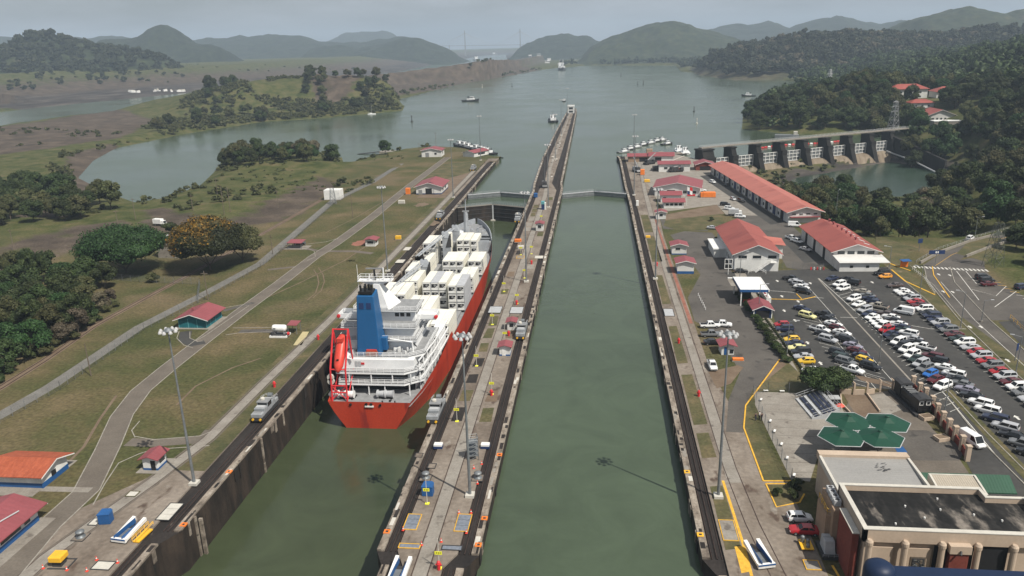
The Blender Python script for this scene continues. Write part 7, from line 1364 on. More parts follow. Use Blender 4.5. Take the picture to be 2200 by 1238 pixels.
# wooden utility poles, lamps, towers
UP = []
def upole(label, px, py, h, z=None, cross=True, mt='wood'):
    x, y = G(px, py); z = float(height(np.array([x]), np.array([y]))[0]) if z is None else z
    t = thing('utility_pole', label, 'pole', (x, y, z), rnd.uniform(-.4, .4), 'poles on the left bank' if px < 900 else 'poles and lamps round the car park'); m = MB(); m.tube((0, 0, -.3), (0, 0, h), .16, mt, .1, 7); m.build('shaft', t)
    if cross: m = MB(); m.box(-1.1, 1.1, -.08, .08, h-.9, h-.75, mt); m.build('crossarm', t)
    return t
for px, py, h, lb in ((196, 808, 8.5, 'thin dark pole left of the gravel road, nearest'), (447, 645, 9.5, 'thin pole behind the teal hut'), (586, 546, 7.5, 'thin pole near the red carport'), (32, 545, 9, 'pole at the far left before the leafy wood'), (293, 480, 10.5, 'pale pole beside the dirt track end'), (256, 496, 8, 'pole among dry grass left of the dirt track'), (416, 462, 8, 'short pole in dry scrub near the lagoon'), (598, 447, 9, 'pole by the bend of the lagoon road'), (483, 468, 14, 'tall pole behind the blossom tree, left one'), (496, 462, 12, 'tall pole behind the blossom tree, right one'), (470, 437, 12, 'tall pole behind the double poles'), (758, 468, 11, 'thin pole by the white boxy tank house'), (901, 331, 8, 'pole beside the cube-like white house'), (937, 318, 12, 'dark pole near the left lake shore')): upole(lb, px, py, h, cross=py < 700)
def parklamp(label, px, py, h, px2=None, arm=1.6, mt='steel', rz=0):
    t = thing('car_park_lamp', label, 'street lamp', (*G(px, py), .03), rz, 'poles and lamps round the car park'); m = MB(); m.tube((0, 0, 0), (0, 0, h), .12, mt, .07, 8); m.build('pole', t); m = MB(); m.box(-.3, .3, -.3, .3, 0, .4, 'concrete_light'); m.build('base', t)
    m = MB(); m.tube((0, 0, h-.1), (arm, 0, h+.25), .05, mt, n=5); m.build('arm', t); m = MB(); m.box(arm-.1, arm+.7, -.16, .16, h+.18, h+.32, 'grey_light'); m.build('lamp_head', t); return t
for px, py, h, lb, rz in ((1888, 782, 9.5, 'tall lamp beside the black SUV at the short island', 0), (1690, 766, 9, 'tall lamp in the hedge row near the yellow taxi', 0), (2026, 905, 9.8, 'tall lamp by the boundary pillars', 1.5), (2180, 812, 9.8, 'tall lamp on the verge at the right edge', 2.8), (2063, 706, 10, 'tall lamp on the verge above the dark cars', 2.8), (1974, 645, 10, 'tall lamp at the foot of the yellow railing', 2.8), (1910, 578, 7.5, 'lamp at the workshop annex corner', 3.0), (1629, 678, 9, 'lamp beside the crimson gatehouse', 0), (1589, 600, 9, 'lamp beside the entrance canopy', 0), (2094, 512, 8, 'lamp on the curved ramp road', 0), (2108, 692, 6, 'short lamp across the outer road', 0), (1795, 470, 12, 'lamp pole above the workshop ridge in front of trees', 1)): parklamp(lb, px, py, h, rz=rz)
def lattice(name, label, x, y, z, h, wb, wt, mt, arms=(), cat='tower', r=.09):
    t = thing(name, label, cat, (x, y, z), .5); m = MB(); n = max(4, int(h/4))
    for s1 in (-1, 1):
        for s2 in (-1, 1): m.tube((s1*wb, s2*wb, 0), (s1*wt, s2*wt, h), r*1.3, mt, n=4)
    for k in range(n):
        f0, f1 = k/n, (k+1)/n; w0, w1 = wb+(wt-wb)*f0, wb+(wt-wb)*f1; z0, z1 = h*f0, h*f1
        for a, b in (((-1, -1), (1, -1)), ((1, -1), (1, 1)), ((1, 1), (-1, 1)), ((-1, 1), (-1, -1))):
            m.tube((a[0]*w0, a[1]*w0, z0), (b[0]*w1, b[1]*w1, z1), r, mt, n=4); m.tube((b[0]*w0, b[1]*w0, z0), (a[0]*w1, a[1]*w1, z1), r, mt, n=4); m.tube((a[0]*w1, a[1]*w1, z1), (b[0]*w1, b[1]*w1, z1), r, mt, n=4)
    m.build('lattice', t)
    for zz, L in arms: m = MB(); m.hexa([(-L, -.2, zz), (L, -.2, zz), (L, .2, zz), (-L, .2, zz), (-L*.2, -.2, zz+1.2), (L*.2, -.2, zz+1.2), (L*.2, .2, zz+1.2), (-L*.2, .2, zz+1.2)], mt); m.build('crossarm', t)
    return t
lattice('transmission_tower', 'white lattice tower at the far end of the dam bridge', 226, 622, 3, 22, 3.2, 1.0, 'grey', ((15, 4), (18.5, 4), (22, 3)), r=.13)
lattice('transmission_tower', 'grey lattice pylon standing beside the outer road bend', 130.5, 258, -.5, 15, 2.3, 1.0, 'pylon', ((11, 2.6),), r=.055)
xx, yy = G(1779, 205); lattice('transmission_tower', 'pale lattice tower rising from the wooded point', xx*.9, yy*.9, hz(xx*.9, yy*.9), 34, 3, 1, 'grey_light', ((24, 5), (29, 5)), r=.25)
xx, yy = G(720, 436); lattice('mesh_tower', 'thin grey mesh tower in front of the white tank house', xx, yy-3, 0, 8, 1.5, .8, 'steel', r=.06)
# fences
def fence(name, label, pts, h, mt='steel', step=3.0, top=True, mesh=True, cat='fence'):
    t = thing(name, label, cat, (pts[0][0], pts[0][1], 0), world=True); m = MB()
    for a, b in zip(pts, pts[1:]):
        n = max(1, int(math.dist(a, b)/step))
        for i in range(n+1): x = a[0]+(b[0]-a[0])*i/n; y = a[1]+(b[1]-a[1])*i/n; m.tube((x, y, 0), (x, y, h), .05, mt, n=5)
    m.build('post', t) ; m = MB()
    for a, b in zip(pts, pts[1:]):
        for k in range(1, 9 if mesh else 3): z = h*k/(8 if mesh else 2); m.tube((*a, z), (*b, z), .018 if mesh else .04, mt, n=3, cap=False)
    m.build('wire_mesh' if mesh else 'rail', t); return t
fence('chain_link_fence', 'long wire fence beside the gravel road on the left bank', GP([(0, 910), (130, 838), (310, 710), (440, 645), (560, 575), (600, 545), (715, 441), (850, 365)]), 2.2)
fence('chain_link_fence', 'wire fence around the shaded trees near the blockhouse', GP([(425, 650), (430, 612), (300, 607), (210, 600)]), 2.4)
fence('chain_link_fence', 'wire fence with a dark base along the pale plaza', GP([(1618, 850), (1650, 930), (1700, 1032)]), 2.4); fence('chain_link_fence', 'wire fence across the yard in front of the workshop', GP([(1600, 577), (1660, 577), (1790, 582)]), 2.4); fence('chain_link_fence', 'wire fence closing the plaza before the round bush', GP([(1618, 850), (1650, 842), (1740, 846)]), 2.4)
fence('pipe_railing', 'white pipe railing between yellow kerb and outer road', GP([(1960, 580), (1985, 600), (2008, 632)]), 1.2, 'white', 1.6, mesh=False); fence('pipe_railing', 'pale guard rail along the curved ramp road', [(108, 262), (122, 279), (150, 303), (200, 338)], 1.0, 'grey_light', 3, mesh=False); fence('pipe_railing', 'yellow pipe railing at the right edge past the outer road', GP([(2170, 684), (2192, 706), (2200, 712)]), 1.1, 'paint_yellow', 2, mesh=False)
m = MB(); m.ribbon([(112, 258), (124, 272), (140, 287), (166, 306), (220, 338)], .5, -6, 'concrete_light', 6.9, off=4.2); m.ribbon([(124, 272), (140, 287), (166, 306), (220, 338)], .5, -6, 'concrete_light', 6.9, off=-4.2); tag(m.build('ramp_parapet'), 'pale concrete parapets of the curved ramp road', 'parapet')
def barrier(t):
    for k in range(5): m = MB(); m.box(-2.4+k, -2.0+k, -.2, .2, 0, .9, 'white' if k % 2 else 'red'); m.build('block', t)
fit('barrier', 'red and white barrier blocks by the workshop gate', 'barrier', 1757, 580, barrier)
def frame_board(t):
    m = MB()
    for x in (-1.2, 0, 1.2): m.box(x-.08, x+.08, -.06, .06, 2, 5.2, 'white')
    for z in (2, 3.6, 5.2): m.box(-1.28, 1.28, -.065, .065, z-.08, z+.08, 'white')
    m.build('frame', t); m = MB(); m.tube((0, 0, 0), (0, 0, 2), .1, 'white', n=6); m.build('post', t)
fit('board_frame', 'white open sign frame on a post beside the office', 'sign', 1564, 590, frame_board)
def bluesign(w_, h0, h1, mk=True):
    def f(t):
        m = MB(); m.tube((0, 0, 0), (0, 0, h1), .1, 'steel', n=6); m.build('post', t); m = MB(); m.box(-w_/2, w_/2, -.16, -.1, h0, h1, 'navy'); p = m.build('sign_plate', t)
        if mk: m = MB(); m.box(-.5, -.1, -.18, -.165, h0+.3, h1-.3, 'white'); m.box(.15, .5, -.18, -.165, h0+.3, h1-.3, 'white'); m.build('symbol', p)
    return f
fit('road_sign', 'wide dark blue road sign with pale symbols at the crossing', 'road sign', 2008, 575, bluesign(5.2, 4.6, 5.9), .1); fit('road_sign', 'square dark blue road sign at the start of the ramp', 'road sign', 1974, 540, bluesign(1.8, 3, 4.6, False), .3); fit('road_sign', 'pale blue sign panel on a pole beside the outer road', 'road sign', 2180, 775, bluesign(.8, 2.6, 4.4, False), .6)
def bluecan(t): m = MB(); m.hexa([(-1.6, -1, 2.3), (1.6, -1, 2.3), (1.6, 1, 2.5), (-1.6, 1, 2.5), (-1.6, -1, 2.4), (1.6, -1, 2.4), (1.6, 1, 2.6), (-1.6, 1, 2.6)], 'blue'); m.build('roof', t); m = MB(); m.box(-1.3, 1.3, .5, .7, 0, 2.3, 'orange'); m.build('back_wall', t)
fit('bus_shelter', 'small bright blue roofed shelter between yellow railings', 'shelter', 1944, 575, bluecan, .2)
t = fit('flagpole', 'white flagpole with red white and blue flag beside the lock office', 'flag', 1475, 441, lambda t: None); m = MB(); m.tube((0, 0, 0), (0, 0, 9), .08, 'white', .05, 7); m.build('pole', t)
m = MB(); 
for i, (a, c) in enumerate((('white', 0), ('red', 1), ('navy', 2), ('white', 3))): z0 = 5.2+(1.7 if i < 2 else 0); x0 = .1+(1.2 if i % 2 else 0); m.hexa([(x0, .0, z0), (x0+1.2, .2, z0-.5), (x0+1.2, .24, z0-.5), (x0, .04, z0), (x0, 0, z0+1.7), (x0+1.2, .2, z0+1.2), (x0+1.2, .24, z0+1.2), (x0, .04, z0+1.7)], a)
m.build('flag', t)
# hedge with brick posts along the entrance walk; white bollards; planters; benches
for k in range(34):
    f = k/33; px = 1652+(1742-1652)*f; py = 688+(812-688)*f*(.92+.08*f); x, y = G(px, py)
    t = thing('hedge_edging', ['brick-edged clipped shrub bed segment in the row beside the short car park'][0], 'planting bed', (x, y, .03), 0, 'brick and shrub beds beside the entrance walk'); m = MB(); m.box(-.55, .35, -.16, .16, 0, .32, 'roof_tan'); m.build('brick_edge', t); m = MB(); m.lathe([(.3, 0), (.42, .3), (.3, .6), (.05, .72)], 'leaf_olive', (-.85, 0, 0), 7); m.build('shrub', t)
for k in range(7): px = 1502+k*2.2+(.3*k*k*.2); fit('bollard', 'small white bollard in the short curving line by the road', 'bollard', 1500+k*2.6, 636+k*5, lambda t: (lambda m: (m.tube((0, 0, 0), (0, 0, .9), .1, 'white', n=6), m.build('post', t)))(MB()), group='white bollards by the road bend')
for i, (px, py) in enumerate(((1990, 900), (2022, 945))): fit('planter', ['cream square planter on the plaza nearer the black locomotive', 'cream square planter on the plaza nearer the visitor centre'][i], 'planter', px, py, lambda t: ([(lambda m: (m.box(-1.2, 1.2, -.9, .9, 0, .7, 'cream_wall'), m.build('box', t)))(MB()), (lambda m: (m.box(-1, 1, -.7, .7, .7, .72, 'dirt'), m.build('soil', t)))(MB())]), .3)
for i, (px, py) in enumerate(((1645, 843), (1680, 844), (1635, 862), (1655, 908), (1664, 930), (1679, 958), (1691, 988), (1706, 1025))): fit('bench', f'{ORD[i]} short white bench along the plaza fence from its far end', 'bench', px, py, lambda t: ([(lambda m: (m.box(-.5, .5, -.2, .2, .38, .46, 'white'), m.build('seat', t)))(MB()), (lambda m: (m.box(-.42, -.34, -.16, .16, 0, .38, 'concrete_light'), m.build('leg', t)))(MB()), (lambda m: (m.box(.34, .42, -.16, .16, 0, .38, 'concrete_light'), m.build('leg', t)))(MB())]), 1.2 if i > 1 else 0, .05, 'white benches by the fence')
fit('parasol', 'small bright pink parasol beside the bleachers', 'parasol', 1803, 890, lambda t: ([(lambda m: (m.lathe([(.85, 1.9), (.5, 2.2), (.05, 2.35)], 'cone', n=10), m.build('canopy', t)))(MB()), (lambda m: (m.tube((0, 0, 0), (0, 0, 2), .04, 'white', n=5), m.build('pole', t)))(MB())])); fit('kiosk', 'small grey-roofed kiosk table beside the bleachers', 'kiosk', 1791, 866, lambda t: ([(lambda m: (m.box(-.9, .9, -.7, .7, 0, 1.2, 'dark'), m.build('body', t)))(MB()), (lambda m: (m.box(-1.1, 1.1, -.9, .9, 1.2, 1.4, 'grey_light'), m.build('roof', t)))(MB())]))
for i, (px, py) in enumerate(((663, 1142), (357, 1172), (1052, 1196), (811, 1188), (1052, 1100), (1075, 983), (1095, 890), (1495, 995), (1506, 1105), (1527, 1220), (845, 1092), (892, 978), (1467, 925))):
    pass
FB = []
for i, (X, Y) in enumerate(((-66.9, 101.6), (-66.9, 118), (-17.7, 99.6), (-17.7, 106.6), (-17.7, 127), (-32.8, 102), (16.6, 104.5), (16.6, 123))):
    side = 'left bank edge' if X < -60 else ('centre wall edge over the right chamber' if -20 < X < 0 else ('centre wall edge over the lowered chamber' if X < 0 else 'right wall edge'))
    lb = f'orange painted mooring recess on the {side}, {ORD[sum(1 for q in FB if q == side)]} from below'; FB.append(side)
    t = thing('mooring_recess', lb, 'mooring point', (X, Y, .06), 0, 'orange mooring recesses on the coping'); m = MB()
    for q in ((-.5, .5, -.5, -.25), (-.5, .5, .25, .5), (-.5, -.25, -.25, .25), (.25, .5, -.25, .25)): m.box(*q, -.1, .1, 'orange' if i < 6 else 'yellow')
    m.build('frame', t); m = MB(); m.tube((0, 0, -.1), (0, 0, .12), .16, 'dark', n=8); m.build('eye', t)
m = MB(); m.box(-66.2, -65.6, 104.8, 105.2, -8.5, -1.0, 'lip'); tag(m.build('ladder_guide'), 'pale timber guide hanging down the left wall to the water', 'guide')
# two people walking beside the plaza fence
def person(label, px, py, rz, top_, low):
    x, y = G(px, py); t = thing('person', label, 'person', (x, y, .04), rz, 'people beside the plaza fence')
    V = [(0, 0, .95), (0, 0, 1.2), (0, 0, 1.42), (0, .01, 1.52), (0, .02, 1.66), (.1, 0, .9), (.11, .12, .5), (.11, -.02, .09), (.11, .12, .03), (-.1, 0, .9), (-.11, -.1, .5), (-.11, -.26, .12), (-.11, -.14, .04), (.19, 0, 1.4), (.23, -.06, 1.13), (.22, .06, .9), (-.19, 0, 1.4), (-.23, .06, 1.13), (-.22, .1, .9)]
    E_ = [(0, 1), (1, 2), (2, 3), (3, 4), (0, 5), (5, 6), (6, 7), (7, 8), (0, 9), (9, 10), (10, 11), (11, 12), (2, 13), (13, 14), (14, 15), (2, 16), (16, 17), (17, 18)]
    rad = [.15, .15, .17, .06, .1, .1, .075, .05, .04, .1, .075, .05, .04, .07, .05, .04, .07, .05, .04]
    me = bpy.data.meshes.new('body'); me.from_pydata(V, E_, []); o = bpy.data.objects.new('body', me); COL.objects.link(o); o.parent = t
    sk = o.modifiers.new('skin', 'SKIN'); sv = me.skin_vertices[0].data
    for i, r in enumerate(rad): sv[i].radius = (r, r*.8 if i < 3 else r); sv[i].use_root = i == 0
    ss = o.modifiers.new('sub', 'SUBSURF'); ss.levels = ss.render_levels = 1; me.materials.append(MT['skin'])
    m = MB(); m.loft([[(.2*f*math.cos(2*PI*k/10), .14*f*math.sin(2*PI*k/10), z) for k in range(10)] for f, z in ((.9, .93), (.95, 1.15), (1.08, 1.38), (.5, 1.5))], top_); m.build('shirt', t)
    for s, (a, b, c) in ((1, ((.1, 0, .97), (.11, .12, .5), (.11, -.02, .1))), (-1, ((-.1, 0, .97), (-.11, -.1, .5), (-.11, -.26, .14)))): m = MB(); m.tube(a, b, .115, low, .095, 8); m.tube(b, c, .095, low, .075, 8); m.build('trouser_leg', t)
    m = MB(); m.lathe([(.1, 1.66), (.115, 1.72), (.06, 1.79)], 'black', (0, .0, 0), 10); m.build('hair', t)
person('person in white shirt and dark trousers walking beside the plaza fence', 1631, 901, .4, 'cloth_white', 'cloth_dark'); person('person in dark clothes walking just left of the white shirt', 1623, 904, .3, 'cloth_dark', 'cloth_dark'); person('person in dark clothes walking just right of the white shirt', 1636, 904, .5, 'cloth_dark', 'cloth_dark')
# ------------------------------------------------------------------ trees
def leaf_arrays(rng, rx, rz, cz, nl, nq, size, flat=.0, dome=False, core=.72):
    """crown of leaf clumps: lobes spread through an ellipsoid, leaves on and between them; tone differs by clump and leaf"""
    L = []
    for i in range(nl):
        a = rng.uniform(0, 2*PI); u = rng.uniform(-.35 if dome else -.75, 1); r = math.sqrt(max(0, 1-u*u))*rng.uniform(.45, .8); L.append((r*rx*math.cos(a), r*rx*math.sin(a), cz+u*rz*.72, rng.uniform(.30, .46), rng.uniform(.12, .8)))
    P = np.zeros((nq, 4, 3)); tone = np.zeros(nq)
    lob = rng.integers(0, nl, nq); LA = np.array(L)
    d = rng.normal(size=(nq, 3)); d[:, 2] = np.abs(d[:, 2])*.9-.25; d /= np.linalg.norm(d, axis=1)[:, None]
    rad = rng.uniform(.72, 1.08, nq)
    c = LA[lob, :3]+d*rad[:, None]*np.stack([LA[lob, 3]*rx, LA[lob, 3]*rx, LA[lob, 3]*rz*1.15], 1)
    n = d+rng.normal(size=(nq, 3))*.55; n /= np.linalg.norm(n, axis=1)[:, None]
    ref = np.where(np.abs(n[:, 2:3]) > .9, [[1., 0, 0]], [[0, 0, 1.]]); t = np.cross(n, ref); t /= np.linalg.norm(t, axis=1)[:, None]; b = np.cross(n, t)
    ang = rng.uniform(0, 2*PI, nq); t2 = t*np.cos(ang)[:, None]+b*np.sin(ang)[:, None]; b2 = np.cross(n, t2)
    s = size*rng.uniform(.55, 1.3, nq)[:, None]
    for k, (p, q) in enumerate(((-1, -.55), (.75, -.7), (1, .6), (-.7, .75))): P[:, k] = c+t2*s*p*.5+b2*s*q*.5
    tone = np.clip(LA[lob, 4]*.75+rng.uniform(0, .42, nq)-.08, 0, 1)
    V = P.reshape(-1, 3); F = np.arange(nq*4).reshape(-1, 4)
    if core:
        cv, cf, ct = [], [], []
        for x, y, z, lr, tn in L:
            o = len(V)+len(cv); k1, k2 = 7, 4
            for j in range(k2):
                ph = PI*(j+.5)/k2-PI/2
                for i in range(k1): th = 2*PI*i/k1+j*.4; q = core*rng.uniform(.85, 1.1); cv.append((x+lr*rx*q*math.cos(ph)*math.cos(th), y+lr*rx*q*math.cos(ph)*math.sin(th), z+lr*rz*1.1*q*math.sin(ph)))
            for j in range(k2-1):
                for i in range(k1): cf.append((o+j*k1+i, o+j*k1+(i+1) % k1, o+(j+1)*k1+(i+1) % k1, o+(j+1)*k1+i)); ct.append(tn*.6)
        V = np.concatenate([V, np.array(cv)]); F = np.concatenate([F, np.array(cf)]); tone = np.concatenate([tone, ct])
    return V, F, tone
def mesh_arrays(name, V, F, tone, mat):
    me = bpy.data.meshes.new(name); me.vertices.add(len(V)); me.vertices.foreach_set('co', V.astype(np.float32).ravel()); me.loops.add(F.size); me.loops.foreach_set('vertex_index', F.astype(np.int32).ravel())
    me.polygons.add(len(F)); me.polygons.foreach_set('loop_start', np.arange(0, F.size, 4, dtype=np.int32)); me.update(calc_edges=True)
    a = me.attributes.new('tone', 'FLOAT', 'FACE'); a.data.foreach_set('value', tone.astype(np.float32)); me.materials.append(MT[mat]); return me
def trunk_mesh(rng, h, r, spread, hc):
    m = MB(); m.tube((0, 0, -.6), (0, 0, hc), r, 'bark', r*.65, 8, False)
    for k in range(5):
        a = 2*PI*k/5+rng.uniform(-.4, .4); m.tube((0, 0, hc*.85), (spread*.55*math.cos(a), spread*.55*math.sin(a), hc+(h-hc)*.45), r*.5, 'bark', r*.16, 6, False)
    return m
PT = {}
def proto_tree(key, seed, h, rx, hc, nl, nq, size, mat, dome=False):
    rng = np.random.default_rng(seed); rz = (h-hc)/2*1.08; cz = hc+(h-hc)/2
    V, F, T = leaf_arrays(rng, rx, rz, cz, nl, nq, size, dome=dome)
    PT[key] = (mesh_arrays('crown', V, F, T, mat), trunk_mesh(rng, h, max(.16, h*.022), rx, hc))
TR = {}
def tree(key, x, y, z, s, rz, name, label, cat='tree', group=None):
    if (key, name) in TR: return dup(TR[(key, name)], (x, y, z), rz, label, group, s)
    t = thing(name, label, cat, (x, y, z), rz, group); cm, tm = PT[key]
    tm.build('trunk', t); o = bpy.data.objects.new('crown', cm); COL.objects.link(o); o.parent = t; t.scale = s if hasattr(s, '__len__') else (s,)*3
    TR[(key, name)] = t; return t
proto_tree('r1', 1, 10, 4.6, 2.4, 14, 4200, .52, 'leaf'); proto_tree('r2', 2, 10, 4.9, 2.2, 16, 4200, .55, 'leaf'); proto_tree('r3', 3, 10.5, 4.3, 2.6, 13, 4000, .52, 'leaf_olive'); proto_tree('r4', 4, 9.5, 5.2, 2.0, 16, 4200, .55, 'leaf_fresh')
proto_tree('b1', 5, 4.2, 2.9, .3, 10, 1800, .4, 'leaf_olive', True); proto_tree('b2', 6, 3.6, 3.1, .2, 9, 1800, .4, 'leaf', True); proto_tree('dry', 7, 10, 4.6, 2.5, 13, 2200, .5, 'leaf_dry')
proto_tree('big_green', 8, 16.0, 14.6, 1.6, 62, 30000, .58, 'leaf_fresh', True); proto_tree('big_bloom', 9, 17.5, 12.6, 1.6, 58, 28000, .58, 'leaf_bloom', True); proto_tree('side_green', 10, 13.5, 8.5, 1.2, 32, 12000, .58, 'leaf_olive', True)
def bloom():
    me = PT['big_bloom'][0]; n = len(me.polygons); c = np.zeros(n*3); me.polygons.foreach_get('center', c); c = c.reshape(-1, 3); t_ = np.zeros(n); me.attributes['tone'].data.foreach_get('value', t_)
    rg_ = np.random.default_rng(2); pt = vnoise(c[:, 0]+c[:, 2], c[:, 1]-c[:, 2], 3.2, 8); on = (c[:, 2]*.9-c[:, 0]*.55+pt*4.5+rg_.normal(size=n)*1.6 > 12.0)
    t_ = np.where(on, rg_.uniform(.72, 1.0, n), t_*.55); me.attributes['tone'].data.foreach_set('value', t_.astype(np.float32))
bloom(); proto_tree('bush_big', 11, 5.4, 4.4, .8, 24, 6500, .36, 'leaf', True)
def gz(x, y): return float(height(np.array([x]), np.array([y]))[0])
def at_tree(key, px, py, s, name, label, **k): x, y = G(px, py); tree(key, x, y, gz(x, y), s, rnd.uniform(0, 6), name, label, **k)
at_tree('big_green', 272, 588, (1.0, .95, 1.0), 'spreading_tree', 'huge dark green spreading tree left of the grey blockhouse')
TR_ = G(452, 580); tree('big_bloom', TR_[0], TR_[1], gz(*TR_), 1.0, 0.0, 'blossom_tree', 'huge rounded tree with orange-gold blossom on its crown'); at_tree('side_green', 522, 562, .95, 'spreading_tree', 'olive green tree merging with the right side of the blossom tree')
at_tree('b2', 366, 510, 1.3, 'bush', 'dark rounded bush beside the pale farm track', cat='bush'); at_tree('b1', 331, 606, .8, 'bush', 'yellowish small bush in front of the big green tree', cat='bush')
at_tree('r4', 828, 332, (.95, .95, 1.05), 'lone_tree', 'lone bright green tree on the left lake shore')
at_tree('bush_big', 1757, 846, 1.0, 'round_tree', 'dark round low tree by the plaza, left of a pair'); at_tree('bush_big', 1785, 842, .95, 'round_tree', 'dark round low tree by the plaza, right of a pair')
for px, py, k, lb in ((1672, 1066, .35, 'small shrub in the yellow-edged bed, left'), (1700, 1070, .4, 'small shrub in the yellow-edged bed, right'), (1712, 1052, .5, 'taller shrub at the corner of the yellow-edged bed'), (1528, 475, .45, 'dark shrub at the corner of the red-roofed office'), (1540, 520, .5, 'shrub in the shaded garden of the red-roofed office')): at_tree('b2', px, py, k, 'shrub', lb, cat='shrub')
def scatter(poly, n, keys, hs, name, label, group, cat='tree', mind=4.5, zf=None, seed=3):
    r = random.Random(seed); xs = [p[0] for p in poly]; ys = [p[1] for p in poly]; got = []; tries = 0
    while len(got) < n and tries < n*60:
        tries += 1; x = r.uniform(min(xs), max(xs)); y = r.uniform(min(ys), max(ys))
        if not inpoly(x, y, poly) or any((x-a)**2+(y-b)**2 < mind*mind for a, b in got): continue
        z = (zf or gz)(x, y)
        if z < -2.2 and zf is None and not (x > 95 and y < 620): continue
        got.append((x, y)); s = r.uniform(*hs); tree(r.choice(keys), x, y, z-.3, (s*r.uniform(.85, 1.2), s*r.uniform(.85, 1.2), s*r.uniform(.85, 1.15)), r.uniform(0, 6.28), name, label, cat, group)
    return got
scatter(GP([(-60, 830), (40, 790), (120, 742), (200, 690), (246, 652), (236, 622), (150, 606), (60, 592), (-60, 600)]), 60, ['r1', 'r2', 'r1', 'r2', 'r4', 'r3'], (.62, .95), 'thicket_tree', 'leafy tree in the dark thicket left of the teal hut', 'trees in the thicket at left', mind=3.6, seed=1)
scatter(GP([(-60, 850), (60, 790), (150, 740), (250, 660), (240, 650), (130, 730), (30, 780), (-60, 820)]), 26, ['b1', 'b1', 'b2', 'b1', 'b2', 'dry'], (.5, .8), 'bush', 'low bush along the front edge of the left thicket', 'bushes along the left thicket', 'bush', 2.2, seed=2)
scatter(GP([(-80, 510), (60, 500), (150, 484), (245, 466), (236, 440), (130, 416), (0, 418), (-80, 430)]), 46, ['r1', 'r2', 'r1', 'r3'], (.85, 1.25), 'grove_tree', 'leafy tree in the dark grove by the dirt track', 'trees in the grove by the dirt track', mind=5, seed=4)
scatter(GP([(462, 372), (560, 366), (645, 362), (722, 352), (722, 341), (600, 338), (485, 344)]), 44, ['r1', 'r2', 'r3', 'r1', 'r4', 'r3', 'dry'], (.85, 1.25), 'island_tree', 'leafy tree on the small wooded islet in the lagoon', 'trees on the wooded islet', mind=4.6, seed=5)
scatter(GP([(440, 205), (500, 205), (520, 232), (455, 238)]), 26, ['r1', 'r2'], (1.3, 1.9), 'headland_tree', 'tall dark tree on the headland across the lagoon', 'trees on the headland', mind=8, seed=6); scatter(GP([(700, 200), (800, 200), (862, 234), (740, 246), (640, 248)]), 52, ['r1', 'r2', 'r3', 'r3'], (1.0, 1.6), 'headland_tree', 'rounded tree on the outer end of the headland', 'trees on the headland', mind=8, seed=7)
scatter(GP([(330, 270), (440, 240), (600, 250), (590, 262), (420, 282), (330, 292)]), 48, ['r1', 'b1', 'r3', 'b1', 'r2'], (.8, 1.3), 'headland_tree', 'low tree along the lagoon side of the headland', 'trees on the headland', mind=6, seed=8)
E_ = 'trees below the dam and along the eastern wood'
scatter([(100, 318), (95, 350), (94, 385), (98, 415), (116, 436), (140, 440), (146, 418), (130, 385), (120, 330)], 40, ['r4', 'r3', 'r2', 'r4', 'r3'], (.95, 1.3), 'ravine_tree', 'tall leafy tree in the hollow between warehouse and spillway', E_, mind=4.8, seed=9)
scatter([(108, 296), (118, 345), (140, 395), (165, 420), (215, 440), (270, 450), (330, 440), (320, 380), (230, 350), (170, 318), (135, 300)], 118, ['r1', 'r2', 'r3', 'r3', 'r2', 'r4', 'r1', 'dry'], (.85, 1.4), 'woodland_tree', 'leafy tree in the dark wood above the curved ramp road', E_, mind=5.6, seed=10)
scatter([(138, 262), (150, 285), (175, 300), (240, 330), (260, 300), (200, 255), (160, 235), (142, 240)], 40, ['r1', 'r2', 'r3'], (.8, 1.2), 'woodland_tree', 'leafy tree beyond the outer road at the right edge', E_, mind=4.8, seed=11)
scatter(GP([(1600, 278), (1700, 286), (1800, 290), (1900, 284), (1960, 270), (1900, 235), (1780, 215), (1680, 225), (1610, 246)]), 90, ['r1', 'r2', 'r3', 'r2'], (1.2, 1.8), 'shore_tree', 'dark rounded tree on the wooded point beyond the dam', 'trees on the wooded point beyond the dam', mind=7, seed=12)
HOUSES = ((272, 728, 19), (303, 722, 15), (270, 690, 13), (268, 652, 15), (333, 600, 12), (259, 606, 13), (285, 640, 14))
def keep(x, y): return all(math.hypot(x-a, (y-b) if y > b else (y-b)*.36) > r for a, b, r in HOUSES) and not (abs(x-226) < 16 and abs(y-622) < 14)
n_, r_ = 0, random.Random(13)
while n_ < 285:
    x = r_.uniform(216, 352); y = r_.uniform(448, 860)
    if not keep(x, y) or (x < 240 and 590 < y < 610) or abs(x/y) > .82: continue
    s = r_.uniform(1.1, 1.7); tree(r_.choice(['r1', 'r2', 'r1', 'r3', 'r2', 'r3', 'r4']), x, y, gz(x, y)-.5, (s, s, s*r_.uniform(.9, 1.15)), r_.uniform(0, 6), 'hill_tree', 'dark rounded tree on the wooded hill round the red roofs', 'tree' if 0 else 'tree', 'trees on the hill round the red roofs'); n_ += 1
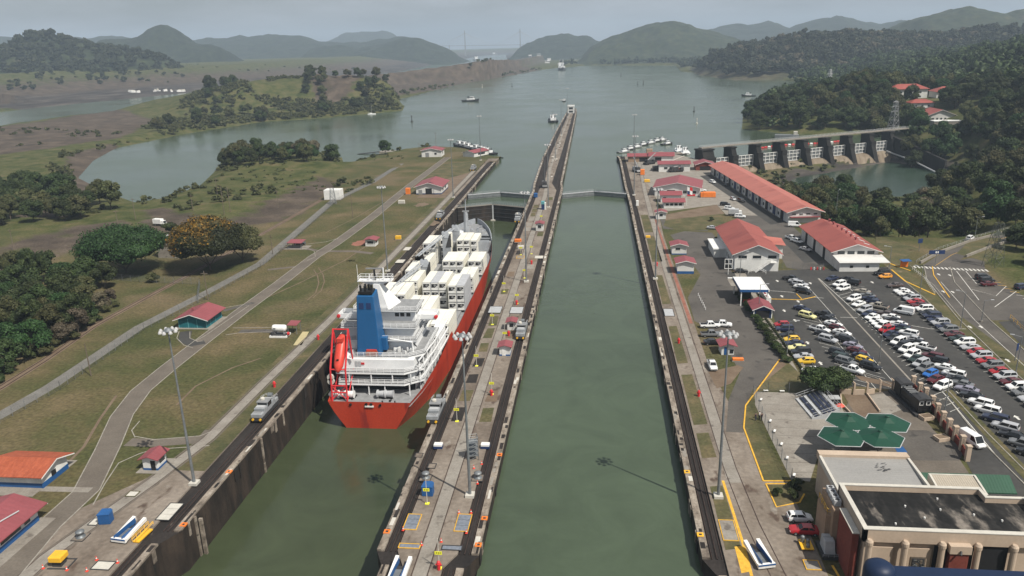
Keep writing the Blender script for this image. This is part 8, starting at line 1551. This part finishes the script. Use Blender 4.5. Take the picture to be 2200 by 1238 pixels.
# far woods: one mass of small crowns
def forest(name, pts, templ, mat, seed):
    rng = np.random.default_rng(seed); Vs, Fs, Ts = [], [], []; o = 0
    for x, y, z, s in pts:
        V, F, T = templ[rng.integers(len(templ))]; a = rng.uniform(0, 6.28); c, n = math.cos(a), math.sin(a); sx = s*rng.uniform(.85, 1.25); sz = s*rng.uniform(.8, 1.2)
        Vs.append(np.stack([x+(V[:, 0]*c-V[:, 1]*n)*sx, y+(V[:, 0]*n+V[:, 1]*c)*sx, z+V[:, 2]*sz], 1)); Fs.append(F+o); o += len(V); Ts.append(np.clip(T*rng.uniform(.6, 1.25)+rng.uniform(-.12, .12), 0, 1))
    me = mesh_arrays(name, np.concatenate(Vs), np.concatenate(Fs), np.concatenate(Ts), mat); ob = bpy.data.objects.new(name, me); COL.objects.link(ob); return tag(ob, kind='stuff')
TF = [leaf_arrays(np.random.default_rng(50+i), 4.8, 4.0, 4.6, 7, 230, 1.6, core=.9) for i in range(6)]
TB = [leaf_arrays(np.random.default_rng(70+i), 2.6, 1.6, 1.3, 4, 70, 1.1, dome=True, core=.9) for i in range(4)]
rg = np.random.default_rng(5)
def fill(n, xr, yr, s, ok, zf=None):
    X = rg.uniform(*xr, n); Y = rg.uniform(*yr, n); Z = height(X, Y) if zf is None else np.array([zf(a, b) for a, b in zip(X, Y)])
    return [(x, y, z-.6, rg.uniform(*s)) for x, y, z in zip(X, Y, Z) if ok(x, y, z)]
dlk = lambda x, y: float(sdf(np.array([x]), np.array([y]), LAKE)[0])
dcn = lambda x, y: float(sdf(np.array([x]), np.array([y]), CANAL)[0])
pts = fill(650, (345, 640), (440, 700), (1.1, 1.7), lambda x, y, z: keep(x, y) and abs(x/y) < .95)+fill(1100, (330, 900), (640, 1250), (1.3, 2.0), lambda x, y, z: keep(x, y) and x > 300+(y-640)*.05 and z > -1 and abs(x/y) < .82 and dlk(x, y) > 4)
pts += fill(1500, (190, 1000), (880, 1800), (1.4, 2.2), lambda x, y, z: z > -1.5 and abs(x/y) < .78 and dlk(x, y) > 3)
pts += fill(900, (150, 420), (600, 1010), (.7, 1.2), lambda x, y, z: z > -2 and 1.5 < dlk(x, y) < 20)
pts += fill(420, (560, 900), (450, 760), (1.3, 1.8), lambda x, y, z: abs(x/y) < .95)
forest('forest', pts, TF, 'leaf', 1)
pts = fill(2600, (-2200, -880), (1500, 2050), (1.4, 2.3), lambda x, y, z: z > 14 and abs(x/y) < .80, H1)
pts += fill(600, (-2100, -700), (1250, 1800), (.9, 1.5), lambda x, y, z: z > 12 and dcn(x, y) > 170 and abs(x/y) < .8 and rg.random() < .7)
pts += fill(2400, (250, 1300), (1480, 2100), (1.5, 2.4), lambda x, y, z: z > 3 and abs(x/y) < .74, H8)
forest('forest', pts, TF, 'leaf_far', 2)
pts = fill(500, (300, 1100), (1480, 2000), (1.5, 2.2), lambda x, y, z: z > 8 and abs(x/y) < .74 and vnoise(x, y, 160, 31) > .1, H8)
forest('forest', pts, TF, 'leaf_dry', 3)
pts = fill(2200, (-900, -130), (250, 1150), (.55, 1.5), lambda x, y, z: z > -1.6 and abs(x/y) < .85 and dcn(x, y) > 12 and dlk(x, y) > 1.5 and (x < -172 or (y > 398 and x < -140)) and not inpoly(x, y, EARTH_) and not inpoly(x, y, YARD_) and (vnoise(x, y, 45, 9) > .05 or dlk(x, y) < 16)) if 0 else []
BANK_ = GP([(-100, 352), (0, 345), (160, 332), (240, 310), (330, 264), (420, 234), (430, 196), (0, 262), (-100, 290)]); EARTH_ = GP([(40, 480), (150, 385), (160, 335), (240, 312), (255, 335), (190, 400), (140, 470)]); YARD_ = GP([(-50, 560), (140, 500), (300, 445), (420, 470), (720, 380), (720, 430), (560, 600), (250, 700), (200, 640), (-50, 640)])
ok = lambda x, y, z: z > -1.6 and abs(x/y) < .85 and dcn(x, y) > 12 and dlk(x, y) > 1.0 and (x < -172 or (y > 398 and x < -128)) and not inpoly(x, y, EARTH_) and not inpoly(x, y, YARD_) and (vnoise(x, y, 45, 9) > .12 or dlk(x, y) < 14) and rg.random() < (.9 if dlk(x, y) < 14 else .6)
forest('scrub_vegetation', fill(3600, (-620, -128), (330, 760), (.45, 1.25), ok)+fill(7000, (-700, -230), (760, 1180), (.6, 1.7), lambda x, y, z: z > -1.6 and dcn(x, y) > 10 and dlk(x, y) > 1 and not inpoly(x, y, BANK_) and (dlk(x, y) < 45 or vnoise(x, y, 55, 21) > .12) and vnoise(x, y, 55, 21) > -.4), TB, 'leaf_olive', 4)
pts = fill(700, (-330, -100), (1100, 2700), (1.2, 2.4), lambda x, y, z: z > -2.2 and 1 < dlk(x, y) < 22)+fill(500, (-1700, -500), (1150, 2600), (1.0, 2.2), lambda x, y, z: dcn(x, y) > 25 and dlk(x, y) > 5 and z > 2 and vnoise(x, y, 140, 22) > .25)
pts += fill(420, (96, 240), (330, 560), (.5, 1.2), lambda x, y, z: -13.4 < z < -3 and sdf(np.array([x]), np.array([y]), POOL)[0] > 3 and y > 360)
forest('scrub_vegetation', pts, TB, 'leaf_olive', 6)
pts = fill(900, (-260, 950), (2350, 2900), (1.2, 2.6), lambda x, y, z: z > -2.3 and dlk(x, y) > 12 and x > -120)
forest('forest', pts, TF, 'leaf_far', 7)
pts = [(x, y, z, s) for x, y, z, s in fill(300, (-230, -126), (395, 545), (.25, .6), lambda x, y, z: z > -2.2 and x < -134 and vnoise(x, y, 30, 3) > -.2)]
forest('scrub_vegetation', pts, TB, 'leaf_olive', 8)

HB = []
for k in range(22):
    f = k/21; px = 1589+(1688-1589)*f; py = 636+(778-636)*f; x, y = G(px, py); s = rnd.uniform(.32, .5)
    tree('b2', x, y, .02, (s, s*1.5, s*.9), rnd.uniform(0, 6), 'clipped_shrub', 'dark clipped shrub in the hedge along the entrance road', 'shrub', 'hedge shrubs along the entrance road')
# ------------------------------------------------------------------ craft on the water
def tug(label, px, py, rz, s=1.0, hullc='black', group='tugs about the lake', loc=None):
    x, y = loc or G(px, py, WZ); t = thing('tugboat', label, 'tugboat', (x, y, WZ), rz, group)
    m = MB(); rings = []
    for f, h, zb, zt in ((-12, 3.6, .3, 2.0), (-10.5, 4.6, -.4, 1.9), (-4, 5.0, -.8, 1.8), (4, 5.0, -.8, 2.2), (9, 4.0, -.6, 2.9), (12, 2.2, 0, 3.5), (13.5, .4, .8, 3.9)): rings.append([(f, -h*.8, zb), (f, -h, (zb+zt)/2), (f, -h, zt), (f, h, zt), (f, h, (zb+zt)/2), (f, h*.8, zb)])
    m.loft(rings, hullc); m.build('hull', t); m = MB(); m.sheet([(-11.5, -3.4), (8, -3.8), (12, -1.6), (12, 1.6), (8, 3.8), (-11.5, 3.4)], 3.0, 'ship_deck') if 0 else None
    m = MB(); m.box(-4, 6.5, -3, 3, 1.9, 4.4, 'ship_white'); m.build('deckhouse', t); m = MB(); m.hexa([(.5, -2.3, 4.4), (5, -2.3, 4.4), (5, 2.3, 4.4), (.5, 2.3, 4.4), (.2, -2.6, 7), (5.4, -2.6, 7), (5.4, 2.6, 7), (.2, 2.6, 7)], 'ship_white'); w_ = m.build('wheelhouse', t); m = MB(); m.hexa([(.45, -2.5, 5.4), (5.2, -2.5, 5.4), (5.2, 2.5, 5.4), (.45, 2.5, 5.4), (.3, -2.62, 6.5), (5.38, -2.62, 6.5), (5.38, 2.62, 6.5), (.3, 2.62, 6.5)], 'glass'); m.build('window', w_)
    for y_ in (-1.6, 1.6): m = MB(); m.tube((-2.5, y_, 4.4), (-2.8, y_, 7.4), .55, 'black', .5, 8); m.build('funnel', t)
    m = MB(); m.tube((1.6, 0, 7), (1.3, 0, 12), .16, 'black', .08, 6); m.box(1.2, 1.6, -1.3, 1.3, 9.4, 9.7, 'grey'); m.build('mast', t); m = MB(); m.tube((-11.5, -2.6, 1.6), (-11.5, 2.6, 1.6), .6, 'tyre', n=8); m.build('fender', t); t.scale = (s,)*3
    return t
tug('black-hulled tug with white house crossing open water alone', 1010, 218, -.15); tug('dark tug lying beside the tip of the centre wall', 1188, 262, 1.75, .95); tug('small tug far past the centre wall tip', 1212, 218, 1.5, .5); tug('dark tug with spray beside the wooded point', 1609, 207, 2.9, .75)
for i, (px, py) in enumerate(((990, 319), (1000, 321), (1009, 324), (1026, 328), (1035, 331), (1042, 333), (1050, 335))): tug(['moored tug farthest left by the left wall end', 'second moored tug from the left by the wall end', 'third moored tug from the left by the wall end', 'moored tug just left of the quayside mast', 'moored tug just right of the quayside mast', 'second moored tug from the right by the wall end', 'moored tug nearest the left wall point'][i], px, py-4, 2.5, .62, 'black', 'tugs moored at the left wall end')
for i, (px, py) in enumerate(((1459, 326), (1472, 330))): tug(['white workboat, farther of two beside the dam approach', 'white workboat, nearer of two beside the dam approach'][i], px, py, 1.6, .6, 'ship_white', 'white workboats by the dam')
for i, (px, py) in enumerate(((1339, 328), (1352, 322), (1366, 318), (1380, 313), (1396, 309), (1409, 305), (1420, 303), (1432, 311))): tug(f'{ORD[i]} small launch from the left behind the right quay point', px, py, .6, .42, 'dark' if i % 2 else 'grey', 'launches behind the right quay')
def sail(label, px, py):
    x, y = G(px, py, WZ); t = thing('sailboat', label, 'sailboat', (x, y, WZ), .3); m = MB(); m.loft([[(f, -h, 0), (f, -h*1.1, 1), (f, h*1.1, 1), (f, h, 0)] for f, h in ((-4.5, .9), (-1, 1.5), (2.5, 1.1), (5.5, .1))], 'ship_white'); m.build('hull', t); m = MB(); m.tube((.5, 0, .8), (.5, 0, 14), .12, 'grey_light', .07, 6); m.build('mast', t); m = MB(); m.box(-2, 1, -.8, .8, 1, 1.6, 'white'); m.build('cabin', t); m = MB(); m.tube((.4, 0, 2), (-4, 0, 2), .12, 'grey_light', n=5); m.build('boom', t)
sail('small white sailboat with bare mast near the headland shore', 798, 246)
def ship_far(name, label, cat, px, py, L, B, rz, hull, ribs):
    x, y = G(px, py, WZ); t = thing(name, label, cat, (x, y, WZ), rz); m = MB(); m.loft([[(f*L, -h*B, -1), (f*L, -h*B, zt), (f*L, h*B, zt), (f*L, h*B, -1)] for f, h, zt in ((-.5, .4, 7), (-.42, .5, 6.5), (.3, .5, 6.5), (.44, .3, 8), (.5, .05, 9))], hull); m.build('hull', t)
    m = MB(); m.box(-.44*L, -.3*L, -B*.42, B*.42, 6, 22, 'ship_white'); m.box(-.4*L, -.32*L, -B*.55, B*.55, 17, 20, 'ship_white'); m.build('superstructure', t); m = MB(); m.tube((-.42*L, 0, 20), (-.43*L, 0, 28), 2.2, 'dark', n=8); m.build('funnel', t); ribs(t)
def dredge(t):
    for x, h in ((10, 24), (22, 32), (-2, 20)): m = MB(); m.tube((x, -5, 6), (x+6, 0, h), .6, 'grey_light', n=5); m.tube((x, 5, 6), (x+6, 0, h), .6, 'grey_light', n=5); m.tube((x+6, 0, h), (x+22, 0, 10), .5, 'grey_light', n=5); m.build('derrick', t)
    m = MB(); m.box(0, 26, -7, 7, 6, 12, 'ship_white'); m.build('deckhouse', t)
ship_far('dredger', 'distant white and dark dredger moored off the far landing', 'dredger', 1207, 151, 60, 18, -1.4, 'dark', dredge)
ship_far('cargo_ship', 'distant grey cargo ship in the narrow channel before the bridge', 'ship', 1021, 130, 90, 20, 1.9, 'grey', lambda t: None); ship_far('cargo_ship', 'faint far ship approaching under the bridge', 'ship', 1064, 118, 110, 24, 1.4, 'grey_light', lambda t: None)
for i, (px, py, s, c) in enumerate(((885, 262, 1.2, 'dark'), (1497, 266, .9, 'hatch_white'), (1491, 240, 1, 'dark'), (1382, 181, 1.3, 'dark'), (1334, 164, 1.5, 'dark'), (1370, 182, 1.1, 'dark'), (1100, 186, 1.2, 'dark'), (1036, 188, 1.0, 'hatch_white'))):
    x, y = G(px, py, WZ); t = thing('channel_buoy', ['dark channel buoy between the headland and centre wall', 'white buoy in front of the dark one off the wooded point', 'dark buoy off the wooded point', 'dark buoy far out right of the centre mast line', 'farthest dark buoy near the far landing', 'dark buoy left of its near twin on the far lake', 'dark buoy on the lake beyond the crossing tug', 'white buoy near the far brown bank'][i], 'buoy', (x, y, WZ), 0, 'channel buoys'); m = MB(); m.lathe([(1.2*s, -.2), (1.2*s, .7), (.4*s, 1.2), (.3*s, 4.4*s), (.6*s, 4.6*s), (.5*s, 5.4*s), (.1, 5.8*s)], c, n=8); m.build('body', t); m = MB(); m.lathe([(.2*s, 5.8*s), (.2*s, 6.4*s)], 'grey_light', n=6); m.build('lantern', t)
t = thing('float_boom', 'string of red and white floats behind the dam piers', 'float boom', (135, 565, WZ), world=True)
for k in range(26):
    f = k/25; a = AT(1640, 0, 560); x = 118+f*70; y = 575+f*40+4*math.sin(f*6); m = MB(); m.lathe([(.3, -1.1), (.75, -.9), (.75, .9), (.3, 1.1)], 'red' if k % 3 else 'white', (x, y, WZ+.3), 8, 'x'); m.build('float', t)
t = thing('work_barge', 'grey flat work barge in the cove behind the dam', 'barge', (*G(1690, 296, WZ), WZ), -.2); m = MB(); m.box(-9, 9, -4, 4, -.5, 2.4, 'steel'); m.build('hull', t); m = MB(); m.box(5, 8, -2, 2, 2.4, 5, 'hatch_white'); m.build('cabin', t)
t = thing('floating_dock', 'floating wooden dock stage by the white workboats', 'dock', (*G(1440, 332, WZ), WZ), .0); m = MB(); m.box(-7, 11, -4, 4, -.4, .9, 'concrete'); m.build('deck', t); m = MB(); m.box(-7, 11, -4.2, -4, -.3, .6, 'dark'); m.build('edge', t)
t = thing('slipway', 'pale ruined concrete slip beside the lone green tree', 'slipway', (*G(862, 323, 0), 0)); m = MB(); m.box(-16, 10, -5, 4, -3, -.4, 'concrete_light'); m.build('slab', t); m = MB(); m.hexa([(-34, -2, -2.6), (-16, -2, -1), (-16, 1, -1), (-34, 1, -2.6), (-34, -2, -2.2), (-16, -2, -.5), (-16, 1, -.5), (-34, 1, -2.2)], 'dark'); m.build('ramp', t)
for px in (640, 809, 817):
    x, y = G(px, 186 if px < 700 else 174, WZ); t = thing('dolphin_tower', {640: 'dark channel tower standing alone before the far water', 809: 'dark channel pile, left of a close pair', 817: 'dark channel pile, right of a close pair'}[px], 'channel marker', (x, y, WZ), 0, 'channel towers'); m = MB(); m.box(-2.2, 2.2, -2.2, 2.2, -1, 16 if px < 700 else 13, 'dark'); m.build('column', t); m = MB(); m.box(-3, 3, -3, 3, 16 if px < 700 else 13, 17.5 if px < 700 else 14, 'grey'); m.build('cap', t)
# far landing: sheds and white craft
for i in range(22):
    px = 1120+rnd.random()*330; py = rnd.uniform(131, 138); x, y = G(px, py, WZ); y = max(y, 2350); w_ = rnd.uniform(8, 26)
    t = thing('waterside_shed', 'tiny pale shed or yard stack at the far landing', 'shed', (x, y, gz(x, y)-.5), rnd.uniform(-.3, .3), 'sheds and stacks at the far landing'); m = MB(); m.box(-w_/2, w_/2, -5, 5, 0, rnd.uniform(4, 9), rnd.choice(['white_wall', 'grey', 'concrete_light', 'roof_red', 'grey_light'])); m.build('wall', t); m = MB(); h = 9; m.hexa([(-w_/2-.5, -5.5, h), (w_/2+.5, -5.5, h), (w_/2+.5, 5.5, h), (-w_/2-.5, 5.5, h), (-w_/2, -1, h+2), (w_/2, -1, h+2), (w_/2, 1, h+2), (-w_/2, 1, h+2)], rnd.choice(['grey_light', 'white', 'grey'])); m.build('roof', t)
for i in range(16):
    px = rnd.choice([rnd.uniform(275, 300), rnd.uniform(325, 400)]); py = 205-(px-280)*.07; x, y = G(px, py, 1); t = thing('moored_machine', 'tiny white machine or heap on the far dark channel bank', 'machine', (x*1.015, y*1.015, gz(x*1.015, y*1.015)), rnd.uniform(0, 3), 'white machines on the far channel bank'); m = MB(); m.box(-4, 4, -2, 2, 0, rnd.uniform(2, 4), 'white'); m.box(1, 3.6, -1.6, 1.6, 2, 5, 'hatch_white'); m.build('body', t)
def haze():
    mb = MB(); mb.box(-16500, 16500, -3000, 16500, -120, 460, 'void'); o = mb.build('haze'); tag(o, kind='stuff')
    m = bpy.data.materials.new('haze_air'); m.use_nodes = True; t = m.node_tree; t.nodes.clear()
    out = t.nodes.new('ShaderNodeOutputMaterial'); v = t.nodes.new('ShaderNodeVolumePrincipled')
    v.inputs['Color'].default_value = (.66, .82, 1.0, 1); v.inputs['Density'].default_value = 1.3e-4; v.inputs['Anisotropy'].default_value = .0
    t.links.new(v.outputs[0], out.inputs['Volume']); o.data.materials.clear(); o.data.materials.append(m)
haze()
